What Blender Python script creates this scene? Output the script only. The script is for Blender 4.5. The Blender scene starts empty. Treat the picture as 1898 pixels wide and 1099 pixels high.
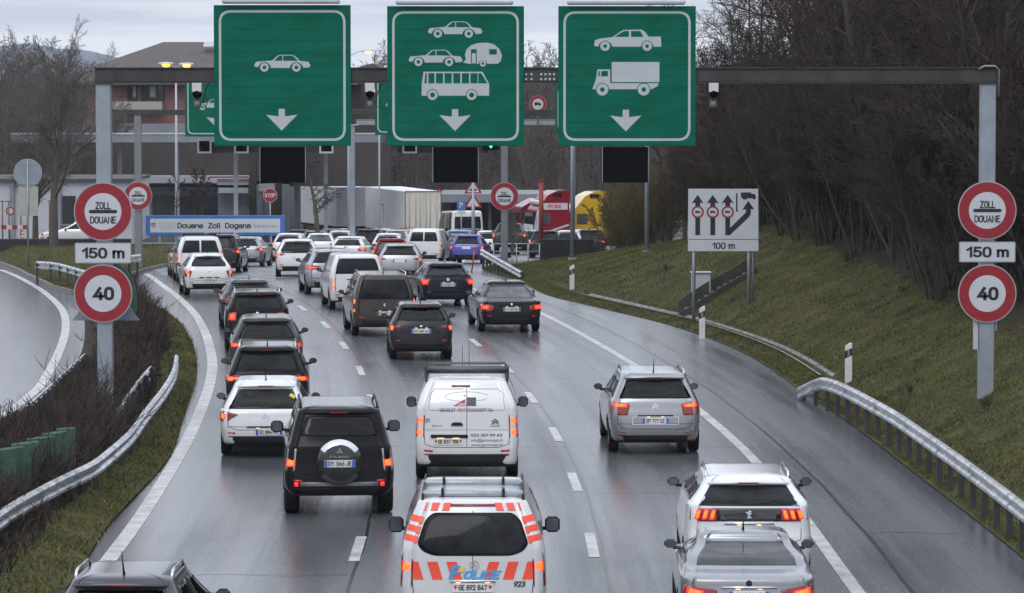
import bpy, math, random
import numpy as np
from mathutils import Vector, Matrix
from mathutils.geometry import tessellate_polygon
R = math.radians
S = bpy.context.scene
COL = S.collection

# ------------------------------------------------------------------ camera
F = 6600.0                      # focal length in photo pixels (1898 wide)
HOR = 165.0                     # horizon row
CH = 7.2                        # camera height over the road
TH = math.atan((549.5 - HOR) / F)
cam = bpy.data.objects.new('camera', bpy.data.cameras.new('camera'))
COL.objects.link(cam)
cam.location = (0, 0, CH)
cam.rotation_euler = (math.pi / 2 - TH, 0, 0)
cam.data.sensor_width = 36.0
cam.data.lens = 36.0 * F / 1898.0
cam.data.clip_start = 0.5
cam.data.clip_end = 20000
S.camera = cam

# ------------------------------------------------------------------ world, sun, exposure
SUN_EL, SUN_AZ = 48, 200
W = bpy.data.worlds.new('World'); S.world = W; W.use_nodes = True
nt = W.node_tree; nt.nodes.clear()
out = nt.nodes.new('ShaderNodeOutputWorld'); bg = nt.nodes.new('ShaderNodeBackground')
sky = nt.nodes.new('ShaderNodeTexSky'); sky.sky_type = 'NISHITA'; sky.sun_disc = False
sky.sun_elevation = R(SUN_EL); sky.sun_rotation = R(SUN_AZ)
tc = nt.nodes.new('ShaderNodeTexCoord'); sp = nt.nodes.new('ShaderNodeSeparateXYZ')
nt.links.new(tc.outputs['Generated'], sp.inputs[0])
# overcast deck: brighter towards the zenith, broken by soft banks of cloud
mp = nt.nodes.new('ShaderNodeMapping'); mp.inputs['Scale'].default_value = (4, 4, 52)
nt.links.new(tc.outputs['Generated'], mp.inputs[0])
nz = nt.nodes.new('ShaderNodeTexNoise'); nz.inputs['Scale'].default_value = 1.6; nz.inputs['Detail'].default_value = 5
nz.inputs['Roughness'].default_value = 0.5
nt.links.new(mp.outputs[0], nz.inputs['Vector'])
cr = nt.nodes.new('ShaderNodeValToRGB')
cr.color_ramp.elements[0].position = 0.38; cr.color_ramp.elements[0].color = (0.50, 0.545, 0.655, 1)
cr.color_ramp.elements[1].position = 0.60; cr.color_ramp.elements[1].color = (0.79, 0.82, 0.89, 1)
nt.links.new(nz.outputs['Fac'], cr.inputs[0])
gr = nt.nodes.new('ShaderNodeMapRange'); gr.inputs['From Min'].default_value = 0.0; gr.inputs['From Max'].default_value = 0.9
gr.inputs['To Min'].default_value = 9.3; gr.inputs['To Max'].default_value = 16.0
nt.links.new(sp.outputs['Z'], gr.inputs['Value'])
ml = nt.nodes.new('ShaderNodeVectorMath'); ml.operation = 'SCALE'
nt.links.new(cr.outputs['Color'], ml.inputs[0]); nt.links.new(gr.outputs[0], ml.inputs['Scale'])
mx = nt.nodes.new('ShaderNodeMix'); mx.data_type = 'RGBA'; mx.inputs['Factor'].default_value = 0.92
nt.links.new(sky.outputs[0], mx.inputs['A']); nt.links.new(ml.outputs[0], mx.inputs['B'])
nt.links.new(mx.outputs['Result'], bg.inputs['Color']); bg.inputs['Strength'].default_value = 0.1
nt.links.new(bg.outputs[0], out.inputs[0])
sl = bpy.data.lights.new('sun', 'SUN'); sl.energy = 0.7; sl.angle = R(30); sl.color = (1, 0.97, 0.92)
so = bpy.data.objects.new('sun', sl); COL.objects.link(so)
so.rotation_euler = (R(90 - SUN_EL), 0, R(180 - SUN_AZ))
S.view_settings.view_transform = 'Standard'; S.view_settings.look = 'None'
S.view_settings.exposure = 0.44; S.view_settings.gamma = 1.0
S.render.engine = 'CYCLES'
S.cycles.max_bounces = 6; S.cycles.diffuse_bounces = 2; S.cycles.glossy_bounces = 3
S.cycles.transparent_max_bounces = 6; S.cycles.use_denoising = True

# ------------------------------------------------------------------ pixel helpers
def ray(px, py):
    u = (px - 949.0) / F; v = (549.5 - py) / F
    return (u, math.cos(TH) + v * math.sin(TH), -math.sin(TH) + v * math.cos(TH))
def zroad(Y):
    Y = np.asarray(Y, float)
    a = np.where(Y < 110, 0.0, -0.00035 * (np.minimum(Y, 160) - 110) ** 2)
    return np.where(Y > 160, np.maximum(-0.875 - 0.035 * (Y - 160), -4.0), a)
def at(px, py, Y):
    d = ray(px, py); t = Y / d[1]
    return Vector((d[0] * t, Y, CH + d[2] * t))
def xat(px, Y): return at(px, 500, Y).x
def gnd(px, py, h=0.0):
    """point of the road surface (plus h) seen at a photo pixel"""
    d = ray(px, py); lo, hi = 20.0, 400.0
    for _ in range(60):
        m = (lo + hi) / 2; t = m / d[1]
        if CH + d[2] * t > float(zroad(m)) + h: lo = m
        else: hi = m
    t = lo / d[1]
    return Vector((d[0] * t, lo, CH + d[2] * t))
def ppm(Y): return F / Y

# ------------------------------------------------------------------ materials
MATS = {}
def nodes(m):
    return m.node_tree.nodes, m.node_tree.links
def pm(name, col, rough=0.5, metal=0.0, var=0.12, scale=4.0, bump=0.0, coat=0.0, spec=0.5, emit=0.0, bscale=None, stretch=(1, 1, 1), dark=None):
    """principled material whose colour is broken up by object-space noise"""
    if name in MATS: return MATS[name]
    m = bpy.data.materials.new(name); m.use_nodes = True
    n, l = nodes(m); b = n['Principled BSDF']
    b.inputs['Roughness'].default_value = rough; b.inputs['Metallic'].default_value = metal
    b.inputs['Coat Weight'].default_value = coat; b.inputs['Coat Roughness'].default_value = 0.06
    b.inputs['Specular IOR Level'].default_value = spec
    t = n.new('ShaderNodeTexCoord'); mpn = n.new('ShaderNodeMapping'); mpn.inputs['Scale'].default_value = stretch
    l.new(t.outputs['Object'], mpn.inputs[0])
    z = n.new('ShaderNodeTexNoise'); z.inputs['Scale'].default_value = scale; z.inputs['Detail'].default_value = 6; z.inputs['Roughness'].default_value = 0.65
    l.new(mpn.outputs[0], z.inputs['Vector'])
    r = n.new('ShaderNodeValToRGB')
    a = [c * (1 - var) for c in col] if dark is None else dark
    r.color_ramp.elements[0].color = (*a, 1); r.color_ramp.elements[1].color = (*[min(1, c * (1 + var)) for c in col], 1)
    r.color_ramp.elements[0].position = 0.3; r.color_ramp.elements[1].position = 0.7
    l.new(z.outputs['Fac'], r.inputs[0]); l.new(r.outputs[0], b.inputs['Base Color'])
    if bump:
        z2 = n.new('ShaderNodeTexNoise'); z2.inputs['Scale'].default_value = bscale or scale * 6; z2.inputs['Detail'].default_value = 4
        l.new(mpn.outputs[0], z2.inputs['Vector'])
        bp = n.new('ShaderNodeBump'); bp.inputs['Strength'].default_value = bump; bp.inputs['Distance'].default_value = 0.05
        l.new(z2.outputs['Fac'], bp.inputs['Height']); l.new(bp.outputs[0], b.inputs['Normal'])
    if emit:
        b.inputs['Emission Color'].default_value = (*col, 1); b.inputs['Emission Strength'].default_value = emit
    MATS[name] = m
    return m
def paint(name, col, metallic=0.0):
    """wet car paint under clear coat, road film thrown up on the lower panels"""
    if name in MATS: return MATS[name]
    m = bpy.data.materials.new(name); m.use_nodes = True
    n, l = nodes(m); b = n['Principled BSDF']
    b.inputs['Metallic'].default_value = metallic; b.inputs['Coat Weight'].default_value = 01.0; b.inputs['Coat IOR'].default_value = 1.5 if sum(col) > .3 else 1.22; b.inputs['Specular IOR Level'].default_value = .5 if sum(col) > .3 else .03; b.inputs['Coat Roughness'].default_value = 0.05
    t = n.new('ShaderNodeTexCoord'); s = n.new('ShaderNodeSeparateXYZ'); l.new(t.outputs['Object'], s.inputs[0])
    z = n.new('ShaderNodeTexNoise'); z.inputs['Scale'].default_value = 5; z.inputs['Detail'].default_value = 6
    l.new(t.outputs['Object'], z.inputs['Vector'])
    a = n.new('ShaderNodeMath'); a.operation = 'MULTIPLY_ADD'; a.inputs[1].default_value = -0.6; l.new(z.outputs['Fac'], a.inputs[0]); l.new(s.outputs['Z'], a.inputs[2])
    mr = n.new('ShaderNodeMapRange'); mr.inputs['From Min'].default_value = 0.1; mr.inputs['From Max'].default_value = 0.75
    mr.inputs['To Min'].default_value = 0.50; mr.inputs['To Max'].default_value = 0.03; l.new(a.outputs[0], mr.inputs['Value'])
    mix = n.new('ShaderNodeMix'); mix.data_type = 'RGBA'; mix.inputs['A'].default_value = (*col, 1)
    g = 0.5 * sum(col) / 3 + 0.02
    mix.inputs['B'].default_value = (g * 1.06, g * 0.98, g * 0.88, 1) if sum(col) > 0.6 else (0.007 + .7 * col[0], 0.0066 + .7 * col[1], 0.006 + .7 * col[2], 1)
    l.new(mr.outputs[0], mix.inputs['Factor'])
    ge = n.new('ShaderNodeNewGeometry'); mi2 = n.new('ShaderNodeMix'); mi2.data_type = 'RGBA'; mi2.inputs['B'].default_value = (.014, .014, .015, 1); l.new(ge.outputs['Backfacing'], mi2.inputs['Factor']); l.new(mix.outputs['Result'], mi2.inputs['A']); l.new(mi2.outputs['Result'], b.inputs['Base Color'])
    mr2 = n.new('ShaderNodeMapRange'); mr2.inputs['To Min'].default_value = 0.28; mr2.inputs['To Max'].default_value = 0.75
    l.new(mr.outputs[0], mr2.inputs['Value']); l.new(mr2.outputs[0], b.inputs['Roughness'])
    # beads of rain in the coat
    v = n.new('ShaderNodeTexVoronoi'); v.inputs['Scale'].default_value = 55; l.new(t.outputs['Object'], v.inputs['Vector'])
    bp = n.new('ShaderNodeBump'); bp.inputs['Strength'].default_value = 0.10; bp.inputs['Distance'].default_value = 0.004
    l.new(v.outputs['Distance'], bp.inputs['Height']); l.new(bp.outputs[0], b.inputs['Coat Normal'])
    MATS[name] = m
    return m
def lampmat(name, col, strength):
    if name in MATS: return MATS[name]
    m = bpy.data.materials.new(name); m.use_nodes = True
    n, l = nodes(m); b = n['Principled BSDF']
    b.inputs['Base Color'].default_value = (*[c * 0.5 for c in col], 1); b.inputs['Roughness'].default_value = 0.2
    t = n.new('ShaderNodeTexCoord'); v = n.new('ShaderNodeTexVoronoi'); v.inputs['Scale'].default_value = 30
    l.new(t.outputs['Object'], v.inputs['Vector'])
    mr = n.new('ShaderNodeMapRange'); mr.inputs['From Max'].default_value = 0.8; mr.inputs['To Min'].default_value = strength * 1.25; mr.inputs['To Max'].default_value = strength * 0.6
    l.new(v.outputs['Distance'], mr.inputs['Value']); l.new(mr.outputs[0], b.inputs['Emission Strength'])
    b.inputs['Emission Color'].default_value = (*col, 1)
    MATS[name] = m
    return m

GLASS = pm('dark_glass', (0.022, 0.024, 0.026), 0.05, 0, 0.3, 2.2, spec=0.13, dark=(.003, .003, .004), bump=.02, bscale=3)
GLASSG = pm('sky_grey_glass', (0.095, 0.108, 0.112), 0.05, 0, 0.3, 1.6, spec=0.5, dark=(.018, .020, .022), bump=.02, bscale=3)  # pale grey in the colour stands in for reflected sky
def clear_glass(name, tint, rough=.03):
    m = bpy.data.materials.new(name); m.use_nodes = True
    n, l = nodes(m); n.clear(); o = n.new('ShaderNodeOutputMaterial'); mx_ = n.new('ShaderNodeMixShader'); tr = n.new('ShaderNodeBsdfTransparent'); gl = n.new('ShaderNodeBsdfGlossy'); fr = n.new('ShaderNodeFresnel')
    tc_ = n.new('ShaderNodeTexCoord'); z = n.new('ShaderNodeTexNoise'); z.inputs['Scale'].default_value = 3.5; z.inputs['Detail'].default_value = 7; l.new(tc_.outputs['Object'], z.inputs['Vector'])
    r = n.new('ShaderNodeValToRGB'); r.color_ramp.elements[0].color = (*[c * .72 for c in tint], 1); r.color_ramp.elements[1].color = (*tint, 1); r.color_ramp.elements[0].position = .3; r.color_ramp.elements[1].position = .6
    l.new(z.outputs['Fac'], r.inputs[0]); l.new(r.outputs[0], tr.inputs['Color']); gl.inputs['Roughness'].default_value = rough; fr.inputs['IOR'].default_value = 1.42
    l.new(fr.outputs[0], mx_.inputs[0]); l.new(tr.outputs[0], mx_.inputs[1]); l.new(gl.outputs[0], mx_.inputs[2]); l.new(mx_.outputs[0], o.inputs[0]); return m
SEEGLASS = clear_glass('tinted_glass', (.50, .54, .53)); SEATM = pm('seat_cloth', (.018, .018, .020), .9, 0, .25, 6)
PLASTIC = pm('black_plastic', (0.016, 0.016, 0.018), 0.55, 0, 0.25, 8, spec=.22)
RUBBER = pm('tyre_rubber', (0.014, 0.014, 0.014), 0.8, 0, 0.2, 12, spec=.15)
RIM = pm('alloy_rim', (0.35, 0.36, 0.37), 0.35, 0.9, 0.15, 6)
LENS = pm('red_lens', (0.22, 0.008, 0.01), 0.12, 0, 0.25, 14, coat=0.6)
CLEARLENS = pm('clear_lens', (0.32, 0.31, 0.31), 0.12, 0.3, 0.25, 14, coat=0.6)
LIT = lampmat('lit_tail_lamp', (1.0, 0.125, 0.02), 2.0)
LITRED = lampmat('lit_red_lamp', (1.0, 0.035, 0.02), 0.95)
LITRED2 = lampmat('lit_red_core', (1.0, 0.09, 0.035), 1.7)
REFL = pm('red_reflector', (0.42, 0.01, 0.015), 0.2, 0, 0.15, 20, coat=0.5)
PLATE = pm('plate_white', (0.62, 0.62, 0.60), 0.4, 0, 0.06, 10)
EUBLUE = pm('plate_blue', (0.02, 0.10, 0.42), 0.4, 0, 0.08, 10)
LETTER = pm('letter_black', (0.012, 0.012, 0.013), 0.5, 0, 0.1, 10)
CHROME = pm('chrome_trim', (0.62, 0.63, 0.65), 0.15, 1.0, 0.08, 6)
AMBER = lampmat('plate_lamp', (1.0, 0.62, 0.25), 1.6)
GALV = pm('galvanised_steel', (0.30, 0.335, 0.375), 0.5, 0.55, 0.14, 3, bump=0.05)
RAILM = pm('guardrail_steel', (0.58, 0.60, 0.62), 0.26, 0.85, 0.3, 2.2, bump=0.12, dark=(.20, .205, .21))
POSTM = pm('guardrail_post', (0.055, 0.057, 0.06), 0.6, 0.4, 0.3, 3)
ALU = pm('sign_back_grey', (0.24, 0.27, 0.31), 0.5, 0.3, 0.1, 3)
RIMGREY = pm('sign_edge_grey', (0.34, 0.35, 0.36), 0.5, 0.2, 0.1, 4)
SRED = pm('sign_red', (0.26, 0.012, 0.022), 0.45, 0, 0.10, 2.5)
SWHITE = pm('sign_white', (0.50, 0.52, 0.55), 0.45, 0, 0.06, 2.5)
SBLACK = pm('sign_black', (0.014, 0.015, 0.017), 0.5, 0, 0.1, 5)
SBLUE = pm('sign_blue', (0.035, 0.14, 0.40), 0.45, 0, 0.08, 3)
SGREY = pm('sign_symbol_grey', (0.42, 0.45, 0.47), 0.45, 0, 0.06, 3)
BEAM = pm('weathered_beam', (0.050, 0.048, 0.046), 0.6, 0.3, 0.35, 1.8, bump=0.05, stretch=(1, 1, 0.25))
CONC = pm('concrete', (0.20, 0.20, 0.195), 0.75, 0, 0.28, 1.2, bump=0.1)
KERB = pm('kerb_stone', (0.15, 0.15, 0.145), 0.6, 0, 0.3, 2, bump=0.1)
DARKBOX = pm('display_black', (0.004, 0.0045, 0.006), 0.4, 0, 0.2, 4, spec=.05)
BARKD = pm('bark_dark', (0.045, 0.038, 0.031), 0.9, 0, 0.35, 3, bump=0.2, stretch=(1, 1, 0.3))
BARK = pm('bark', (0.085, 0.072, 0.058), 0.9, 0, 0.35, 3, bump=0.2, stretch=(1, 1, 0.3))
TWIG = pm('twig_brown', (0.062, 0.044, 0.034), 0.9, 0, 0.45, 0.5)
TWIG2 = pm('twig_dark', (0.033, 0.0235, 0.0185), 0.9, 0, 0.4, 0.6)
TWIGR = pm('twig_reddish', (0.042, 0.024, 0.018), 0.9, 0, 0.45, 0.9)

# green sign sheet: boards with thin joints
def green_mat():
    m = bpy.data.materials.new('sign_green'); m.use_nodes = True
    n, l = nodes(m); b = n['Principled BSDF']; b.inputs['Roughness'].default_value = 0.6; b.inputs['Specular IOR Level'].default_value = .12
    t = n.new('ShaderNodeTexCoord'); s = n.new('ShaderNodeSeparateXYZ'); l.new(t.outputs['Object'], s.inputs[0])
    md = n.new('ShaderNodeMath'); md.operation = 'PINGPONG'; md.inputs[1].default_value = 0.12; l.new(s.outputs['Z'], md.inputs[0])
    lt = n.new('ShaderNodeMath'); lt.operation = 'LESS_THAN'; lt.inputs[1].default_value = 0.0035; l.new(md.outputs[0], lt.inputs[0])
    z = n.new('ShaderNodeTexNoise'); z.inputs['Scale'].default_value = 1.3; z.inputs['Detail'].default_value = 7
    mp2 = n.new('ShaderNodeMapping'); mp2.inputs['Scale'].default_value = (1, 1, 3); l.new(t.outputs['Object'], mp2.inputs[0]); l.new(mp2.outputs[0], z.inputs['Vector'])
    r = n.new('ShaderNodeValToRGB'); r.color_ramp.elements[0].color = (0.0, 0.084, 0.050, 1); r.color_ramp.elements[1].color = (0.0, 0.122, 0.074, 1); r.color_ramp.elements[0].position = .25; r.color_ramp.elements[1].position = .62
    l.new(z.outputs['Fac'], r.inputs[0])
    mix = n.new('ShaderNodeMix'); mix.data_type = 'RGBA'; l.new(lt.outputs[0], mix.inputs['Factor']); l.new(r.outputs[0], mix.inputs['A'])
    mix.inputs['B'].default_value = (0.0, 0.03, 0.02, 1)
    l.new(mix.outputs['Result'], b.inputs['Base Color'])
    return m
GREEN = green_mat()

# ------------------------------------------------------------------ mesh helpers
class MB:
    def __init__(s): s.v = []; s.f = []; s.m = []; s.sm = []
    def add(s, v, f, mi=0, smooth=False):
        o = len(s.v); s.v.extend([tuple(p) for p in v])
        for q in f: s.f.append(tuple(i + o for i in q)); s.m.append(mi); s.sm.append(smooth)
        return s
    def box(s, c, d, mi=0, M=None, bev=0.0):
        x, y, z = d[0] / 2, d[1] / 2, d[2] / 2
        if bev <= 0:
            v = [(a * x, b * y, e * z) for a in (-1, 1) for b in (-1, 1) for e in (-1, 1)]
            f = [(0, 1, 3, 2), (4, 6, 7, 5), (0, 4, 5, 1), (2, 3, 7, 6), (0, 2, 6, 4), (1, 5, 7, 3)]
        else:
            e = min(bev, x * .95, y * .95, z * .95); v = []; idx = {}
            for a in (-1, 1):
                for b in (-1, 1):
                    for g in (-1, 1):
                        for k in range(3):
                            p = [a * (x - e), b * (y - e), g * (z - e)]; p[k] += (a, b, g)[k] * e
                            idx[(a, b, g, k)] = len(v); v.append(tuple(p))
            f = []
            for k in range(3):
                i, j = [(1, 2), (0, 2), (0, 1)][k]
                for sg in (-1, 1):
                    q = []
                    for a, b in ((-1, -1), (1, -1), (1, 1), (-1, 1)):
                        t = [0, 0, 0]; t[k] = sg; t[i] = a; t[j] = b; q.append(idx[(*t, k)])
                    f.append(tuple(q))
            for k in range(3):
                i, j = [(1, 2), (0, 2), (0, 1)][k]
                for a in (-1, 1):
                    for b in (-1, 1):
                        t0 = [0, 0, 0]; t1 = [0, 0, 0]; t0[k] = -1; t1[k] = 1; t0[i] = t1[i] = a; t0[j] = t1[j] = b
                        f.append((idx[(*t0, i)], idx[(*t0, j)], idx[(*t1, j)], idx[(*t1, i)]))
            for a in (-1, 1):
                for b in (-1, 1):
                    for g in (-1, 1): f.append(tuple(idx[(a, b, g, k)] for k in range(3)))
        if M is not None: v = [tuple(M @ Vector(p)) for p in v]
        return s.add([(p[0] + c[0], p[1] + c[1], p[2] + c[2]) for p in v], f, mi)
    def tube(s, pts, r, k=10, mi=0, smooth=True, caps=True):
        pts = [Vector(p) for p in pts]; n = len(pts)
        rr = r if isinstance(r, (list, tuple)) else [r] * n
        v = []; f = []
        for i, p in enumerate(pts):
            t = (pts[min(i + 1, n - 1)] - pts[max(i - 1, 0)]).normalized()
            a = Vector((0, 0, 1)) if abs(t.z) < 0.9 else Vector((0, 1, 0))
            u = t.cross(a).normalized(); w = t.cross(u)
            for j in range(k):
                an = 2 * math.pi * j / k
                v.append(p + (u * math.cos(an) + w * math.sin(an)) * rr[i])
        for i in range(n - 1):
            for j in range(k):
                f.append((i * k + j, i * k + (j + 1) % k, (i + 1) * k + (j + 1) % k, (i + 1) * k + j))
        s.add(v, f, mi, smooth)
        if caps:
            o = len(s.v) - len(v)
            s.f.append(tuple(o + j for j in range(k))); s.m.append(mi); s.sm.append(False)
            s.f.append(tuple(o + (n - 1) * k + j for j in reversed(range(k)))); s.m.append(mi); s.sm.append(False)
        return s
    def lathe(s, prof, c, axis='y', k=32, mi=0, smooth=True):
        """prof: list of (radius, along)"""
        v = []; f = []; n = len(prof)
        for r, a in prof:
            for j in range(k):
                t = 2 * math.pi * j / k; p, q = r * math.cos(t), r * math.sin(t)
                v.append({'y': (c[0] + p, c[1] + a, c[2] + q), 'x': (c[0] + a, c[1] + p, c[2] + q), 'z': (c[0] + p, c[1] + q, c[2] + a)}[axis])
        for i in range(n - 1):
            for j in range(k): f.append((i * k + j, i * k + (j + 1) % k, (i + 1) * k + (j + 1) % k, (i + 1) * k + j))
        return s.add(v, f, mi, smooth)
    def poly(s, pts, y=0.0, mi=0, thick=0.0, fn=None):
        """flat polygon given in (x, z), facing -Y; thick gives it an edge"""
        P = [Vector((p[0], p[1], 0)) for p in pts]
        tr = tessellate_polygon([P]); n = len(P)
        v = [(p[0], y, p[1]) for p in pts]; f = [tuple(t) for t in tr]
        if thick:
            v += [(p[0], y + thick, p[1]) for p in pts]
            f += [(i, (i + 1) % n, n + (i + 1) % n, n + i) for i in range(n)]
            f += [tuple(n + i for i in reversed(t)) for t in tr]
        return s.add(v, f, mi)
    def disc(s, c, r, y, mi=0, k=40, thick=0.0, sx=1.0):
        return s.poly([(c[0] + sx * r * math.cos(2 * math.pi * i / k), c[1] + r * math.sin(2 * math.pi * i / k)) for i in range(k)], y, mi, thick)
    def build(s, name, mats, parent=None, fix=True):
        me = bpy.data.meshes.new(name)
        me.from_pydata(s.v, [], s.f)
        if not isinstance(mats, (list, tuple)): mats = [mats]
        for m in mats: me.materials.append(m)
        me.polygons.foreach_set('material_index', s.m); me.polygons.foreach_set('use_smooth', s.sm)
        if fix:
            import bmesh
            b = bmesh.new(); b.from_mesh(me); bmesh.ops.recalc_face_normals(b, faces=b.faces); b.to_mesh(me); b.free()
        me.update()
        o = bpy.data.objects.new(name, me); COL.objects.link(o)
        if parent is not None: o.parent = parent
        return o
def npmesh(name, v, f, mat, parent=None, smooth=False, uv=None, attrs=None):
    """fast mesh from arrays: v (N,3), f (M,k)"""
    me = bpy.data.meshes.new(name); v = np.asarray(v, np.float32); f = np.asarray(f, np.int32); k = f.shape[1]
    me.vertices.add(len(v)); me.vertices.foreach_set('co', v.ravel())
    me.loops.add(f.size); me.loops.foreach_set('vertex_index', f.ravel())
    me.polygons.add(len(f)); me.polygons.foreach_set('loop_start', np.arange(0, f.size, k, dtype=np.int32))
    me.polygons.foreach_set('loop_total', np.full(len(f), k, np.int32))
    me.polygons.foreach_set('use_smooth', np.full(len(f), smooth))
    me.update(calc_edges=True)
    if uv is not None:
        ul = me.uv_layers.new(name='UVMap'); ul.data.foreach_set('uv', np.asarray(uv, np.float32)[f.ravel()].ravel())
    for an, av in (attrs or {}).items():
        a = me.attributes.new(an, 'FLOAT', 'POINT'); a.data.foreach_set('value', np.asarray(av, np.float32))
    for m in (mat if isinstance(mat, (list, tuple)) else [mat]): me.materials.append(m)
    o = bpy.data.objects.new(name, me); COL.objects.link(o)
    if parent is not None: o.parent = parent
    return o
def tag(o, label=None, cat=None, group=None, kind=None):
    if label: o['label'] = label
    if cat: o['category'] = cat
    if group: o['group'] = group
    if kind: o['kind'] = kind
    return o
def thing(name, label, cat, loc=(0, 0, 0), rz=0.0, group=None):
    o = bpy.data.objects.new(name, None); COL.objects.link(o); o.empty_display_size = 0.3
    o.location = loc; o.rotation_euler = (0, 0, rz)
    return tag(o, label, cat, group)

# lettering of road signs and plates: strokes of even width
def _arc(cx, cy, rx, ry, a0, a1, k=10): return [(cx + rx * math.cos(R(a0 + (a1 - a0) * i / k)), cy + ry * math.sin(R(a0 + (a1 - a0) * i / k))) for i in range(k + 1)]
def _oval(w, y0, y1, k=28):
    return [(w / 2 + w / 2 * math.copysign(abs(math.cos(6.28318 * i / k)) ** .75, math.cos(6.28318 * i / k)), (y0 + y1) / 2 + (y1 - y0) / 2 * math.copysign(abs(math.sin(6.28318 * i / k)) ** .75, math.sin(6.28318 * i / k))) for i in range(k + 1)]
GLY = {'0': (.46, [_oval(.46, 0, 1)]), 'O': (.5, [_oval(.5, 0, 1)]), '1': (.26, [[(0, .74), (.24, 1), (.24, 0)]]), '2': (.46, [_arc(.23, .74, .22, .26, 165, -35) + [(0, 0), (.47, 0)]]),
 '3': (.46, [_arc(.22, .75, .21, .25, 150, -85) , _arc(.22, .27, .24, .27, 88, -150)]), '4': (.5, [[(.34, 1), (0, .25), (.52, .25)], [(.38, .52), (.38, 0)]]), '5': (.46, [[(.42, 1), (.07, 1), (.05, .54)] + _arc(.22, .31, .24, .31, 125, -150)]),
 '6': (.46, [_oval(.46, 0, .58), [(.33, 1), (.08, .55), (.01, .3)]]), '7': (.46, [[(0, 1), (.46, 1), (.16, 0)]]), '8': (.46, [_oval(.46, 0, .52), [(.03 + x * .87, y) for x, y in _oval(.46, .52, 1)]]), '9': (.46, [_oval(.46, .42, 1), [(.13, 0), (.38, .45), (.45, .7)]]),
 'A': (.54, [[(0, 0), (.27, 1), (.54, 0)], [(.09, .3), (.45, .3)]]), 'B': (.46, [[(0, 0), (0, 1), (.25, 1)] + _arc(.25, .76, .19, .24, 90, -90) + [(0, .52)], [(.25, .52)] + _arc(.25, .26, .21, .26, 90, -90) + [(0, 0)]]), 'C': (.48, [_arc(.25, .72, .25, .28, 20, 180) + _arc(.25, .28, .25, .28, 180, 340)]),
 'D': (.5, [[(0, 0), (0, 1), (.22, 1)] + _arc(.22, .7, .28, .3, 90, 0) + _arc(.22, .3, .28, .3, 0, -90) + [(0, 0)]]), 'E': (.40, [[(.42, 1), (0, 1), (0, 0), (.42, 0)], [(0, .52), (.36, .52)]]), 'F': (.40, [[(.42, 1), (0, 1), (0, 0)], [(0, .5), (.36, .5)]]),
 'G': (.5, [_arc(.25, .72, .25, .28, 20, 180) + _arc(.25, .28, .25, .28, 180, 360) + [(.5, .48), (.28, .48)]]), 'H': (.5, [[(0, 0), (0, 1)], [(.5, 0), (.5, 1)], [(0, .52), (.5, .52)]]), 'I': (.06, [[(.03, 0), (.03, 1)]]), 'J': (.36, [[(.34, 1), (.34, .25)] + _arc(.17, .22, .17, .22, 0, -160)]), 'K': (.5, [[(0, 0), (0, 1)], [(.46, 1), (.02, .42)], [(.15, .58), (.5, 0)]]),
 'L': (.38, [[(0, 1), (0, 0), (.40, 0)]]), 'M': (.62, [[(0, 0), (0, 1), (.31, .35), (.62, 1), (.62, 0)]]), 'N': (.5, [[(0, 0), (0, 1), (.5, 0), (.5, 1)]]), 'P': (.46, [[(0, 0), (0, 1), (.25, 1)] + _arc(.25, .74, .22, .26, 90, -90) + [(0, .48)]]), 'Q': (.5, [_oval(.5, 0, 1), [(.3, .22), (.54, -.04)]]),
 'R': (.48, [[(0, 0), (0, 1), (.25, 1)] + _arc(.25, .74, .22, .26, 90, -90) + [(0, .48)], [(.24, .48), (.48, 0)]]), 'S': (.46, [_arc(.23, .75, .22, .25, 25, 250), _arc(.23, .26, .23, .26, 80, -160)]), 'T': (.48, [[(0, 1), (.48, 1)], [(.24, 1), (.24, 0)]]), 'U': (.5, [[(0, 1), (0, .27)] + _arc(.25, .27, .25, .27, 180, 360) + [(.5, 1)]]),
 'V': (.52, [[(0, 1), (.26, 0), (.52, 1)]]), 'W': (.74, [[(0, 1), (.18, 0), (.37, .8), (.56, 0), (.74, 1)]]), 'X': (.5, [[(0, 0), (.5, 1)], [(0, 1), (.5, 0)]]), 'Y': (.5, [[(0, 1), (.25, .48), (.5, 1)], [(.25, .48), (.25, 0)]]), 'Z': (.46, [[(.01, 1), (.46, 1), (0, 0), (.47, 0)]]),
 'm': (.66, [[(0, 0), (0, .72)], [(0, .5)] + _arc(.17, .52, .16, .2, 170, 0, 6) + [(.33, 0)], [(.33, .5)] + _arc(.50, .52, .16, .2, 170, 0, 6) + [(.66, 0)]]), '-': (.24, [[(0, .5), (.24, .5)]]),
 'o': (.46, [_oval(.46, 0, .72)]), 'u': (.42, [[(0, .72), (0, .22)] + _arc(.21, .21, .21, .21, 180, 350) + [(.42, .3)], [(.42, .72), (.42, 0)]]), 'n': (.42, [[(0, 0), (0, .72)], [(0, .48)] + _arc(.21, .5, .21, .22, 175, 0) + [(.42, 0)]]), 'l': (.06, [[(.03, 0), (.03, 1)]]),
 'a': (.42, [_arc(.2, .49, .2, .23, 160, 0) + [(.40, 0)], [(.40, .42), (.2, .42)] + _arc(.2, .21, .2, .21, 90, 300)]), 'e': (.44, [[(0, .37), (.44, .37)] + _arc(.22, .40, .22, .32, 0, 180) + _arc(.22, .30, .22, .30, 180, 325)]), 'g': (.44, [_oval(.44, 0, .72), [(.44, .72), (.44, -.06)] + _arc(.22, -.08, .22, .2, 0, -160)]),
 'r': (.26, [[(0, 0), (0, .72)], [(0, .46)] + _arc(.2, .48, .2, .23, 170, 70)]), 'd': (.44, [_oval(.44, 0, .72), [(.44, 0), (.44, 1)]]), 'x': (.42, [[(0, 0), (.42, .72)], [(0, .72), (.42, 0)]])}
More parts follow.
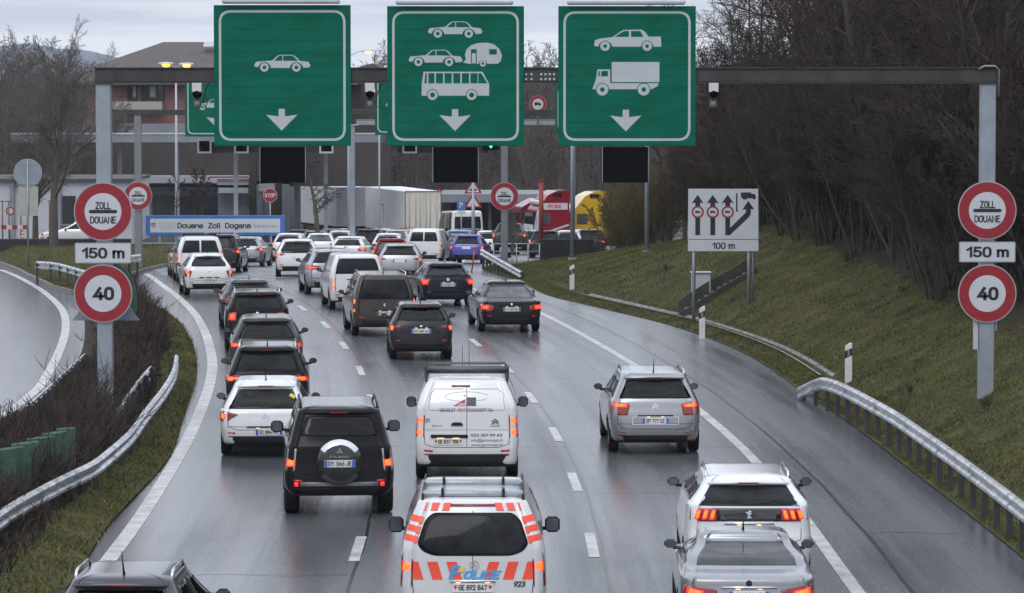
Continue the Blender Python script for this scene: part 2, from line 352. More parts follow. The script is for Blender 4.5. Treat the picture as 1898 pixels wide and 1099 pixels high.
def stroke_text(st, th):
    V, Fc, x = [], [], 0.0
    for ch in st:
        if ch == ' ': x += .34; continue
        w, pl_ = GLY[ch]
        for p in pl_:
            P = [Vector((a * 1.0 + x, th / 2 + b * (1 - th))) for a, b in p]; closed = (P[0] - P[-1]).length < 1e-4; n = len(P); o = len(V)
            for i in range(n):
                a = P[i - 1] if i else (P[-2] if closed else P[0]); c = P[i + 1] if i < n - 1 else (P[1] if closed else P[-1])
                d0 = (P[i] - a).normalized() if (P[i] - a).length > 1e-6 else (c - P[i]).normalized(); d1 = (c - P[i]).normalized() if (c - P[i]).length > 1e-6 else d0
                nn = Vector((-d0.y - d1.y, d0.x + d1.x)); nn.normalize(); k = th / 2 / max(.45, nn.dot(Vector((-d0.y, d0.x)))); e = Vector((0, 0))
                if not closed and i == 0: e = -d1 * th * .45
                if not closed and i == n - 1: e = d0 * th * .45
                q0, q1 = P[i] + nn * k + e, P[i] - nn * k + e; V += [(q0.x, q0.y), (q1.x, q1.y)]
            Fc += [(o + 2 * i, o + 2 * i + 1, o + 2 * i + 3, o + 2 * i + 2) for i in range(n - 1)]
        x += w + .20
    return V, Fc
TXT = {}
def text(st, size=1.0, sx=1.0, shear=0.0, bold=0.0):
    """outline text as flat triangles in (x, z), centred; size = cap height"""
    key = (st, bold)
    if key not in TXT and all(ch in GLY or ch == ' ' for ch in st):
        V, Fc = stroke_text(st, .15 + bold * 2.2); TXT[key] = ([(a * .7, q * .7) for a, q in V], Fc)
    if key not in TXT:
        c = bpy.data.curves.new('lettering', 'FONT'); c.body = st; c.size = 1.0; c.align_x = 'LEFT'; c.resolution_u = 3; c.offset = bold
        c.fill_mode = 'FRONT'
        o = bpy.data.objects.new('lettering', c); COL.objects.link(o)
        dg = bpy.context.evaluated_depsgraph_get(); me = bpy.data.meshes.new_from_object(o.evaluated_get(dg))
        V = [(p.co.x, p.co.y) for p in me.vertices]; Fc = [tuple(q.vertices) for q in me.polygons]
        bpy.data.objects.remove(o); bpy.data.meshes.remove(me); bpy.data.curves.remove(c)
        TXT[key] = (V, Fc)
    V, Fc = TXT[key]
    xs = [p[0] for p in V]; x0 = (min(xs) + max(xs)) / 2; k = size / 0.70
    return [((p[0] - x0) * k * sx + p[1] * k * shear, (p[1] - 0.35) * k) for p in V], Fc
def put_text(mb, st, cx, cz, y, size, sx=1.0, mi=0, shear=0.0, bold=0.0, width=None):
    V, Fc = text(st, size, sx, shear, bold)
    if width:
        w = max(p[0] for p in V) - min(p[0] for p in V); V = [(p[0] * width / w, p[1]) for p in V]
    return mb.add([(cx + p[0], y, cz + p[1]) for p in V], Fc, mi)
def roundpoly(pts, r, k=4):
    """round the corners of a polygon"""
    o = []; n = len(pts)
    for i in range(n):
        p = Vector(pts[i]).to_2d(); a = Vector(pts[i - 1]).to_2d() - p; b = Vector(pts[(i + 1) % n]).to_2d() - p
        d = min(r, a.length * .45, b.length * .45); p0 = p + a.normalized() * d; p1 = p + b.normalized() * d
        for j in range(k + 1):
            t = j / k; o.append(tuple(p0 * (1 - t) ** 2 + p * 2 * t * (1 - t) + p1 * t * t))
    return o
def subdiv(pts, step):
    o = []
    for i in range(len(pts)):
        a = pts[i]; b = pts[(i + 1) % len(pts)]; n = max(1, int(math.hypot(b[0] - a[0], b[1] - a[1]) / step))
        for j in range(n): o.append((a[0] + (b[0] - a[0]) * j / n, a[1] + (b[1] - a[1]) * j / n))
    return o
def interp(xs, ys, x):
    return np.interp(x, xs, ys)
def pchip(xs, ys, x):
    xs = np.asarray(xs, float); ys = np.asarray(ys, float); x = np.clip(np.asarray(x, float), xs[0], xs[-1])
    h = np.diff(xs); d = np.diff(ys) / h; m = np.zeros(len(xs)); m[0] = d[0]; m[-1] = d[-1]
    for i in range(1, len(xs) - 1):
        if d[i - 1] * d[i] > 0:
            w1 = 2 * h[i] + h[i - 1]; w2 = h[i] + 2 * h[i - 1]; m[i] = (w1 + w2) / (w1 / d[i - 1] + w2 / d[i])
    i = np.clip(np.searchsorted(xs, x) - 1, 0, len(xs) - 2); t = (x - xs[i]) / h[i]
    return (ys[i] * (1 + 2 * t) * (1 - t) ** 2 + h[i] * m[i] * t * (1 - t) ** 2 + ys[i + 1] * t * t * (3 - 2 * t) + h[i] * m[i + 1] * t * t * (t - 1))


# ------------------------------------------------------------------ ground
def curve_px(pts, pre=(), post=()):
    q = sorted([tuple(p) for p in pre] + [(g.y, g.x) for g in (gnd(*p) for p in pts)] + [tuple(p) for p in post])
    ys = [a for a, b in q]; xs = [b for a, b in q]
    return lambda Y: pchip(ys, xs, Y)
XR = curve_px([(1898, 1035), (1700, 880), (1605, 806), (1480, 720), (1400, 665), (1250, 605), (1130, 575), (1010, 545), (960, 520)],
              [(20, 8.1)], [(156, -1.25), (175, -1.5)])
MR = curve_px([(130, 1085), (215, 960), (290, 880), (345, 760), (365, 690), (345, 615)], [(20, -6.3), (45, -6.3)], [(112, -10.7), (120, -12.3), (127, -14.1), (129, -14.5)])
ML = curve_px([], [(20, -11.4), (45, -11.1), (70, -10.9), (85, -10.95), (94, -11.5), (109, -13.1), (119, -14.4), (127, -14.75), (129, -14.6)])
def lane_c(Y):
    Y = np.asarray(Y, float)
    a = -0.00105 * (Y - 54) ** 2; t = 125.0
    return np.where(Y > t, -0.00105 * (t - 54) ** 2 - 0.0021 * (t - 54) * (Y - t), np.where(Y < 54, 0, a))
def sstep(a, b, x):
    t = np.clip((x - a) / (b - a), 0, 1); return t * t * (3 - 2 * t)
rng0 = np.random.default_rng(7)
def wob(x, y, s=1.0):
    return (np.sin(x * 1.7 * s + y * .31 * s) + np.sin(y * 1.13 * s - x * .7 * s + 1.3) + np.sin((x + y) * 2.9 * s + 2.1) * .5) / 2.5
def zbank(X, Y):
    s = X - XR(Y); zr = zroad(np.minimum(Y, 158))
    fac = np.interp(Y, [50, 112, 150, 175], [.47, .47, .17, .12])
    lo = 0.02 + 0.10 * sstep(0, .5, s) - .05 * sstep(.6, .95, s) * (1 - sstep(1.05, 1.3, s))
    up = fac * np.maximum(0, s - 1.1); cap = np.interp(Y, [50, 112, 150, 175], [3.4, 3.0, 2.2, 2.0])
    up = np.where(up > cap, cap + (up - cap) * .55, up)
    z = zr + lo + up + .05 * wob(X, Y) * sstep(1.2, 3, s)
    drop = sstep(158, 174, Y) * (1 - sstep(11, 20, s))
    return z * (1 - drop) + (zroad(Y) - .35) * drop
def zmed(X, Y):
    a, b = ML(Y), MR(Y); t = np.clip((X - a) / np.maximum(b - a, .05), 0, 1)
    return zroad(Y) + .04 + .28 * np.sin(np.pi * t) ** .7 * np.minimum(1, (b - a) / 3)
IL = lambda Y: np.interp(Y, [127, 131, 144, 182, 200], [-15.7, -16.9, -19.6, -26.5, -31])
IR = lambda Y: np.interp(Y, [127, 132, 150, 175, 200], [-15.5, -15.2, -15.7, -16.5, -17])
def zisl(X, Y):
    a, b = IL(Y), IR(Y); t = np.clip(np.minimum(X - a, b - X) / 1.2, 0, 1)
    return zroad(Y) + .13 + np.minimum(.72, .016 * (Y - 127)) * t

def grid(xs0, xs1, ys, nx):
    """rows of nx points between two edge curves"""
    T = np.linspace(0, 1, nx); Y = np.repeat(ys, nx); a = np.repeat(xs0, nx); b = np.repeat(xs1, nx)
    X = a + (b - a) * np.tile(T, len(ys))
    i = np.arange(len(ys) - 1)[:, None] * nx + np.arange(nx - 1)[None, :]
    f = np.stack([i, i + 1, i + nx + 1, i + nx], -1).reshape(-1, 4)
    return X, Y, f

def asphalt_mat():
    m = bpy.data.materials.new('wet_asphalt'); m.use_nodes = True
    n, l = nodes(m); b = n['Principled BSDF']; b.inputs['Specular IOR Level'].default_value = 0.7
    uv = n.new('ShaderNodeUVMap')
    def noise(scale, st, det=6, rough=.6):
        mpn = n.new('ShaderNodeMapping'); mpn.inputs['Scale'].default_value = st; l.new(uv.outputs[0], mpn.inputs[0])
        z = n.new('ShaderNodeTexNoise'); z.inputs['Scale'].default_value = scale; z.inputs['Detail'].default_value = det; z.inputs['Roughness'].default_value = rough
        l.new(mpn.outputs[0], z.inputs['Vector']); return z.outputs['Fac']
    def mapr(v, a, b_, c, d):
        r = n.new('ShaderNodeMapRange'); r.inputs['From Min'].default_value = a; r.inputs['From Max'].default_value = b_
        r.inputs['To Min'].default_value = c; r.inputs['To Max'].default_value = d; l.new(v, r.inputs['Value']); return r.outputs[0]
    def math_(op, a, b_):
        k = n.new('ShaderNodeMath'); k.operation = op
        for i, q in enumerate((a, b_)):
            if isinstance(q, (int, float)): k.inputs[i].default_value = q
            else: l.new(q, k.inputs[i])
        return k.outputs[0]
    streak = noise(1.0, (1.1, .022, 1), 5)           # tracks that run with the traffic
    patch = noise(.16, (1, .5, 1), 6)                # drier and wetter areas
    grain = noise(14, (1, 1, 1), 4, .75)
    fine = noise(60, (1, 1, 1), 2, .6)
    col = n.new('ShaderNodeValToRGB'); col.color_ramp.elements[0].color = (.044, .048, .055, 1); col.color_ramp.elements[1].color = (.130, .138, .150, 1)
    col.color_ramp.elements[0].position = .3; col.color_ramp.elements[1].position = .75
    c = math_('ADD', math_('MULTIPLY', streak, .35), math_('ADD', math_('MULTIPLY', grain, .35), math_('MULTIPLY', patch, .3)))
    l.new(c, col.inputs[0]); l.new(col.outputs[0], b.inputs['Base Color'])
    sep = n.new('ShaderNodeSeparateXYZ'); l.new(uv.outputs[0], sep.inputs[0])
    run = mapr(sep.outputs['X'], -6.6, -2.8, 1.0, 0.0)        # water running along the left verge
    w = math_('ADD', math_('MULTIPLY', streak, .80), math_('MULTIPLY', patch, .36))
    w = math_('ADD', w, math_('MULTIPLY', run, .13))
    rough = mapr(w, .40, .68, .42, .15)
    rough = math_('ADD', rough, math_('MULTIPLY', math_('SUBTRACT', grain, .5), .20))
    l.new(rough, b.inputs['Roughness'])
    bp = n.new('ShaderNodeBump'); bp.inputs['Strength'].default_value = .22; bp.inputs['Distance'].default_value = .008
    l.new(math_('ADD', grain, math_('MULTIPLY', fine, .6)), bp.inputs['Height']); l.new(bp.outputs[0], b.inputs['Normal'])
    return m
ASPH = asphalt_mat()
ys = np.arange(22, 332, 1.5); X, Y, f = grid(np.full(len(ys), -75.0), np.full(len(ys), 48.0), ys, 42)
tag(npmesh('road', np.stack([X, Y, zroad(Y)], 1), f, ASPH, uv=np.stack([X - lane_c(Y), Y], 1), smooth=True), kind='structure')

def grass_mat(name, c0, c1, c2, attr=None, dirt=(.055, .038, .028), scale=.9):
    m = bpy.data.materials.new(name); m.use_nodes = True
    n, l = nodes(m); b = n['Principled BSDF']; b.inputs['Roughness'].default_value = .95; b.inputs['Specular IOR Level'].default_value = .2
    t = n.new('ShaderNodeTexCoord')
    z = n.new('ShaderNodeTexNoise'); z.inputs['Scale'].default_value = scale; z.inputs['Detail'].default_value = 9; z.inputs['Roughness'].default_value = .72
    l.new(t.outputs['Object'], z.inputs['Vector'])
    r = n.new('ShaderNodeValToRGB'); r.color_ramp.elements[0].position = .32; r.color_ramp.elements[1].position = .68
    r.color_ramp.elements[0].color = (*c0, 1); r.color_ramp.elements[1].color = (*c2, 1)
    e = r.color_ramp.elements.new(.5); e.color = (*c1, 1)
    l.new(z.outputs['Fac'], r.inputs[0]); o = r.outputs[0]
    if attr:
        a = n.new('ShaderNodeAttribute'); a.attribute_name = attr
        z3 = n.new('ShaderNodeTexNoise'); z3.inputs['Scale'].default_value = 1.6; z3.inputs['Detail'].default_value = 6; l.new(t.outputs['Object'], z3.inputs['Vector'])
        ad = n.new('ShaderNodeMath'); ad.operation = 'ADD'; l.new(a.outputs['Fac'], ad.inputs[0]); l.new(z3.outputs['Fac'], ad.inputs[1])
        mr = n.new('ShaderNodeMapRange'); mr.inputs['From Min'].default_value = .85; mr.inputs['From Max'].default_value = 1.15; l.new(ad.outputs[0], mr.inputs['Value'])
        mix = n.new('ShaderNodeMix'); mix.data_type = 'RGBA'; l.new(mr.outputs[0], mix.inputs['Factor']); l.new(o, mix.inputs['B'])
        mix.inputs['A'].default_value = (*dirt, 1); o = mix.outputs['Result']
    l.new(o, b.inputs['Base Color'])
    z2 = n.new('ShaderNodeTexNoise'); z2.inputs['Scale'].default_value = 9; z2.inputs['Detail'].default_value = 6; l.new(t.outputs['Object'], z2.inputs['Vector'])
    bp = n.new('ShaderNodeBump'); bp.inputs['Strength'].default_value = .8; bp.inputs['Distance'].default_value = .12; l.new(z2.outputs['Fac'], bp.inputs['Height']); l.new(bp.outputs[0], b.inputs['Normal'])
    return m
GR = grass_mat('bank_grass', (.026, .027, .010), (.060, .062, .020), (.108, .085, .034), 'grassy', dirt=(.034, .025, .019))
LITTER = grass_mat('leaf_litter', (.026, .019, .014), (.036, .026, .019), (.052, .038, .027), scale=.8)
FIELD = grass_mat('far_field', (.035, .04, .02), (.045, .05, .025), (.06, .06, .03), scale=.02)
ys = np.arange(22, 178, .9); nx = 70
T = np.linspace(0, 1, nx) ** 1.7; Yg = np.repeat(ys, nx); Xg = XR(Yg) + np.tile(T, len(ys)) * 46 - .02
i = np.arange(len(ys) - 1)[:, None] * nx + np.arange(nx - 1)[None, :]; f = np.stack([i, i + 1, i + nx + 1, i + nx], -1).reshape(-1, 4)
sg = Xg - XR(Yg)
tree_s = lambda Y: np.interp(Y, [50, 75, 95, 110, 125, 150, 175], [3.9, 4.1, 4.6, 5.6, 7.2, 9.0, 10.5])
tag(npmesh('embankment', np.stack([Xg, Yg, zbank(Xg, Yg)], 1), f, GR, smooth=True, attrs={'grassy': 1 - sstep(-.6, .5, sg - tree_s(Yg))}), kind='structure')
ys = np.arange(22, 129.5, .75); X, Y, f = grid(ML(ys), MR(ys), ys, 16)
tag(npmesh('median_strip', np.stack([X, Y, zmed(X, Y)], 1), f, GR, smooth=True, attrs={'grassy': np.maximum(sstep(-1.5, -.8, X - MR(Y)), sstep(116, 124, Y)) * .9}), kind='structure')
ys = np.arange(127, 197, 1.0); X, Y, f = grid(IL(ys), IR(ys), ys, 14)
tag(npmesh('grass_island', np.stack([X, Y, zisl(X, Y)], 1), f, GR, smooth=True, attrs={'grassy': np.full(len(X), .8)}), kind='structure')
# hillside behind the customs yard and the wood
ys = np.arange(172, 640, 6.0); X, Y, f = grid(np.full(len(ys), -170.0), np.full(len(ys), 210.0), ys, 80)
rise = .45 * np.maximum(0, X - 15 - .02 * (Y - 172)) * np.interp(Y, [172, 185], [1, 1]) + np.interp(Y, [300, 420, 560], [0, 10.5, 12]) * (1 + .1 * wob(X * .05, Y * .05))
tag(npmesh('hillside', np.stack([X, Y, np.maximum(zroad(Y), -4) - .3 + np.minimum(rise, 15)], 1), f, LITTER, smooth=True), kind='structure')
ys = np.array([-300, 0, 300, 800, 2000, 4000, 5600.]); X, Y, f = grid(np.full(7, -2600.0), np.full(7, 2600.0), ys, 9)
tag(npmesh('ground', np.stack([X, Y, np.full(len(X), -6.0)], 1), f, FIELD), kind='structure')
# mountain far to the left, blue of the haze put into its colour
HILL = pm('mountain_haze_blue', (.05, .065, .085), 1.0, 0, .15, .004)
xs = np.linspace(-1500, 900, 90); ys = np.linspace(3600, 5200, 12); Xm, Ym = np.meshgrid(xs, ys)
ridge = np.interp(xs, [-1500, -760, -640, -520, -440, -300, 900], [40, 58, 64, 58, 40, 24, 15]) + 5 * np.sin(xs * .031) + 3 * np.sin(xs * .083)
Zm = ridge[None, :] * np.sin(np.pi * np.clip((Ym - 3500) / 1700, 0, 1)) ** .6 - 6
n_ = len(xs); i = np.arange(len(ys) - 1)[:, None] * n_ + np.arange(n_ - 1)[None, :]
tag(npmesh('mountain', np.stack([Xm.ravel(), Ym.ravel(), Zm.ravel()], 1), np.stack([i, i + 1, i + n_ + 1, i + n_], -1).reshape(-1, 4), HILL, smooth=True), kind='structure')

hz = MB(); hz.box((0, 2640, 44), (5600, 6000, 104)); hz_ = hz.build('haze', []); hz_['kind'] = 'stuff'
hm = bpy.data.materials.new('haze'); hm.use_nodes = True; hm.node_tree.nodes.clear()
ho = hm.node_tree.nodes.new('ShaderNodeOutputMaterial'); hv = hm.node_tree.nodes.new('ShaderNodeVolumePrincipled'); hv.inputs['Density'].default_value = .00011; hv.inputs['Color'].default_value = (.84, .90, 1.0, 1)
hm.node_tree.links.new(hv.outputs[0], ho.inputs['Volume']); hz_.data.materials.append(hm)

# painted lines
def ribbon(mb, pts, width, lift=.006, step=1.0, mi=0):
    """strip of road paint along world points (x, y)"""
    P = [Vector((p[0], p[1])) for p in pts]; L = [0]
    for a, b in zip(P, P[1:]): L.append(L[-1] + (b - a).length)
    n = max(2, int(L[-1] / step) + 1); s = np.linspace(0, L[-1], n)
    xs = pchip(L, [p.x for p in P], s) if len(P) > 2 else np.interp(s, L, [p.x for p in P]); ys_ = pchip(L, [p.y for p in P], s) if len(P) > 2 else np.interp(s, L, [p.y for p in P])
    v = []
    for k in range(n):
        a = max(k - 1, 0); b = min(k + 1, n - 1); t = Vector((xs[b] - xs[a], ys_[b] - ys_[a])).normalized(); nn = Vector((-t.y, t.x)) * width / 2
        for sgn in (-1, 1):
            x, y = xs[k] + nn.x * sgn, ys_[k] + nn.y * sgn; v.append((x, y, float(zroad(y)) + lift))
    mb.add(v, [(2 * k, 2 * k + 1, 2 * k + 3, 2 * k + 2) for k in range(n - 1)], mi)
LINE = pm('road_paint', (.46, .46, .45), .32, 0, .35, 2.2, bump=.1, dark=(.22, .22, .22))
mb = MB()
W2 = lambda pts: [(g.x, g.y) for g in (gnd(*p) for p in pts)]
ribbon(mb, [(-5.9, 30), (-6.0, 45)] + W2([(200, 1040), (245, 980), (298, 900), (345, 820), (378, 745), (393, 690), (388, 640), (368, 592), (335, 555), (300, 528), (272, 508)]), .26)
ribbon(mb, [(5.35, 30), (5.35, 42)] + W2([(1590, 1098), (1490, 960), (1395, 850), (1310, 772), (1200, 692), (1100, 632), (1012, 585), (930, 553), (872, 534), (820, 520)]), .21)
ribbon(mb, [(-10.9, 40), (-11.0, 62)] + W2([(65, 725), (90, 690), (108, 655), (121, 615), (118, 580), (90, 548), (50, 522), (0, 500)]), .24)
def dashes(px, w=.17, L=3.0):
    for (x, y) in px:
        g = gnd(x, y); sl_ = (float(lane_c(g.y + 1.5)) - float(lane_c(g.y - 1.5))) / 3
        ribbon(mb, [(g.x - sl_ * L / 2, g.y - L / 2), (g.x + sl_ * L / 2, g.y + L / 2)], w, step=L / 2)
dashes([(1097, 1010), (1065, 893), (1030, 805), (985, 737), (939, 682), (881, 635), (826, 601), (772, 572)])
dashes([(663, 1017), (676, 893), (684, 805), (688, 742), (668, 687), (637, 640), (603, 602), (560, 571), (515, 547), (470, 528)])
ribbon(mb, W2([(436, 512), (500, 515), (560, 512)]), .3)
ribbon(mb, W2([(868, 468), (850, 500)]), .15)
tag(mb.build('lane_markings', LINE), kind='structure')
mb = MB(); JY = np.arange(36, 170, 4.0)
for u_, w_ in ((-2.35, .05), (1.42, .05), (5.75, .06)): ribbon(mb, [(float(lane_c(y)) + u_ + .015 * math.sin(y * .7), y) for y in JY], w_, .0035)
for y, u0, u1 in ((52.5, -5.6, -2.4), (63.2, 1.5, 5.3), (71.5, -2.3, 5.5), (79.8, -6.8, -2.4), (88.4, 1.4, 6.0), (97, -2.4, 1.4), (57.5, 5.8, 7.4)):
    ribbon(mb, [(float(lane_c(y)) + u_, y + .10 * math.sin(u_ * 3.1 + y)) for u_ in np.arange(u0, u1, .35)], .028, .0035, .35)
tag(mb.build('road_joints', pm('bitumen_joint', (.012, .012, .013), .25, 0, .2, 4)), kind='structure')
mb = MB()
gp = W2([(1500, 706), (1440, 668), (1380, 640), (1310, 614), (1250, 592), (1180, 570), (1120, 552)])
for a, b in zip(gp, gp[1:]):
    for k in range(6):
        x0, y0 = a[0] + (b[0] - a[0]) * k / 6, a[1] + (b[1] - a[1]) * k / 6; x1, y1 = a[0] + (b[0] - a[0]) * (k + .96) / 6, a[1] + (b[1] - a[1]) * (k + .96) / 6
        s0, s1 = float(XR(y0)) + 1.0, float(XR(y1)) + 1.0
        v = []
        for (x, y) in ((s0, y0), (s1, y1)):
            z = float(zbank(np.array(x), np.array(y)))
            for dx, dz in ((-.22, .08), (-.16, .085), (-.05, .0), (.05, .0), (.16, .085), (.22, .08)): v.append((x + dx, y, z + dz))
        mb.add(v, [(j, j + 1, j + 7, j + 6) for j in range(5)])
tag(mb.build('drain_channel', CONC), kind='structure')
def sweep(mb, pts, prof, mi=0, smooth=False, close=True, zf=None):
    """profile (across, up) swept along world points"""
    P = [Vector(p) for p in pts]; n = len(P); k = len(prof); v = []
    for j, p in enumerate(P):
        t = (P[min(j + 1, n - 1)] - P[max(j - 1, 0)]); t.z = 0; t.normalize(); nn = Vector((t.y, -t.x, 0))
        for a, u in prof: q = p + nn * a; v.append((q.x, q.y, q.z + u))
    kk = k if close else k - 1
    f = [(j * k + a, j * k + (a + 1) % k, (j + 1) * k + (a + 1) % k, (j + 1) * k + a) for j in range(n - 1) for a in range(kk)]
    if close: f += [tuple(range(k)), tuple((n - 1) * k + a for a in reversed(range(k)))]
    mb.add(v, f, mi, smooth)
mb = MB(); pr = [(-.07, -.1), (-.07, .13), (-.05, .15), (.07, .15), (.07, -.1)]
ky = np.arange(127, 185, 1.5)
sweep(mb, [(float(IL(y)), y, float(zroad(y))) for y in ky[::-1]] + [(float(IR(y)), y, float(zroad(y))) for y in ky], pr)
tag(mb.build('kerb', KERB), kind='structure')

# grass blades
def blades(pts, hmin, hmax, seed):
    r = np.random.default_rng(seed); n = len(pts); h = r.uniform(hmin, hmax, n); a = r.uniform(0, 6.283, n); w = r.uniform(.006, .014, n)
    dx, dy = np.cos(a) * w, np.sin(a) * w; lx, ly = r.normal(0, .05, n), r.normal(0, .05, n)
    v = np.empty((n, 3, 3)); v[:, 0] = pts - np.stack([dx, dy, h * 0 + .01], 1); v[:, 1] = pts + np.stack([dx, dy, h * 0 - .01], 1); v[:, 2] = pts + np.stack([lx, ly, h], 1)
    return v.reshape(-1, 3)
BLADE = pm('grass_blade', (.094, .092, .028), .9, 0, .3, .4, spec=.15, dark=(.036, .040, .013))
BLADE2 = pm('grass_blade_dry', (.150, .125, .055), .9, 0, .3, .7, spec=.15)
def sow(n, fx, ylo, yhi, zf, seed):
    r = np.random.default_rng(seed); Y = r.uniform(ylo, yhi, n); X = fx(Y, r); keep = wob(X * 2.2, Y * 1.7, 1.3) + r.normal(0, .5, n) > -.55
    X, Y = X[keep], Y[keep]; return np.stack([X, Y, zf(X, Y)], 1)
P1 = sow(190000, lambda Y, r: XR(Y) + .05 + r.random(len(Y)) ** 1.2 * (tree_s(Y) + .3), 48, 160, zbank, 1)
P2 = sow(40000, lambda Y, r: MR(Y) - r.random(len(Y)) * 1.5, 48, 127, zmed, 2)
P3 = sow(36000, lambda Y, r: IL(Y) + r.random(len(Y)) * (IR(Y) - IL(Y)), 127, 190, zisl, 3)
for nm, P, mat, hs in (('grass', np.concatenate([P1, P2, P3]), BLADE, (.025, .085)), ('dry_grass', np.concatenate([P1[::5], P2[::5], P3[::3]]) + [.06, .05, 0], BLADE2, (.02, .07))):
    v = blades(P, hs[0], hs[1], 5); tag(npmesh(nm, v, np.arange(len(v)).reshape(-1, 3), mat), kind='stuff')

# ------------------------------------------------------------------ bare trees and bushes
def tubes(p0, p1, r0, r1, k=3):
    """open k-sided tapered tubes for arrays of segments"""
    p0, p1 = np.asarray(p0, float), np.asarray(p1, float); n = len(p0); d = p1 - p0; L = np.linalg.norm(d, axis=1, keepdims=True); d /= np.maximum(L, 1e-6)
    a = np.where(np.abs(d[:, 2:3]) < .9, np.array([[0, 0, 1.]]), np.array([[1., 0, 0]])); u = np.cross(d, a); u /= np.linalg.norm(u, axis=1, keepdims=True); w = np.cross(d, u)
    v = np.empty((n, 2, k, 3))
    for j in range(k):
        o = u * math.cos(6.2832 * j / k) + w * math.sin(6.2832 * j / k)
        v[:, 0, j] = p0 + o * np.asarray(r0)[:, None]; v[:, 1, j] = p1 + o * np.asarray(r1)[:, None]
    b = np.arange(n)[:, None] * 2 * k; j = np.arange(k)[None, :]; jn = (j + 1) % k
    f = np.stack([b + j, b + jn, b + k + jn, b + k + j], -1).reshape(-1, 4)
    return v.reshape(-1, 3), f
def grow(rng, p, d, L, r, lvl, maxl, kids, segs, up, spread, wob_):
    n = (7, 5, 3, 2)[lvl]; pts = [p]; st = L / n; dd = d
    for i_ in range(n):
        dd = dd + np.array([rng.gauss(0, wob_), rng.gauss(0, wob_), rng.gauss(0, wob_) + up]); dd /= np.linalg.norm(dd)
        q = pts[-1] + dd * st; ra = r * (1 - .8 * i_ / n); rb = r * (1 - .8 * (i_ + 1) / n)
        segs[min(lvl, 3)].append((pts[-1], q, ra, rb if i_ < n - 1 or lvl == 0 else rb * .4)); pts.append(q)
    if lvl < maxl:
        for c in range(kids[lvl]):
            t = (.28 if lvl == 0 else .15) + (.99 - (.28 if lvl == 0 else .15)) * (c + rng.random()) / kids[lvl]
            x = t * n; i_ = min(int(x), n - 1); q = pts[i_] + (pts[i_ + 1] - pts[i_]) * (x - i_)
            ax = pts[i_ + 1] - pts[i_]; ax /= np.linalg.norm(ax); rv = np.array([rng.gauss(0, 1), rng.gauss(0, 1), rng.gauss(0, .5)]); rv -= ax * rv.dot(ax); rv /= max(np.linalg.norm(rv), 1e-6)
            an = spread * rng.uniform(.7, 1.25); nd = ax * math.cos(an) + rv * math.sin(an)
            grow(rng, q, nd, L * (1 - .55 * t) * (.5, .5, .45)[lvl] * rng.uniform(.75, 1.2), r * (1 - .7 * t) * (.42, .45, .5)[lvl], lvl + 1, maxl, kids, segs, up * .7, spread, wob_ * 1.3)
def tree_mesh(seed, H, r, kids=(15, 9, 8), up=.05, spread=.75, wobb=.06, stems=1, lean=.05, minr=.012):
    rng = random.Random(seed); segs = [[], [], [], []]
    for s_ in range(stems):
        a = rng.uniform(0, 6.28); l_ = lean if stems == 1 else rng.uniform(.1, .45); b = .0 if stems == 1 else .25
        grow(rng, np.array([b * math.cos(a), b * math.sin(a), -.3]), np.array([math.cos(a) * l_, math.sin(a) * l_, 1.0]), H * rng.uniform(.8, 1), r, 0, 3, kids, segs, up, spread, wobb)
    def pack(q, k):
        return tubes([x[0] for x in q], [x[1] for x in q], np.maximum([x[2] for x in q], minr), np.maximum([x[3] for x in q], minr * .6), k)
    vt, ft = pack(segs[0] + [x for x in segs[1] if x[2] > r * .22], 7)
    vc, fc = pack([x for x in segs[1] if x[2] <= r * .22] + segs[2] + segs[3], 3)
    return (vt, ft), (vc, fc)
class TreeKind:
    def __init__(s, name, bark, twig, *a, **k):
        (vt, ft), (vc, fc) = tree_mesh(*a, **k); s.name = name
        s.t = npmesh('trunk', vt, ft, bark, smooth=True); s.c = npmesh('crown', vc, fc, twig); s.used = False
    def put(s, loc, rz, sc, label, group, cat='tree'):
        o = thing(s.name, label, cat, loc, rz, group); o.scale = (sc, sc, sc * random.uniform(.92, 1.08))
        for part in (s.t, s.c):
            p = part if not s.used else part.copy()
            if s.used: COL.objects.link(p)
            p.parent = o
        s.used = True
        return o
random.seed(11)
bz_ = lambda x, y: float(zbank(np.array(float(x)), np.array(float(y))))
WOOD = [TreeKind('bare_tree', BARKD, (TWIG2, TWIG2, TWIGR)[k % 3], 20 + k, (11, 13, 12, 10)[k % 4], .15, kids=(17, 9, 8), minr=.011) for k in range(5)]
SHR = [TreeKind('bare_shrub', BARKD, (TWIG2, TWIGR, TWIG2)[k % 3], 50 + k, (5.0, 6.2, 4.2, 5.5)[k], .05, kids=(11, 8, 6), stems=7, spread=.6, wobb=.09, minr=.010) for k in range(4)]
rw = random.Random(5)
lt = 'bare brown tree in the dense dark wood on the bank beside the road'
ls = 'leafless many-stemmed brown shrub in the dark wood on the grass bank'
for k in range(150):
    y = 62 + 108 * rw.random() ** .9; s_ = float(tree_s(y)) + 1.2 + 17 * rw.random() ** 1.3; x = float(XR(y)) + s_
    if x > y * .158 + 2.5: continue
    if y < 84: continue
    zz = float(zbank(np.array(x), np.array(y))); px = 949 + x / y * F; kd = rw.randrange(5); sc = rw.uniform(.8, 1.25)
    if px < 1500: sc = min(sc, max(.35, (CH + (165 - max(30, 185 - (px - 1290) * .8) + rw.uniform(-60, 20)) * y / F - zz) / (11, 13, 12, 10, 11)[kd]))
    WOOD[kd].put((x, y, zz), rw.uniform(0, 6.28), sc, lt, 'bare trees of the dark wood on the bank')
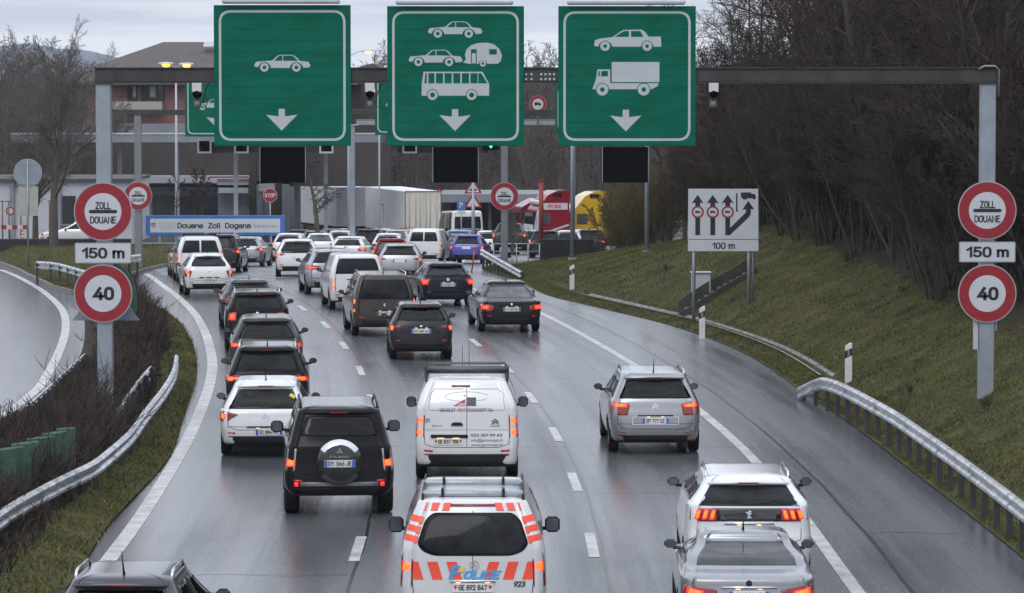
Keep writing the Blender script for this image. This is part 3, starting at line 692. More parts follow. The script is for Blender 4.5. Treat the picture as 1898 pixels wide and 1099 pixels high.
for k in range(210):
    y = 56 + 112 * rw.random() ** .9; s_ = float(tree_s(y)) + .1 + 9 * rw.random() ** 1.6; x = float(XR(y)) + s_
    if x > y * .156 + 2.0: continue
    zz = float(zbank(np.array(x), np.array(y))); px = 949 + x / y * F; sc = rw.uniform(.55, 1.15)
    if y < 81: continue
    if px < 1300: sc *= .6
    SHR[rw.randrange(4)].put((x, y, zz - .1), rw.uniform(0, 6.28), sc, ls, 'bare shrubs of the dark wood on the bank', 'shrub')
# tall trees against the sky behind the right hand sign
for (px, Y_, top, kd) in ((1325, 205, -60, 0), (1395, 190, -90, 1), (1300, 240, 10, 2), (1360, 220, -20, 3), (1435, 180, -80, 4), (1480, 200, -60, 0), (1270, 250, 40, 1), (1520, 185, -90, 2), (1460, 230, -40, 3), (1560, 195, -80, 1)):
    b = at(px, top, Y_); z0 = float(zroad(Y_)) + max(0, .45 * (b.x - 15)) ; H = b.z - z0
    WOOD[kd].put((b.x, Y_, z0 - .2), rw.uniform(0, 6.28), H / (11, 13, 12, 10, 11)[kd] * .98, 'tall bare tree rising against the grey sky right of the car and lorry sign', 'tall bare trees against the sky')
# trees on the left
TWL = pm('twig_greybrown', (.10, .085, .075), .9, 0, .35, .5)
TL = TreeKind('bare_tree', BARK, TWL, 91, 12, .27, kids=(26, 15, 12), up=.08, spread=.7, minr=.009)
LFT = [TreeKind('bare_tree', BARK, TWL, 70 + k, (11, 13, 12)[k], .16, kids=(26, 14, 11), minr=.010) for k in range(3)]
def tree_at(kind, px, base, top, Y_, h0, label, group=None):
    b = at(px, base, Y_); H = at(px, top, Y_).z - b.z
    return kind.put((b.x, Y_, b.z), rw.uniform(0, 6.28), H / h0, label, group)
tree_at(TL, 100, 462, 55, 178, 12, 'large bare tree with a stout grey trunk on the grass island at the far left')
tree_at(TL, 65, 462, 160, 186, 12, 'smaller bare tree with a straight trunk behind the round grey sign back')
for k, (px, top, Y_) in enumerate(((8, 90, 245), (40, 95, 255), (150, 100, 262), (70, 130, 250), (120, 150, 268), (185, 170, 258), (-20, 70, 250), (15, 150, 235), (85, 170, 240), (140, 190, 236), (50, 200, 238), (110, 95, 264), (28, 120, 272))):
    tree_at(LFT[k % 3], px, 452, top, Y_, (11, 13, 12)[k % 3], 'bare grey-brown tree among the trees in front of the pink hipped-roof building', 'bare trees before the pink building')
TP = TreeKind('pollard_tree', BARK, TWIG2, 95, 6.2, .20, kids=(12, 7, 5), up=-.01, spread=1.0, minr=.018)
tree_at(TP, 590, 436, 282, 212, 5.8, 'small pollarded bare tree with a dark trunk in front of the parked grey trailer')
TS = TreeKind('young_tree', BARK, TWIG2, 97, 4.0, .07, kids=(10, 7, 6), up=.02, spread=.7, minr=.02)
for px, top in ((332, 330), (362, 318), (376, 322)):
    tree_at(TS, px, 430, top, 197, 3.9, 'small bare tree standing behind the blue customs sign', 'small bare trees behind the blue sign')
OLV = pm('twig_olive', (.085, .068, .024), .9, 0, .4, .8)
SO = TreeKind('bare_shrub', BARKD, OLV, 66, 5.0, .05, kids=(13, 9, 7), stems=8, spread=.6, wobb=.09, minr=.012)
for px, Y_, sc in ((1172, 172, .85), (1188, 168, .9), (1208, 165, .85), (1235, 160, .8), (1160, 184, .8), (1178, 180, .9), (1195, 176, 1.0)):
    x = xat(px, Y_); SO.put((x, Y_, float(zbank(np.array(x), np.array(float(Y_)))) - .1), rw.uniform(0, 6.28), sc, 'olive-brown bare shrub between the yellow lorry and the dark wood', 'olive shrubs by the lorry lane', 'shrub')
for k in range(9):
    y = rw.uniform(62, 122); s_ = rw.uniform(1.6, float(tree_s(y)) - .2); x = float(XR(y)) + s_
    SHR[rw.randrange(4)].put((x, y, bz_(x, y) - .02), rw.uniform(0, 6.28), rw.uniform(.05, .11), 'low brown bramble clump in the grass of the right bank', 'bramble clumps in the bank grass', 'plant')
# the far wood behind the customs yard: one mass
def merged(name, kinds, spots, mat, label=None):
    V = []; FF = []; o = 0
    for (x, y, z, sc, rz, kd) in spots:
        for part in (kinds[kd].t, kinds[kd].c):
            me = part.data; v = np.empty(len(me.vertices) * 3, np.float32); me.vertices.foreach_get('co', v); v = v.reshape(-1, 3) * sc
            c, s_ = math.cos(rz), math.sin(rz); v = np.stack([v[:, 0] * c - v[:, 1] * s_ + x, v[:, 0] * s_ + v[:, 1] * c + y, v[:, 2] + z], 1)
            q = np.empty(len(me.loops), np.int32); me.loops.foreach_get('vertex_index', q); V.append(v); FF.append(q.reshape(-1, 4) + o); o += len(v)
    return tag(npmesh(name, np.concatenate(V), np.concatenate(FF), mat), kind='stuff')
FAR = [TreeKind('far_tree', BARK, TWIG, 120 + k, 12, .16, kids=(13, 7, 5), minr=.028) for k in range(3)]
sp_ = []
for k in range(230):
    y = rw.uniform(288, 360); x = rw.uniform(-.16, .06) * y; z = float(np.interp(y, [300, 420], [0, 10.5])) - 4.5; x = x if rw.random() < .75 else rw.uniform(-.05, .05) * y
    sp_.append((x, y, z, rw.uniform(.72, 1.0), rw.uniform(0, 6.28), rw.randrange(3)))
for k in range(110):
    y = rw.uniform(200, 290); x = rw.uniform(.045, .075) * y + 1.5; z = float(zroad(y)) + max(0, .45 * (x - 15))
    sp_.append((x, y, z, rw.uniform(.6, .95), rw.uniform(0, 6.28), rw.randrange(3)))
FWOOD = pm('far_wood_brown', (.085, .068, .060), .95, 0, .4, .15)
merged('woods', FAR, sp_, FWOOD)
for t_ in FAR: bpy.data.objects.remove(t_.t); bpy.data.objects.remove(t_.c)
# bushes of the median: bare twigs that read as one mass
def twigs(P, hs, rng, n_side=4, spread=.35):
    p0 = []; p1 = []; r0 = []; r1 = []
    for (x, y, z), h in zip(P, hs):
        d = np.array([rng.gauss(0, spread), rng.gauss(0, spread), 1.0]); d /= np.linalg.norm(d); a = np.array([x, y, z]); m = a + d * h * .55; e = m + (d + np.array([rng.gauss(0, .25), rng.gauss(0, .25), 0])) * h * .45
        p0 += [a, m]; p1 += [m, e]; r0 += [.012, .009]; r1 += [.009, .004]
        for _ in range(n_side):
            t = rng.uniform(.25, .95); q = a + (e - a) * t; dd = d + np.array([rng.gauss(0, .6), rng.gauss(0, .6), rng.gauss(.1, .3)]); dd /= np.linalg.norm(dd)
            p0.append(q); p1.append(q + dd * h * rng.uniform(.2, .45)); r0.append(.008); r1.append(.004)
    return tubes(p0, p1, r0, r1, 3)
rb = random.Random(3)
RL = curve_px([], [(40, -7.8), (54, -7.8), (58, -7.55), (62, -7.3), (71, -7.4), (80, -7.75), (87, -8.3), (100, -9.7), (130, -14.6)])
def bush(n, ylo, yhi, x0, x1, h0, h1, nm, mat, seed, side=4):
    r = random.Random(seed); P = []; H = []
    for k in range(n):
        y = r.uniform(ylo, yhi); a, b = float(x0(y)), float(x1(y))
        if b - a < .15: continue
        x = r.uniform(a, b); c = .75 + .35 * float(wob(np.array(x * 1.3), np.array(y * .9)))
        g = 1.0
        if 70 < y < 92 and (x < ML(y) + 2.0 or abs(x - (RL(y) - .55)) < .45): g = .5
        P.append((x, y, float(zmed(np.array(x), np.array(y))) - .05)); H.append(r.uniform(h0, h1) * max(.3, c) * g)
    v, f_ = twigs(P, H, r, side); return tag(npmesh(nm, v, f_, mat), kind='stuff')
bush(6500, 48, 126, lambda y: ML(y) + .9, lambda y: RL(y) - .35, .7, 1.5, 'bare_undergrowth', TWIG2, 4, 5)
bush(4500, 46, 122, lambda y: ML(y) + .7, lambda y: RL(y) - .5, .5, 1.3, 'reddish_undergrowth', TWIGR, 5, 5)
bush(2600, 48, 110, lambda y: RL(y) - .3, lambda y: np.minimum(RL(y) + .55, MR(y) - .8), .25, .65, 'roadside_undergrowth', TWIG2, 6, 4)

# ------------------------------------------------------------------ vehicles
def inpoly(x, y, P):
    r = False; n = len(P)
    for i in range(n):
        (x0, y0), (x1, y1) = P[i], P[i - 1]
        if (y0 > y) != (y1 > y) and x < (x1 - x0) * (y - y0) / (y1 - y0) + x0: r = not r
    return r
class Shell:
    """car body as a stack of rounded plan outlines; rear bumper at y = 0, nose at y = L"""
    def __init__(s, kind, L, W, H, zb, rake, rw, n=9, crown=.03, zlow=.24, wheel=.32, tail=.95, slope=None):
        s.L, s.W, s.H, s.zb, s.n, s.crown, s.wheel, s.zlow, s.kind, s.rw = L, W, H, zb, n, crown, wheel, zlow, kind, rw
        h = W / 2; ze = H - .10
        if kind in ('van', 'box'):
            lv = [(zlow, .06, L - .15, .93), (zlow + .10, .0, L - .05, .965), (.55, .0, L, .985), (.75, .02, L - .02, 1.0), (.95, .04, L - .12, .995), (zb, .05, L - .75, .98), (zb + .08, .055, L - .95, .97),
                  (zb + (ze - zb) * .6, .05 + rake * .45, L - 1.45, (.97 + rw) / 2 + .01), (ze, .05 + rake, L - 1.85, rw)]
        elif kind == 'sedan':
            lv = [(zlow, .12, L - .12, .9), (zlow + .09, .03, L - .05, .95), (.52, .0, L, .985), (.66, .015, L - .02, 1.0), (.82, .05, L - .18, .995), (.92, .075, L - .8, .975), (zb - .03, .10, L - 1.2, .955), (zb, .20, L - 1.45, .93),
                  (zb + .035, .62, L - 1.6, .90), (zb + .14, .86, L - 1.85, .86), (ze - .06, 1.28, L - 2.2, rw + .03), (ze, 1.45, L - 2.3, rw)]
        else:
            e = slope if slope is not None else .0
            lv = [(zlow, .12, L - .12, .9), (zlow + .09, .02, L - .05, .955), (.50, .0, L, .985), (.64, .01, L - .01, 1.0), (.80, .035 + e * .3, L - .10, 1.0), (.93, .07 + e * .6, L - .45, .985), (zb, .10 + e, L - 1.1, .955), (zb + .06, .13 + e, L - 1.25, .92),
                  (zb + (ze - zb) * .55, .13 + e + rake * .5, L - 1.7, (.92 + rw) / 2 + .005), (ze, .13 + e + rake, L - 2.0, rw)]
        z = [q[0] for q in lv]
        fine = sorted(set([round(a + (b - a) * t, 4) for a, b in zip(z, z[1:]) for t in (0, .25, .5, .75)] + [z[-1]]))
        s.z = np.array(fine); s.yr = pchip(z, [q[1] for q in lv], s.z); s.yf = pchip(z, [q[2] for q in lv], s.z); s.w = pchip(z, [q[3] * h for q in lv], s.z)
        # roof cap
        zc, yr, yf, w = [], [], [], []; y0, y1, w0 = s.yr[-1], s.yf[-1], s.w[-1]; ym = (y0 + y1) / 2
        for a in (20, 38, 52, 64, 74, 82, 87):
            k = math.cos(R(a)); zc.append(ze + (H - ze) * math.sin(R(a))); q = k ** .30
            w.append(w0 * q); yr.append(ym + (y0 - ym) * (k ** .22)); yf.append(ym + (y1 - ym) * (k ** .22))
        s.Z = np.concatenate([s.z, zc]); s.YR = np.concatenate([s.yr, yr]); s.YF = np.concatenate([s.yf, yf]); s.WW = np.concatenate([s.w, w])
    def wz(s, z): return float(np.interp(z, s.Z, s.WW))
    def yz(s, z): return float(np.interp(z, s.Z, s.YR)), float(np.interp(z, s.Z, s.YF))
    def rear(s, x, z):
        a, b = s.yz(z); w = s.wz(z); q = min(abs(x / w), .9999); L2 = (b - a) / 2
        return (a + b) / 2 - L2 * (1 - q ** s.n) ** (1 / s.n) + s.crown * q * q
    def R(s, x, z, off=0.0):
        e = .004; y = s.rear(x, z); dx = (s.rear(x + e, z) - s.rear(x - e, z)) / (2 * e); dz = (s.rear(x, z + e) - s.rear(x, z - e)) / (2 * e)
        n = Vector((dx, -1, dz)).normalized(); return Vector((x, y, z)) + n * off
    def Sd(s, y, z, sg, off=0.0):
        def xx(y, z):
            a, b = s.yz(z); q = min(abs((y - (a + b) / 2) / ((b - a) / 2)), .9999); return s.wz(z) * (1 - q ** s.n) ** (1 / s.n)
        e = .004; x = xx(y, z); n = Vector((1, -(xx(y + e, z) - xx(y - e, z)) / (2 * e), -(xx(y, z + e) - xx(y, z - e)) / (2 * e))).normalized()
        p = Vector((x, y, z)) + n * off; p.x *= sg; return p
    def F(s, x, z, off=0.0):
        a, b = s.yz(z); w = s.wz(z); q = min(abs(x / w), .9999); L2 = (b - a) / 2
        return Vector((x, (a + b) / 2 + L2 * (1 - q ** s.n) ** (1 / s.n) + off, z + off * .5))
    def body(s, wheels, wr, holes=None):
        n = s.n; xs = np.linspace(-.82, .82, 35 if holes else 21); nx = len(xs); q0 = (1 - .82 ** n) ** (1 / n)
        qs = q0 * np.sin(np.linspace(-1, 1, 65) * math.pi / 2); qs = np.sign(qs) * np.abs(qs / q0) ** 1.0 * q0
        rx, rq = [], []
        for x in xs: rx.append(x); rq.append(None)
        V = []; nL = len(s.Z)
        for z, yr, yf, w in zip(s.Z, s.YR, s.YF, s.WW):
            c, L2 = (yr + yf) / 2, (yf - yr) / 2; ring = []
            for x in xs: ring.append((w * x, c - L2 * (1 - abs(x) ** n) ** (1 / n) + s.crown * x * x))
            for q in qs[1:-1]: ring.append((w * (1 - abs(q) ** n) ** (1 / n), c + L2 * q))
            for x in xs[::-1]: ring.append((w * x, c + L2 * (1 - abs(x) ** n) ** (1 / n)))
            for q in qs[::-1][1:-1]: ring.append((-w * (1 - abs(q) ** n) ** (1 / n), c + L2 * q))
            for x, y in ring:
                for yw in wheels:
                    if (y - yw) ** 2 + (z - wr) ** 2 < (wr + .055) ** 2 and abs(x) > .55 * w: x = x * .70
                V.append((x, y, z))
        k = len(V) // nL; V = np.array(V); i = np.arange(nL - 1)[:, None] * k + np.arange(k)[None, :]; j = np.arange(nL - 1)[:, None] * k + ((np.arange(k) + 1) % k)[None, :]
        f = [tuple(q) for q in np.stack([i, j, j + k, i + k], -1).reshape(-1, 4)]
        mb = MB(); mb.add(V, f, 0, True)
        for q in range(len(f)):
            c = V[list(f[q])].mean(0)
            for yw in wheels:
                if (c[1] - yw) ** 2 + (c[2] - wr) ** 2 < (wr + .075) ** 2 and abs(c[0]) > .3: mb.m[q] = 1
            if c[2] < s.zlow + .05: mb.m[q] = 1
        if holes:
            ym = V[:, 1].mean(); keep = []
            for q in range(len(f)):
                P = V[list(f[q])]; c = P.mean(0); kill = False
                for side_, poly in holes:
                    if side_ == 's':
                        if abs(c[0]) < .45 * s.W * .8: continue
                        I = [inpoly(p[1], p[2], poly) for p in P]; ci = inpoly(c[1], c[2], poly); cc = q % k; ok = nx <= cc < k
                    else:
                        if (c[1] < ym) != (side_ == 'r'): continue
                        I = [inpoly(p[0], p[2], poly) for p in P]; ci = inpoly(c[0], c[2], poly); ok = True
                    if not ok: continue
                    if all(I): kill = True
                    elif ci: mb.m[q] = 1
                if not kill: keep.append(q)
            mb.f = [mb.f[q] for q in keep]; mb.m = [mb.m[q] for q in keep]; mb.sm = [mb.sm[q] for q in keep]
        mb.f.append(tuple(reversed(range(k)))); mb.m.append(1); mb.sm.append(False)
        mb.f.append(tuple((nL - 1) * k + a for a in range(k))); mb.m.append(0); mb.sm.append(True)
        return mb
def patch(mb, pts, fn, off=.006, depth=.012, mi=0, rings=5, step=.06, smooth=True):
    """a shallow cap laid over a curved surface; pts in surface coordinates"""
    P = subdiv(pts, step); n = len(P); cx = sum(p[0] for p in P) / n; cy = sum(p[1] for p in P) / n; v = [fn(cx, cy, off)]
    for k in range(1, rings + 1):
        t = k / rings; v += [fn(cx + (p[0] - cx) * t, cy + (p[1] - cy) * t, off) for p in P]
    v += [fn(p[0], p[1], off - depth) for p in P]
    f = [(0, 1 + j, 1 + (j + 1) % n) for j in range(n)]
    for k in range(rings):
        o, o2 = 1 + k * n, 1 + (k + 1) * n
        f += [(o + j, o2 + j, o2 + (j + 1) % n, o + (j + 1) % n) for j in range(n)]
    o = len(mb.f); mb.add(v, f, mi, smooth)
    for q in range(n): mb.sm[-1 - q] = False
    return mb
def seam(mb, pts, fn, w=.010, off=.0025, mi=0):
    P = [Vector(p) for p in pts]; Q = []
    for a, b in zip(P, P[1:]):
        k = max(1, int((b - a).length / .06)); Q += [a + (b - a) * i / k for i in range(k)]
    Q.append(P[-1]); v = []
    for i, p in enumerate(Q):
        t = (Q[min(i + 1, len(Q) - 1)] - Q[max(i - 1, 0)]).normalized(); nn = Vector((-t.y, t.x)) * w / 2
        v += [fn(p.x - nn.x, p.y - nn.y, off), fn(p.x + nn.x, p.y + nn.y, off)]
    return mb.add(v, [(2 * i, 2 * i + 1, 2 * i + 3, 2 * i + 2) for i in range(len(Q) - 1)], mi)
def surf_text(mb, st, fn, cx, cz, size, width=None, off=.008, mi=0, shear=0., bold=0., sx=1.):
    V, Fc = text(st, size, sx, shear, bold)
    if width:
        a = max(p[0] for p in V) - min(p[0] for p in V); V = [(p[0] * width / a, p[1]) for p in V]
    return mb.add([fn(cx + p[0], cz + p[1], off) for p in V], Fc, mi)

WHEELS = {}
def add_wheels(root, S_, wheels, wr, tw=.205):
    for yw in wheels:
        for sg in (-1, 1):
            key = (round(wr, 3), tw)
            if key not in WHEELS:
                t = MB(); h = tw / 2
                t.lathe([(wr * .62, -h * .9), (wr * .86, -h), (wr * .97, -h * .86), (wr, -h * .55), (wr * .993, 0), (wr, h * .55), (wr * .97, h * .86), (wr * .86, h), (wr * .62, h * .9), (wr * .62, -h * .9)], (0, 0, 0), 'x', 28)
                r_ = MB(); r_.lathe([(wr * .66, h * .80), (wr * .60, h * .86), (wr * .57, h * .45), (wr * .3, h * .5), (.05, h * .62), (.0, h * .62)], (0, 0, 0), 'x', 20)
                for k in range(5):
                    a = 6.2832 * k / 5; r_.box((h * .62, math.cos(a) * wr * .33, math.sin(a) * wr * .33), (.03, .07, wr * .56), 0, Matrix.Rotation(a - math.pi / 2, 3, 'X'))
                t_, r2 = t.build('tyre', RUBBER), r_.build('rim', RIM); WHEELS[key] = (t_.data, r2.data); bpy.data.objects.remove(t_); bpy.data.objects.remove(r2)
            te, re_ = WHEELS[key]
            wh = bpy.data.objects.new('wheel', te); COL.objects.link(wh); wh.parent = root
            wh.location = (sg * (S_.W / 2 - .015 - tw / 2), yw, wr)
            if sg < 0: wh.rotation_euler = (0, 0, math.pi)
            rm = bpy.data.objects.new('rim', re_); COL.objects.link(rm); rm.parent = wh

def mirror_pts(p): return [(-x, z) for x, z in p][::-1]
def plate(root, Sh, x, z, kind, st, w=.52, h=.115, detail=True, off=.016):
    fn = Sh.R; mb = MB(); patch(mb, [(x - w / 2, z - h / 2), (x + w / 2, z - h / 2), (x + w / 2, z + h / 2), (x - w / 2, z + h / 2)], fn, off, .02, 0, 2, .2, False)
    p = mb.build('number_plate', PLATE, root)
    if kind == 'fr':
        for sg in (-1, 1):
            b = MB(); cx = x + sg * (w / 2 - .028); patch(b, [(cx - .026, z - h / 2 + .004), (cx + .026, z - h / 2 + .004), (cx + .026, z + h / 2 - .004), (cx - .026, z + h / 2 - .004)], fn, off + .002, .002, 0, 1, .2, False); b.build('country_band', EUBLUE, p)
    elif kind == 'ch':
        for sg in (-1, 1):
            b = MB(); cx = x + sg * (w / 2 - .035); patch(b, [(cx - .020, z + .03), (cx + .020, z + .03), (cx + .020, z), (cx, z - .03), (cx - .020, z)], fn, off + .002, .002, 0, 1, .2, False); b.build('canton_shield', REFL, p)
    if detail and st:
        t = MB(); surf_text(t, st, fn, x, z, h * .62, width=w * (.70 if kind == 'fr' else .72), off=off + .004, bold=.012); t.build('lettering', LETTER, p)
    return p
LIGHTS = {   # right-hand rear lamp outlines: (lens polygons, lit polygons) as (fraction of half width, height from the belt line)
    'block': ([[(.70, -.10), (.95, -.02), (.985, -.10), (.975, -.30), (.80, -.32)]], [[(.80, -.10), (.93, -.06), (.94, -.19), (.83, -.2)]]),
    'wedge': ([[(.58, -.07), (.94, -.00), (.985, -.07), (.98, -.22), (.84, -.24), (.76, -.16)]], [[(.84, -.07), (.95, -.05), (.955, -.16), (.86, -.18)]]),
    'slim': ([[(.48, -.06), (.95, -.02), (.985, -.08), (.98, -.20), (.60, -.16)]], [[(.55, -.09), (.93, -.07), (.95, -.16), (.82, -.17), (.81, -.13), (.60, -.13)]]),
    'square': ([[(.64, -.08), (.89, -.08), (.90, -.32), (.65, -.32)]], [[(.67, -.11), (.865, -.11), (.87, -.29), (.68, -.29)]]),
    'tall': ([[(.90, .16), (.965, .14), (.985, -.10), (.985, -.42), (.90, -.42)]], [[(.915, .02), (.965, .02), (.97, -.12), (.915, -.12)], [(.915, -.27), (.965, -.27), (.97, -.36), (.915, -.36)]]),
    'post': ([[(.81, -.04), (.955, -.06), (.965, -.46), (.82, -.46)]], [[(.83, -.08), (.94, -.10), (.945, -.22), (.835, -.22)], [(.835, -.30), (.945, -.30), (.945, -.43), (.835, -.43)]]),
    'post1': ([[(.86, -.10), (.965, -.08), (.97, -.42), (.86, -.42)]], [[(.88, -.16), (.955, -.15), (.955, -.36), (.88, -.36)]]),
    'sedan': ([[(.56, -.16), (.93, -.08), (.985, -.16), (.97, -.34), (.58, -.30)]], [[(.72, -.16), (.93, -.12), (.95, -.26), (.73, -.26)]]),
    'split': ([[(.60, -.06), (.93, -.02), (.985, -.08), (.975, -.20), (.60, -.20)]], [[(.66, -.08), (.94, -.06), (.95, -.15), (.67, -.15)]]),
    'hook': ([[(.62, -.07), (.90, -.05), (.985, -.02), (.98, -.26), (.86, -.24), (.82, -.14), (.63, -.12)]], [[(.84, -.08), (.955, -.06), (.95, -.19), (.87, -.2)]]),
    'star': ([[(.66, -.06), (.95, .01), (.985, -.06), (.965, -.27), (.75, -.25)]], [[(.72, -.08), (.92, -.04), (.95, -.10), (.93, -.22), (.78, -.21)]]),
    'claw': ([[(.50, -.02), (.93, -.02), (.93, -.20), (.50, -.20)]], [[(.53 + a, -.035), (.60 + a, -.035), (.635 + a, -.18), (.565 + a, -.18)] for a in (0, .115, .23)]),
    'offroad': ([[(.79, -.02), (.95, -.03), (.965, -.40), (.80, -.40)]], [[(.80, -.20), (.94, -.20), (.945, -.33), (.81, -.33)]]),
    'coupe': ([[(.46, -.17), (.90, -.10), (.96, -.18), (.95, -.36), (.48, -.32)]], [[(.64, -.19), (.88, -.14), (.90, -.29), (.65, -.29)], [(.50, -.25), (.61, -.24), (.61, -.30), (.50, -.30)]]),
    'vito': ([[(.81, -.06), (.94, .04), (.965, -.02), (.97, -.42), (.82, -.42)]], [[(.83, -.09), (.945, -.07), (.95, -.22), (.835, -.22)]]),
    'mpv': ([[(.57, -.04), (.93, .0), (.975, -.06), (.975, -.26), (.60, -.26)]], [[(.60, -.05), (.91, -.025), (.92, -.11), (.61, -.11)]]),
}
def car(label, cx, d, hd, shell, col, name='hatchback', cat='car', light='block', pl=None, win=None, side='2', lit=True, x=None, rails=False, ant=True, metal=0., bump=.20, spoiler=.10, mir=None, mirz=None, group='vehicles queuing towards the customs post', wiper=True, detail=None, roofmat=None, lmat=None, gmat=None, zoff=0., litmat=None, handle=True, bumper=True, tw=.205, hi=True, see=False):
    Sh = shell; L, Wd, H, zb = Sh.L, Sh.W, Sh.H, Sh.zb; detail = d < 135 if detail is None else detail
    X = xat(cx, d); z = float(zroad(d + 1.5)) + zoff
    root = thing(name, label, cat, (X, d, z), R(hd), group); fn = Sh.R
    sl_ = (float(zroad(d + 3.5)) - float(zroad(d + .5))) / 3; root.rotation_euler = (sl_, 0, R(hd))
    wr = Sh.wheel; wheels = (.80 if Sh.kind != 'sedan' else 1.0, L - .85)
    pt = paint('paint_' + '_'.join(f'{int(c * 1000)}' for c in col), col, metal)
    X2 = lambda q: [(a * Sh.wz(b), b) for a, b in q]
    if win is None: win = [(.80, zb + .05), (.74, H - .17)]
    ze = H - .14; a0, b0 = Sh.yz(zb + .07); a1, b1 = Sh.yz(ze); m0, m1 = a0 + .30, b0 - .30; mid = (m0 + m1) / 2; holes = None
    if see:
        q = X2([(-win[0][0], win[0][1]), (win[0][0], win[0][1])] + [w_ for w_ in win[1:]] + [(-a, b) for a, b in reversed(win[1:])]); holes = [('r', q)]
        if side == '2': holes += [('s', [(m0, zb + .06), (mid - .05, zb + .06), (mid - .05, ze), (a1 + .26, ze)]), ('s', [(mid + .05, zb + .06), (m1, zb + .06), (b1 - .22, ze), (mid + .05, ze)])]
        fz = [(-.86, zb + .08), (.86, zb + .08), (.80, H - .15), (-.80, H - .15)]; fq = X2(fz); holes.append(('f', fq))
        mb = MB(); patch(mb, fq, Sh.F, .004, .010, 0, 6, .08); mb.build('windscreen', SEEGLASS, root)
        st = MB()
        for y_, w_, h_, xs_ in ((a0 + .85, 1.22, zb + .02, (-.40, .40)), (b0 - 1.25, .48, zb + .10, (-.37, .37))):
            if w_ > 1: st.box((0, y_, (h_ + .5) / 2), (w_, .16, h_ - .5), 0, None, .05)
            for x_ in xs_:
                if w_ < 1: st.box((x_, y_, (h_ + .5) / 2), (w_, .16, h_ - .5), 0, None, .06)
                st.box((x_, y_, h_ + .10), (.27, .10, .17), 0, None, .04); st.box((x_, y_, h_ + .0), (.10, .04, .10))
        st.build('seats', SEATM, root)
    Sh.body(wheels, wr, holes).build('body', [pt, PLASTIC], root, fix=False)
    add_wheels(root, Sh, wheels, wr, tw)
    # rear window
    if win:
        q = X2([(-win[0][0], win[0][1]), (win[0][0], win[0][1])] + [w_ for w_ in win[1:]] + [(-a, b) for a, b in reversed(win[1:])])
        mb = MB(); patch(mb, roundpoly(q, .07), fn, .004, .012, 0, 7, .07); w_ = mb.build('rear_window', SEEGLASS if see else gmat or GLASS, root)
        if wiper:
            mb = MB(); z0 = win[0][1] + .035; seam(mb, [(.02, z0), (.20, z0 + .012), (.40, z0 + .05)], fn, .022, .013); mb.build('wiper', PLASTIC, w_)
    # side windows
    def sidewin(y0b, y1b, y0t, y1t):
        for sg in (-1, 1):
            mb = MB(); patch(mb, roundpoly([(y0b, zb + .06), (y1b, zb + .06), (y1t, ze), (y0t, ze)], .05), lambda y, z_, o, sg=sg: Sh.Sd(y, z_, sg, o), .004, .012, 0, 3, .15); mb.build('side_window', SEEGLASS if see else GLASS, root)
    if side == '2':
        sidewin(m0, mid - .05, a1 + .26, mid - .05); sidewin(mid + .05, m1, mid + .05, b1 - .22)
    elif side == 'v': sidewin(b0 - 1.35, b0 - .28, b0 - 1.35, b1 - .2)
    # lamps
    ls_, li_ = LIGHTS[light]
    for sg in (-1, 1):
        mb = MB()
        for p in ls_:
            q = X2([(a, zb + b) for a, b in p]); q = q if sg > 0 else mirror_pts(q); patch(mb, roundpoly(q, .025, 3), fn, .014, .035, 0, 5, .03)
        t = mb.build('tail_light', lmat or LENS, root)
        if lit:
            for p in li_:
                q = X2([(a, zb + b) for a, b in p]); q = q if sg > 0 else mirror_pts(q); mb = MB(); patch(mb, roundpoly(q, .02, 3), fn, .019, .01, 0, 4, .025); lp = mb.build('lamp', LITRED, t)
                f_ = .60 if litmat is LITRED else .72; cx_, cz_ = sum(k[0] for k in q) / len(q), sum(k[1] for k in q) / len(q); mb = MB(); patch(mb, roundpoly([(cx_ + (a - cx_) * f_, cz_ + (b_ - cz_) * f_) for a, b_ in q], .02, 3), fn, .023, .006, 0, 4, .025)
                lc = mb.build('lamp_core', LITRED2 if litmat is LITRED else LIT, t)
    # bumper and reflectors
    if bumper:
        mb = MB(); zt = Sh.zlow + bump; patch(mb, roundpoly(X2([(-.93, Sh.zlow + .01), (.93, Sh.zlow + .01), (.955, zt - .03), (.80, zt), (-.80, zt), (-.955, zt - .03)]), .04), fn, .012, .03, 0, 4, .09); bp = mb.build('bumper', PLASTIC, root)
        for sg in (-1, 1):
            mb = MB(); q = X2([(.66, zt + .04), (.86, zt + .05), (.86, zt + .085), (.66, zt + .075)]); patch(mb, q if sg > 0 else mirror_pts(q), fn, .010, .02, 0, 1, .1); mb.build('reflector', REFL, bp)
    # trim
    if detail:
        mb = MB(); g = zb - .02; zt = Sh.zlow + bump
        seam(mb, X2([(-.86, g), (-.80, zt + .18), (-.62, zt + .12), (.62, zt + .12), (.80, zt + .18), (.86, g)]), fn)
        seam(mb, X2([(-.93, .62), (.93, .62)]) if Sh.kind != 'van' else X2([(0, zt + .12), (0, H - .16)]), fn)
        for sg in (-1, 1):
            for yy in ((m0 + m1) / 2, m1 - .1, m0 + .15): seam(mb, [(yy, .35), (yy, zb + .05)], lambda y, z_, o, sg=sg: Sh.Sd(y, z_, sg, o), .012)
        mb.build('panel_gap', PLASTIC, root)
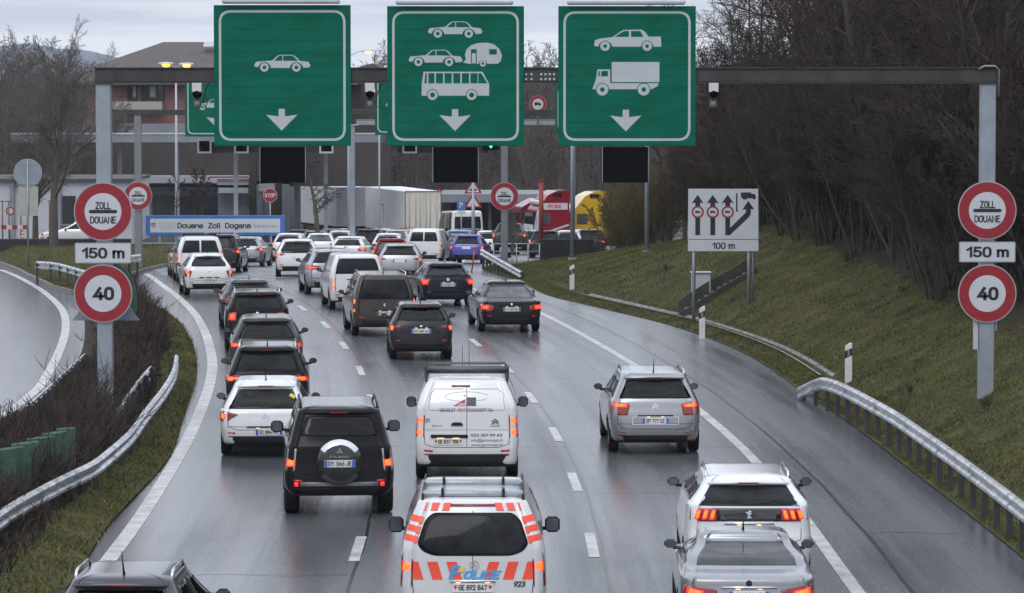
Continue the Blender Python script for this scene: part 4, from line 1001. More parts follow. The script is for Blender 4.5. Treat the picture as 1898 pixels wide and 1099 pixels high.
    if spoiler and Sh.kind not in ('sedan', 'van'):
        mb = MB(); wz_ = Sh.wz(H - .10); y0 = Sh.yz(H - .10)[0]; v = []; n_ = 13
        for i in range(n_):
            t = -1 + 2 * i / (n_ - 1); xx = t * wz_ * .90; yy = y0 + .10 * abs(t) ** 4; v += [(xx, yy + .25, H - .030 - .03 * t * t), (xx, yy - spoiler, H - .075 - .02 * t * t), (xx, yy - spoiler + .01, H - .105 - .02 * t * t), (xx, yy + .1, H - .13)]
        mb.add(v, [(4 * i + a, 4 * i + 4 + a, 4 * i + 5 + a, 4 * i + 1 + a) for i in range(n_ - 1) for a in range(3)] + [(0, 1, 2, 3), (4 * n_ - 4, 4 * n_ - 3, 4 * n_ - 2, 4 * n_ - 1)], 0, True)
        spo = mb.build('spoiler', pt, root)
        if hi:
            mb = MB(); mb.box((0, y0 - spoiler - .002, H - .090), (.30, .012, .018)); mb.build('high_brake_light', LENS, spo)
    if pl: plate(root, Sh, pl[0], pl[1], pl[2], pl[3], detail=detail)
    if pl and detail and handle:
        mb = MB(); zz = pl[1] + .085; patch(mb, [(-.36, zz), (.36, zz), (.34, zz + .028), (-.34, zz + .028)], fn, .018, .03, 0, 1, .1); h_ = mb.build('tailgate_handle', CHROME if handle == 'c' else PLASTIC, root)
        for sg in (-1, 1): mb = MB(); patch(mb, [(sg * .14 - .03, zz - .012), (sg * .14 + .03, zz - .012), (sg * .14 + .03, zz - .002), (sg * .14 - .03, zz - .002)], fn, .018, .02, 0, 1, .1); mb.build('plate_lamp', AMBER, h_)
    # mirrors
    mz = mirz or zb + .02; my = L - 1.62 if Sh.kind != 'van' else L - 1.35; ms = (.175, .10, .125) if mir is None else mir
    for sg in (-1, 1):
        mb = MB(); w_ = Sh.wz(mz); mb.box((sg * (w_ + .035 + ms[0] / 2), my, mz + .05), ms, 0, None, .045); mb.box((sg * (w_ + .03), my + .03, mz - .01), (.12, .06, .05), 0, None, .015)
        for i in range(len(mb.sm)): mb.sm[i] = False
        m_ = mb.build('side_mirror', PLASTIC if roofmat is None else roofmat, root)
        g = MB(); g.poly(roundpoly([(sg * (w_ + .035 + ms[0] / 2) + a * ms[0] * .38, mz + .05 + b * ms[2] * .38) for a, b in ((-1, -1), (1, -1), (1, 1), (-1, 1))], .03), my - ms[1] / 2 - .003, 0, 0); g.build('mirror_glass', GLASSG, m_)
    if rails:
        for sg in (-1, 1):
            mb = MB(); w_ = Sh.wz(H - .08) * .93; a, b = Sh.yz(H - .08); zz = H + .035; mb.tube([(sg * w_, a + .25, H - .06), (sg * w_, a + .32, zz - .01), (sg * w_, a + .45, zz), (sg * w_, b - .4, zz), (sg * w_, b - .2, H - .05)], .02, 8); mb.build('roof_rail', rails if rails is not True else PLASTIC, root)
    if ant:
        mb = MB(); y0 = Sh.yz(H - .05)[0] + .22; mb.tube([(0, y0 + .06, H - .02), (0, y0, H + .04), (0, y0 - .16, H + .16 + .12 * (ant == 'l'))], [.022, .012, .004], 6); mb.build('antenna', PLASTIC, root)
    root['shell'] = 0; del root['shell']
    return root, Sh
def badge(root, Sh, kind, x, z, s=.06, mat=None):
    mb = MB(); fn = Sh.R; m = mat or CHROME
    if kind == 'chevrons':
        for dz in (0, .045): seam(mb, [(x - s, z + dz - .03), (x, z + dz + .02), (x + s, z + dz - .03)], fn, .022, .010)
    elif kind == 'ring':
        seam(mb, [(x + s * math.cos(a), z + s * math.sin(a)) for a in np.linspace(0, 6.2832, 25)], fn, .014, .010); seam(mb, [(x - s * .6, z + s * .5), (x - s * .2, z - s * .6), (x, z), (x + s * .2, z - s * .6), (x + s * .6, z + s * .5)], fn, .012, .010)
    elif kind == 'star':
        seam(mb, [(x + s * math.cos(a), z + s * math.sin(a)) for a in np.linspace(0, 6.2832, 25)], fn, .012, .010)
        for a in (90, 210, 330): seam(mb, [(x, z), (x + s * math.cos(R(a)), z + s * math.sin(R(a)))], fn, .014, .011)
    elif kind == 'disc':
        patch(mb, [(x + s * math.cos(a), z + s * math.sin(a)) for a in np.linspace(0, 6.2832, 17)[:-1]], fn, .010, .01, 0, 2, 1)
    elif kind == 'rampant':
        for p in ([(-.3, -.9), (-.1, -.4), (-.2, .2), (.1, .8)], [(-.2, .2), (-.7, .5)], [(-.1, .0), (.5, .3)], [(0, -.3), (.45, -.8)], [(.1, .8), (.4, .6)]):
            seam(mb, [(x + a * s, z + b * s) for a, b in p], fn, .022, .011)
    return mb.build('badge', m, root)
WHITE = (.70, .71, .72); SILV = (.30, .31, .33); GREY = (.075, .078, .085); BLACK = (.010, .011, .013); NAVY = (.012, .016, .030)
HB = lambda L=4.1, W_=1.76, H=1.48, zb=.96, rk=.40, rw=.68, **k: Shell('hatch', L, W_, H, zb, rk, rw, **k)
SU = lambda L=4.45, W_=1.84, H=1.63, zb=1.06, rk=.34, rw=.70, **k: Shell('hatch', L, W_, H - .03, zb, rk, rw, wheel=.345, zlow=.27, **k)
VN = lambda L=4.4, W_=1.82, H=1.84, zb=1.10, rk=.14, rw=.80, **k: Shell('van', L, W_, H, zb, rk, rw, n=k.pop('n', 15), wheel=.33, zlow=.28, **k)
SD = lambda L=4.8, W_=1.84, H=1.46, zb=1.0, rw=.66, **k: Shell('sedan', L, W_, H, zb, 0, rw, **k)

# --- left lane, from the nearest
r, s_ = car('dark grey hatchback with silver roof cut off by the bottom left corner', 208, 40.5, -1.5, HB(4.2, 1.80, 1.55, 1.0, .42), GREY, 'hatchback', ant='l', rails=CHROME, pl=(0, .72, 'fr', 'BH 418 KT'), light='block', metal=.5, win=[(.84, 1.04), (.78, 1.40)], see=True)
r, s_ = car('white hatchback with yellow sticker in its rear window, left of the black off-roader', 490, 69.2, 2.5, HB(4.33, 1.79, 1.47, .93, .44, .70), WHITE, light='wedge', pl=(.08, .52, 'fr', 'EC 884 HW'), win=[(.86, .965), (.80, 1.31)], ant='l', see=True)
badge(r, s_, 'chevrons', 0, .80)
mb = MB(); patch(mb, [(.46, 1.19), (.57, 1.13), (.60, 1.18), (.50, 1.24)], s_.R, .010, .004, 0, 1, .2); mb.build('sticker', pm('yellow_sticker', (.62, .55, .06), .5), r)
r, s_ = car('black compact suv directly ahead of the white hatchback with the yellow sticker', 494, 77.2, 3, SU(4.45, 1.84, 1.62, 1.02, .34, .72), BLACK, 'suv', 'suv', light='slim', pl=(0, .78, 'ch', 'GE 417 302'), rails=CHROME, win=[(.84, 1.06), (.78, 1.41)])
badge(r, s_, 'ring', 0, .925, .055)
r, s_ = car('dark grey suv third in the left lane, between two black suvs', 493, 88, 4, SU(4.45, 1.84, 1.55, .98, .38, .70), (.045, .047, .052), 'suv', 'suv', light='slim', pl=(0, .74, 'fr', 'FG 905 LM'), win=[(.82, 1.02), (.76, 1.35)], metal=.4, litmat=LITRED, see=True)
badge(r, s_, 'disc', 0, .90, .04)
r, s_ = car('black suv with square red lamps and silver roof rails', 477, 97.5, 5, SU(4.34, 1.80, 1.67, 1.16, .24, .74), (.014, .015, .017), 'suv', 'suv', light='square', pl=(0, .80, 'fr', 'EV 274 PD'), rails=CHROME, win=[(.80, 1.18), (.74, 1.48)], litmat=LITRED)
badge(r, s_, 'disc', 0, 1.05, .045)
mb = MB(); surf_text(mb, 'DUSTER', s_.R, 0, .93, .035, width=.55, off=.008); mb.build('model_lettering', CHROME, r)
r, s_ = car('dark grey saloon half hidden behind the black suv with square lamps', 463, 106.5, 5.5, HB(4.4, 1.80, 1.47, .97, .55, .66), (.07, .073, .08), 'saloon', light='wedge', metal=.5, litmat=LITRED)
# --- black off-roader
r, s_ = car('black off-roader with round spare wheel cover and number plate on its tailgate', 628, 59.6, 4.0, Shell('hatch', 4.8, 1.875, 1.84, 1.18, .20, .76, n=13, wheel=.38, zlow=.36), (.007, .007, .008), 'off_roader', 'off-roader', light='offroad', rails=True, win=[(.80, 1.36), (.75, 1.68)], mir=(.22, .13, .20), bump=.20, tw=.26, lmat=CLEARLENS, wiper=False, ant=False, spoiler=.06, see=True)
mb = MB(); cz = .95; cy = -.05; mb.lathe([(.0, -.20), (.30, -.20), (.36, -.17), (.385, -.12), (.39, .12), (.36, .15)], (0, cy, cz), 'y', 48); sc = mb.build('spare_wheel_cover', pm('cover_black', (.013, .013, .015), .25, 0, .2, 4, coat=.5), r)
for nm, a0, a1, mt in (('cover_trim', 35, 145, CHROME), ('cover_trim', 215, 325, pm('trim_dull', (.16, .16, .17), .35, .8))):
    mb = MB(); v = []; A = np.linspace(R(a0), R(a1), 30)
    for a in A: v += [(.305 * math.cos(a), cy - .204, cz + .305 * math.sin(a)), (.362 * math.cos(a), cy - .176, cz + .362 * math.sin(a)), (.390 * math.cos(a), cy - .118, cz + .390 * math.sin(a))]
    mb.add(v, [(3 * i + k, 3 * i + 3 + k, 3 * i + 4 + k, 3 * i + 1 + k) for i in range(29) for k in (0, 1)], 0, True); mb.build(nm, mt, sc)
mb = MB()
for a in (90, 210, 330):
    c, s2 = math.cos(R(a)), math.sin(R(a)); p, q = -s2, c
    mb.poly([(0, cz + .20), (c * .03 + p * .018, cz + .20 + s2 * .03 + q * .018), (c * .06, cz + .20 + s2 * .06), (c * .03 - p * .018, cz + .20 + s2 * .03 - q * .018)], cy - .206)
mb.build('badge', CHROME, sc); mb = MB(); put_text(mb, 'PAJERO', 0, cz + .105, cy - .205, .03, width=.33); mb.build('lettering', CHROME, sc)
mb = MB(); mb.box((0, cy - .21, cz - .01), (.52, .012, .12)); pp = mb.build('number_plate', PLATE, r)
mb = MB(); [mb.box((sg * .232, cy - .217, cz - .01), (.05, .004, .112)) for sg in (-1, 1)]; mb.build('country_band', EUBLUE, pp)
mb = MB(); put_text(mb, 'DY 366 JE', 0, cz - .01, cy - .219, .075, width=.39, bold=.014); mb.build('lettering', LETTER, pp)
mb = MB(); patch(mb, roundpoly([(-.66, .53), (.66, .53), (.66, .60), (-.66, .60)], .02), s_.R, .028, .04, 0, 2, .1); mb.build('step_bar', pm('bar_grey', (.20, .20, .21), .4, .6), r)
for sg in (-1, 1): mb = MB(); patch(mb, [(sg * .72 - .03, .53), (sg * .72 + .03, .53), (sg * .72 + .03, .60), (sg * .72 - .03, .60)], s_.R, .028, .03, 0, 1, .2); mb.build('reflector', LITRED, r)  # reflectors are no lamps, their glow is put into the material
# --- white panel van with lettering
VJ = VN(4.95, 1.92, 1.90, 1.28, .20, .78, n=17)
r, s_ = car('white panel van with firm lettering and ladder rack, ahead of the police van', 865, 65, .6, VJ, WHITE, 'panel_van', 'van', light='post', pl=(-.34, .745, 'ch', 'GE 837 198'), win=False, side='v', bump=.24, mir=(.19, .12, .20), mirz=1.12, handle=False, ant=False, wiper=False)
fn = s_.R
mb = MB(); patch(mb, roundpoly([(-.66, .815), (.02, .815), (.02, .875), (-.66, .875)], .02), fn, .022, .03, 0, 2, .1); h_ = mb.build('plate_recess', PLASTIC, r)
for x_ in (-.48, -.2): mb = MB(); patch(mb, [(x_ - .06, .803), (x_ + .06, .803), (x_ + .06, .815), (x_ - .06, .815)], fn, .020, .02, 0, 1, .2); mb.build('plate_lamp', AMBER, h_)
mb = MB(); patch(mb, roundpoly([(-.30, 1.04), (-.06, 1.04), (-.10, 1.10), (-.26, 1.10)], .03), fn, .02, .03, 0, 2, .1); mb.build('door_handle', PLASTIC, r)
mb = MB(); patch(mb, [(-.28, 1.735), (.06, 1.735), (.06, 1.765), (-.28, 1.765)], fn, .012, .02, 0, 1, .2); mb.build('high_brake_light', LENS, r)
mb = MB()
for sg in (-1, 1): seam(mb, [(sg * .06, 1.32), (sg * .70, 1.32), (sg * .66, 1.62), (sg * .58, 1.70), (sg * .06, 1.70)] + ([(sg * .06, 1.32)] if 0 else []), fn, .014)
seam(mb, [(-.8, .96), (.8, .96)], fn, .010); mb.build('door_pressing_shade', pm('white_shadow_line', (.33, .33, .34), .5), r)  # grey lines put the crease shade of the door pressings into colour
mb = MB()
seam(mb, [(.40 * math.cos(a), 1.565 + .085 * math.sin(a)) for a in np.linspace(.2, 5.9, 40)], fn, .006, .006)
patch(mb, [(-.01, 1.40), (.17, 1.40), (.17, 1.55), (-.01, 1.55)], fn, .007, .005, 1, 1, .2, False)
patch(mb, [(-.25, 1.40), (-.03, 1.40), (-.03, 1.52)], fn, .007, .005, 2, 2, .1, False); patch(mb, [(-.19, 1.40), (-.02, 1.40), (-.02, 1.445), (-.12, 1.445)], fn, .010, .005, 3, 1, .2, False); patch(mb, [(-.055, 1.575), (-.015, 1.575), (-.035, 1.60)], fn, .007, .005, 2, 1, .2, False)
GRLET = pm('letter_grey', (.06, .06, .065), .5); REDLET = pm('letter_red', (.42, .02, .03), .5)
mb.build('company_logo', [pm('logo_line', (.25, .25, .26), .5), GRLET, REDLET, SGREY], r)
mb = MB(); surf_text(mb, 'GENOLET', fn, -.35, 1.325, .062, width=.29, bold=-.015); surf_text(mb, 'CONCEPT SA', fn, .28, 1.325, .062, width=.39, bold=-.015); surf_text(mb, '21', fn, -.72, 1.135, .07); surf_text(mb, 'DISPATCH', fn, -.54, 1.035, .022, width=.19)
surf_text(mb, '022 301 99 63', fn, .36, .865, .05, width=.58); surf_text(mb, 'info@gtconcept.ch', fn, .37, .775, .05, width=.58); surf_text(mb, 'www.gtconcept.ch', fn, .37, .690, .05, width=.58); surf_text(mb, 'CITROEN', fn, .52, 1.03, .018, width=.2); mb.build('lettering', GRLET, r)
mb = MB(); surf_text(mb, 'TEXTURE', fn, -.045, 1.325, .062, width=.25, bold=-.015); mb.build('red_lettering', REDLET, r)
badge(r, s_, 'chevrons', .52, 1.09, .06, GRLET)
mb = MB(); zr_ = s_.H
RACK = pm('rack_grey', (.09, .095, .10), .4, .5)
for yy in (.45, 1.6, 2.6): mb = MB(); mb.tube([(-.74, yy, zr_ - .10), (-.74, yy, zr_ + .06), (-.72, yy, zr_ + .09), (.72, yy, zr_ + .09), (.74, yy, zr_ + .06), (.74, yy, zr_ - .10)], .026, 8); mb.build('rack_bar', RACK, r)
mb = MB(); mb.tube([(-.75, .42, zr_ + .14), (.75, .42, zr_ + .14)], .04, 10); mb.build('rack_roller', RACK, r)
for sg in (-1, 1): mb = MB(); mb.box((sg * .765, .42, zr_ + .10), (.03, .06, .24), 0, None, .01); mb.build('rack_end', RACK, r)
for x_ in (-.09, .04):
    mb = MB(); mb.tube([(x_, 2.9, zr_ - .02), (x_, 2.7, zr_ + .42)], [.008, .004], 5); mb.build('antenna', PLASTIC, r)
# --- police van
ORANGE = pm('fluorescent_orange', (.80, .075, .035), .45, 0, .06, 4)
VP = VN(5.1, 1.93, 1.87, 1.16, .24, .77, n=17)
r, s_ = car('white police van with orange-red stripes and grey light bars on its roof', 876, 45.9, .3, VP, (.58, .59, .61), 'police_van', 'police van', light='vito', pl=(0, .74, 'ch', 'GE 892 847'), win=[(.54, 1.15), (.70, 1.21), (.785, 1.30), (.76, 1.60), (.67, 1.69)], side='v', bump=.16, mir=(.21, .13, .22), ant=False, wiper=False, handle=False, mirz=1.06)
fn = s_.R
mb = MB()
for sg in (-1, 1):
    for a in (.31, .46, .61):
        q = [(sg * a, 1.715), (sg * (a + .095), 1.715), (sg * (a + .065), 1.805), (sg * (a - .03), 1.805)]; mb = MB(); patch(mb, q, fn, .011, .02, 0, 6, .025, False); mb.build('warning_stripe', ORANGE, r)
    for k, (z0, f0) in enumerate(((1.34, .965), (1.46, .955), (1.58, .955))):
        w0, w1 = s_.wz(z0), s_.wz(z0 + .06); q = [(sg * w0 * .80, z0 - .03), (sg * w0 * .965, z0 + .005), (sg * w1 * .96, z0 + .08), (sg * w1 * .79, z0 + .05)]; mb = MB(); patch(mb, q, fn, .022, .035, 0, 8, .02, False); mb.build('warning_stripe', ORANGE, r)
    for k in range(3):
        a = .14 + .25 * k; q = [(sg * a, .845), (sg * (a + .135), .845), (sg * (a + .205), 1.075), (sg * (a + .07), 1.075)]; mb = MB(); patch(mb, q, fn, .008, .02, 0, 6, .04, False); mb.build('warning_stripe', ORANGE, r)
mb = MB(); PB = pm('police_blue', (.06, .30, .60), .4); surf_text(mb, 'P', fn, -.24, .935, .18, off=.014, shear=.25, bold=.04, sx=1.2); surf_text(mb, 'OLICE', fn, .10, .905, .11, width=.50, off=.014, shear=.25, bold=.03); pn = mb.build('police_lettering', PB, r)
mb = MB(); patch(mb, [(-.20, .94), (-.12, .94), (-.10, 1.0), (-.17, 1.01)], fn, .017, .004, 0, 1, .2, False); mb.build('letter_emblem', pm('emblem_yellow', (.70, .52, .10), .4), pn)
mb = MB(); surf_text(mb, '923', fn, .60, .785, .075, shear=.2, bold=.02); mb.build('fleet_number', LETTER, r)
badge(r, s_, 'star', .02, 1.03, .055)
mb = MB(); patch(mb, roundpoly([(-.33, 1.765), (.33, 1.765), (.33, 1.795), (-.33, 1.795)], .01), fn, .010, .02, 0, 1, .1); mb.build('high_brake_light', LENS, r)
mb = MB(); patch(mb, [(-.30, .81), (.30, .81), (.28, .835), (-.28, .835)], fn, .025, .03, 0, 1, .1); h_ = mb.build('tailgate_handle', CHROME, r)
for x_ in (-.19, .19): mb = MB(); patch(mb, [(x_ - .03, .799), (x_ + .03, .799), (x_ + .03, .809), (x_ - .03, .809)], fn, .022, .02, 0, 1, .2); mb.build('plate_lamp', AMBER, h_)
LB = pm('light_bar_grey', (.26, .29, .31), .15, 0, .2, 6, coat=.8)
for yy in (.62, 1.95):
    mb = MB()
    mb.tube([(-.66, yy, s_.H + .02), (-.63, yy, s_.H + .02), (.63, yy, s_.H + .02), (.66, yy, s_.H + .02)], [.04, .056, .056, .04], 12); lb = mb.build('light_bar', LB, r)
    mb = MB(); [mb.box((sg * .40, yy, s_.H + .015), (.035, .16, .17)) for sg in (-1, 1)]; mb.box((0, yy, s_.H - .02), (.9, .10, .05)); mb.build('bracket', PLASTIC, lb)
mb = MB()
for sg in (-1, 1): mb.tube([(sg * .66, .45, s_.H - .03), (sg * .66, .5, s_.H + .02), (sg * .66, 3.0, s_.H + .02)], .018, 6)
mb.build('roof_rail', PLASTIC, r)
# --- right lane
r, s_ = car('silver people carrier alone in the right lane near the solid line', 1216, 69.8, 1.5, HB(4.6, 1.83, 1.60, 1.05, .30, .72, wheel=.34), SILV, 'people_carrier', 'people carrier', light='mpv', pl=(0, .68, 'fr', 'EP 777 EZ'), rails=CHROME, ant='l', metal=.7, win=[(.86, 1.12), (.80, 1.47)], bump=.16, see=True)
badge(r, s_, 'chevrons', 0, .94); mb = MB(); q = [(-.45, .61), (.45, .61), (.45, .755), (-.45, .755)]; seam(mb, q + [q[0]], s_.R, .014, .012); mb.build('plate_surround', CHROME, r)
r, s_ = car('white suv with black tailgate band and three-claw red lamps in front of the silver coupe', 1391, 50.4, -.8, SU(4.45, 1.84, 1.69, 1.25, .30, .70), WHITE, 'suv', 'suv', light='claw', pl=(0, .92, 'ch', 'GE 836 970'), rails=CHROME, ant=False, win=[(.90, 1.265), (.84, 1.53)], bump=.34, handle='c')
mb = MB(); w_ = s_.wz(1.14); patch(mb, [(-.60 * w_, 1.05), (.60 * w_, 1.05), (.60 * w_, 1.235), (-.60 * w_, 1.235)], s_.R, .009, .02, 0, 3, .08); mb.build('tailgate_band', pm('gloss_black', (.012, .012, .014), .08, 0, .1, 3, coat=.8), r)
badge(r, s_, 'rampant', 0, 1.145, .065)
r, s_ = car('silver two-door coupe in the bottom right corner close behind the white suv', 1391, 45.3, -1.0, SD(4.5, 1.78, 1.37, .96, .68), (.25, .26, .28), 'coupe', 'coupe', light='coupe', pl=(0, .72, 'fr', 'AM 283 GB'), win=[(.90, 1.02), (.90, 1.08), (.90, 1.245)], metal=.8, wiper=False, gmat=pm('coupe_glass', (0.05, 0.056, 0.06), 0.05, 0, 0.3, 1.6, spec=.35, dark=(.012, .013, .014)), roofmat=pm('mirror_blue', (.02, .035, .06), .3, .3, coat=.8), handle='c')
badge(r, s_, 'disc', 0, .87, .04, PLASTIC)
# --- middle lanes
r, s_ = car('black saloon with solid line beside it, right of the small dark hatchback', 949, 105, 6.2, SD(4.85, 1.85, 1.46, .96, .66), (.016, .018, .021), 'saloon', light='sedan', pl=(0, .70, 'fr', 'CW 821 BN'), win=[(.88, 1.015), (.88, 1.08), (.88, 1.315)], metal=.3, litmat=LITRED, wiper=False, gmat=GLASSG)
badge(r, s_, 'disc', 0, .84, .04)
r, s_ = car('dark grey small hatchback in the middle lane, close behind the brown leisure van', 781, 94.2, 3.5, HB(3.95, 1.70, 1.50, 1.0, .34, .70), (.035, .035, .04), light='hook', pl=(0, .79, 'fr', 'EN 360 LQ'), metal=.4, win=[(.84, 1.06), (.78, 1.37)], bump=.24, see=True)
badge(r, s_, 'disc', 0, .90, .04)
r, s_ = car('brown-grey leisure van with black bumper and roof rails beside the small dark hatchback', 713, 103.4, 7.2, VN(4.4, 1.85, 1.82, 1.08, .16, .78), (.075, .066, .056), 'leisure_van', 'van', light='tall', pl=(.05, .68, 'fr', 'EX 677 JR'), rails=CHROME, win=[(.80, 1.10), (.86, 1.24), (.80, 1.66)], side='2', metal=.5, bump=.22)
badge(r, s_, 'rampant', 0, .93, .05)
r, s_ = car('dark blue hatchback left of the reflector post, ahead of the black saloon', 831, 118.2, 8.5, HB(4.3, 1.78, 1.44, .96, .46, .68), NAVY, light='star', pl=(0, .74, 'fr', 'CW 868 TS'), litmat=LITRED, win=[(.84, 1.01), (.78, 1.30)], metal=.3, see=True)
badge(r, s_, 'star', 0, .90, .045)
r, s_ = car('white delivery van with wide dark rear window behind the brown leisure van', 663, 116, 7.8, VN(4.45, 1.80, 1.83, 1.14, .13, .80), WHITE, 'delivery_van', 'van', light='post', pl=(.02, .92, 'fr', 'ET 051 BX'), win=[(.80, 1.20), (.86, 1.26), (.80, 1.70)], side='v', bump=.18, ant=False, wiper=False)
r, s_ = car('silver suv with slim lamps left of the white delivery van', 617, 126, 7.5, SU(4.65, 1.89, 1.66, 1.10, .32, .70), (.33, .35, .40), 'suv', 'suv', light='slim', pl=(0, .80, 'fr', 'DQ 730 VA'), metal=.6, win=[(.80, 1.15), (.76, 1.47)], litmat=LITRED, rails=CHROME, bump=.22)
r, s_ = car('small white hatchback with round lamps, front of the leftmost queue', 388, 125.6, 9.5, HB(4.03, 1.71, 1.49, .98, .42, .66), WHITE, light='block', pl=(.02, .56, 'ch', 'VD 512 84'), win=[(.76, 1.04), (.84, 1.16), (.76, 1.36)], see=True)
badge(r, s_, 'disc', 0, .88, .035)
r, s_ = car('white family van with split rear windows and a roof bar, left in the queue', 372, 138, 8.5, VN(4.2, 1.83, 1.80, 1.12, .14, .80), WHITE, 'family_van', 'van', light='tall', win=[(.82, 1.16), (.78, 1.64)], ant=False, wiper=False)
mb = MB(); mb.tube([(-.66, .5, 1.87), (.66, .5, 1.87)], .03, 8); [mb.tube([(sg * .62, .5, 1.70), (sg * .62, .5, 1.88)], .03, 8) for sg in (-1, 1)]; mb.build('roof_bar', PLASTIC, r)
mb = MB(); patch(mb, [(-.03, 1.14), (.03, 1.14), (.03, 1.66), (-.03, 1.66)], s_.R, .008, .01, 0, 2, .1); mb.build('door_post', paint('paint_' + '_'.join(f'{int(c * 1000)}' for c in WHITE), WHITE), r)
r, s_ = car('white car peeping out left of the white family van', 357, 144.5, 8, HB(), WHITE, light='tall')
r, s_ = car('black people carrier with silver roof right of the white family van', 404, 151, -1.5, HB(4.5, 1.83, 1.68, 1.05, .25, .74), (.025, .026, .03), 'people_carrier', 'people carrier', light='wedge', rails=CHROME, metal=.5)
r, s_ = car('silver small hatchback in front of the right half of the blue sign', 452, 167, -4.5, HB(3.97, 1.74, 1.46, .96, .40, .67), SILV, light='wedge', pl=(.05, .62, 'fr', ''), metal=.7)
r, s_ = car('white suv at the right end of the blue customs sign', 533, 185, -4, SU(4.3, 1.78, 1.56, 1.0, .30, .70), WHITE, 'suv', 'suv', light='tall')
r, s_ = car('white crossover with boomerang lamps left of the silver suv', 552, 144.5, 4, SU(4.3, 1.80, 1.60, 1.04, .36, .70), WHITE, 'crossover', 'suv', light='hook', pl=(.1, .80, 'ch', ''), win=[(.74, 1.0), (.84, 1.14), (.76, 1.43)], see=True)
r, s_ = car('silver estate car with wide lamps, ahead of the dark blue hatchback', 741, 139.5, 1, HB(4.4, 1.76, 1.48, .98, .38, .70), (.36, .37, .39), 'estate_car', light='hook', pl=(0, .80, 'fr', ''), metal=.6, win=[(.82, 1.03), (.76, 1.34)], see=True)
r, s_ = car('small red car with pale windows just ahead of the silver estate car', 725, 151, 0, HB(3.7, 1.64, 1.50, .98, .34, .70), (.20, .012, .02), 'small_car', light='tall', gmat=GLASSG)
r, s_ = car('white delivery van with two small rear windows beside the bright blue hatchback', 785, 177, -6.5, VN(4.4, 1.81, 1.80, 1.12, .13, .82), WHITE, 'delivery_van', 'van', light='tall', win=[(.80, 1.16), (.76, 1.62)], side='v', ant=False, wiper=False)
mb = MB(); patch(mb, [(-.03, 1.14), (.03, 1.14), (.03, 1.66), (-.03, 1.66)], s_.R, .008, .01, 0, 2, .1); mb.build('door_post', paint('paint_' + '_'.join(f'{int(c * 1000)}' for c in WHITE), WHITE), r)
r, s_ = car('bright blue small hatchback at the end of the right guardrail', 864, 177, -6.5, HB(3.95, 1.70, 1.50, .97, .36, .70), (.022, .045, .30), light='hook', pl=(0, .83, 'fr', ''), metal=.3, bump=.26, see=True)
r, s_ = car('light blue suv just ahead of the bright blue hatchback', 848, 199, -5, SU(4.3, 1.80, 1.66, 1.05, .25, .74), (.10, .22, .42), 'suv', 'suv', light='tall', gmat=GLASSG)
r, s_ = car('white suv left of the customs sign on its grey post', 905, 200, -6, SU(4.4, 1.82, 1.62, 1.06, .28, .74), WHITE, 'suv', 'suv', light='split')
r, s_ = car('white hatchback with two orange lamps in the centre of the queue', 643, 170, -5.5, HB(4.2, 1.78, 1.46, .96, .40, .69), WHITE, light='split', see=True)
r, s_ = car('white hatchback with wide oval rear window below the pollarded tree', 592, 190, 0, HB(4.1, 1.76, 1.50, 1.0, .36, .70), WHITE, light='hook', win=[(.80, 1.06), (.84, 1.16), (.74, 1.35)], gmat=GLASSG)
r, s_ = car('grey car with pale roof directly behind the trunk of the pollarded tree', 582, 216, -2, HB(4.4, 1.80, 1.52, .98, .40, .70), (.12, .125, .13), light='wedge', metal=.4)
r, s_ = car('white car with black rear window in front of the grey trailer', 628, 216, -3, HB(4.2, 1.78, 1.52, .98, .40, .70), WHITE, light='tall')
r, s_ = car('black suv below the front of the white refrigerated trailer', 682, 205, -2, SU(4.5, 1.86, 1.68, 1.06, .30, .72), (.016, .017, .019), 'suv', 'suv', light='wedge', lit=False)
r, s_ = car('white small car with dark oval window ahead of the small red car', 717, 186, -4, HB(4.0, 1.74, 1.52, .98, .34, .70), WHITE, 'small_car', light='block', lit=False)
r, s_ = car('pale grey car left of two others under the trailer doors', 733, 214, -4, HB(4.2, 1.78, 1.58, 1.0, .40, .70), (.40, .41, .43), light='tall', gmat=GLASSG)
r, s_ = car('silver car between the pale grey and the white one under the trailer doors', 762, 220, -4, HB(4.3, 1.80, 1.58, 1.0, .40, .70), SILV, light='tall', metal=.5)
r, s_ = car('white estate car with silver rails right below the trailer doors', 787, 226, -4, HB(4.5, 1.80, 1.62, 1.0, .30, .72), WHITE, 'estate_car', light='tall', rails=CHROME)
r, s_ = car('dark grey car in front of the white minibus', 866, 226, -5, HB(4.3, 1.80, 1.60, 1.0, .34, .70), GREY, light='tall', metal=.3)
r, s_ = car('dark grey hatchback with two lit lamps behind the central grey sign post', 943, 184, -3, HB(4.1, 1.76, 1.50, .97, .38, .69), (.05, .053, .06), light='wedge', metal=.4, zoff=.55, group='cars in the lorry lane on the right')
r, s_ = car('black suv with silver roof right of the red post', 1010, 200, -3, SU(4.5, 1.84, 1.62, 1.04, .30, .70), (.016, .017, .02), 'suv', 'suv', light='wedge', rails=CHROME, group='cars in the lorry lane on the right', litmat=LITRED)
r, s_ = car('white estate car in front of the red lorry', 1052, 206, -4, HB(4.6, 1.82, 1.58, 1.0, .34, .70), WHITE, 'estate_car', light='tall', group='cars in the lorry lane on the right', lmat=LENS)
r, s_ = car('black hatchback with one red lamp below the yellow lorry', 1092, 210, -4, HB(4.3, 1.80, 1.60, 1.0, .36, .70), (.016, .017, .02), light='wedge', group='cars in the lorry lane on the right', litmat=LITRED)
r, s_ = car('white car seen from the side in front of the white building at the left', 212, 196, 84, HB(4.1, 1.74, 1.46, .97, .40, .68), WHITE, light='block', zoff=.75, group=None, lit=True, litmat=LITRED)
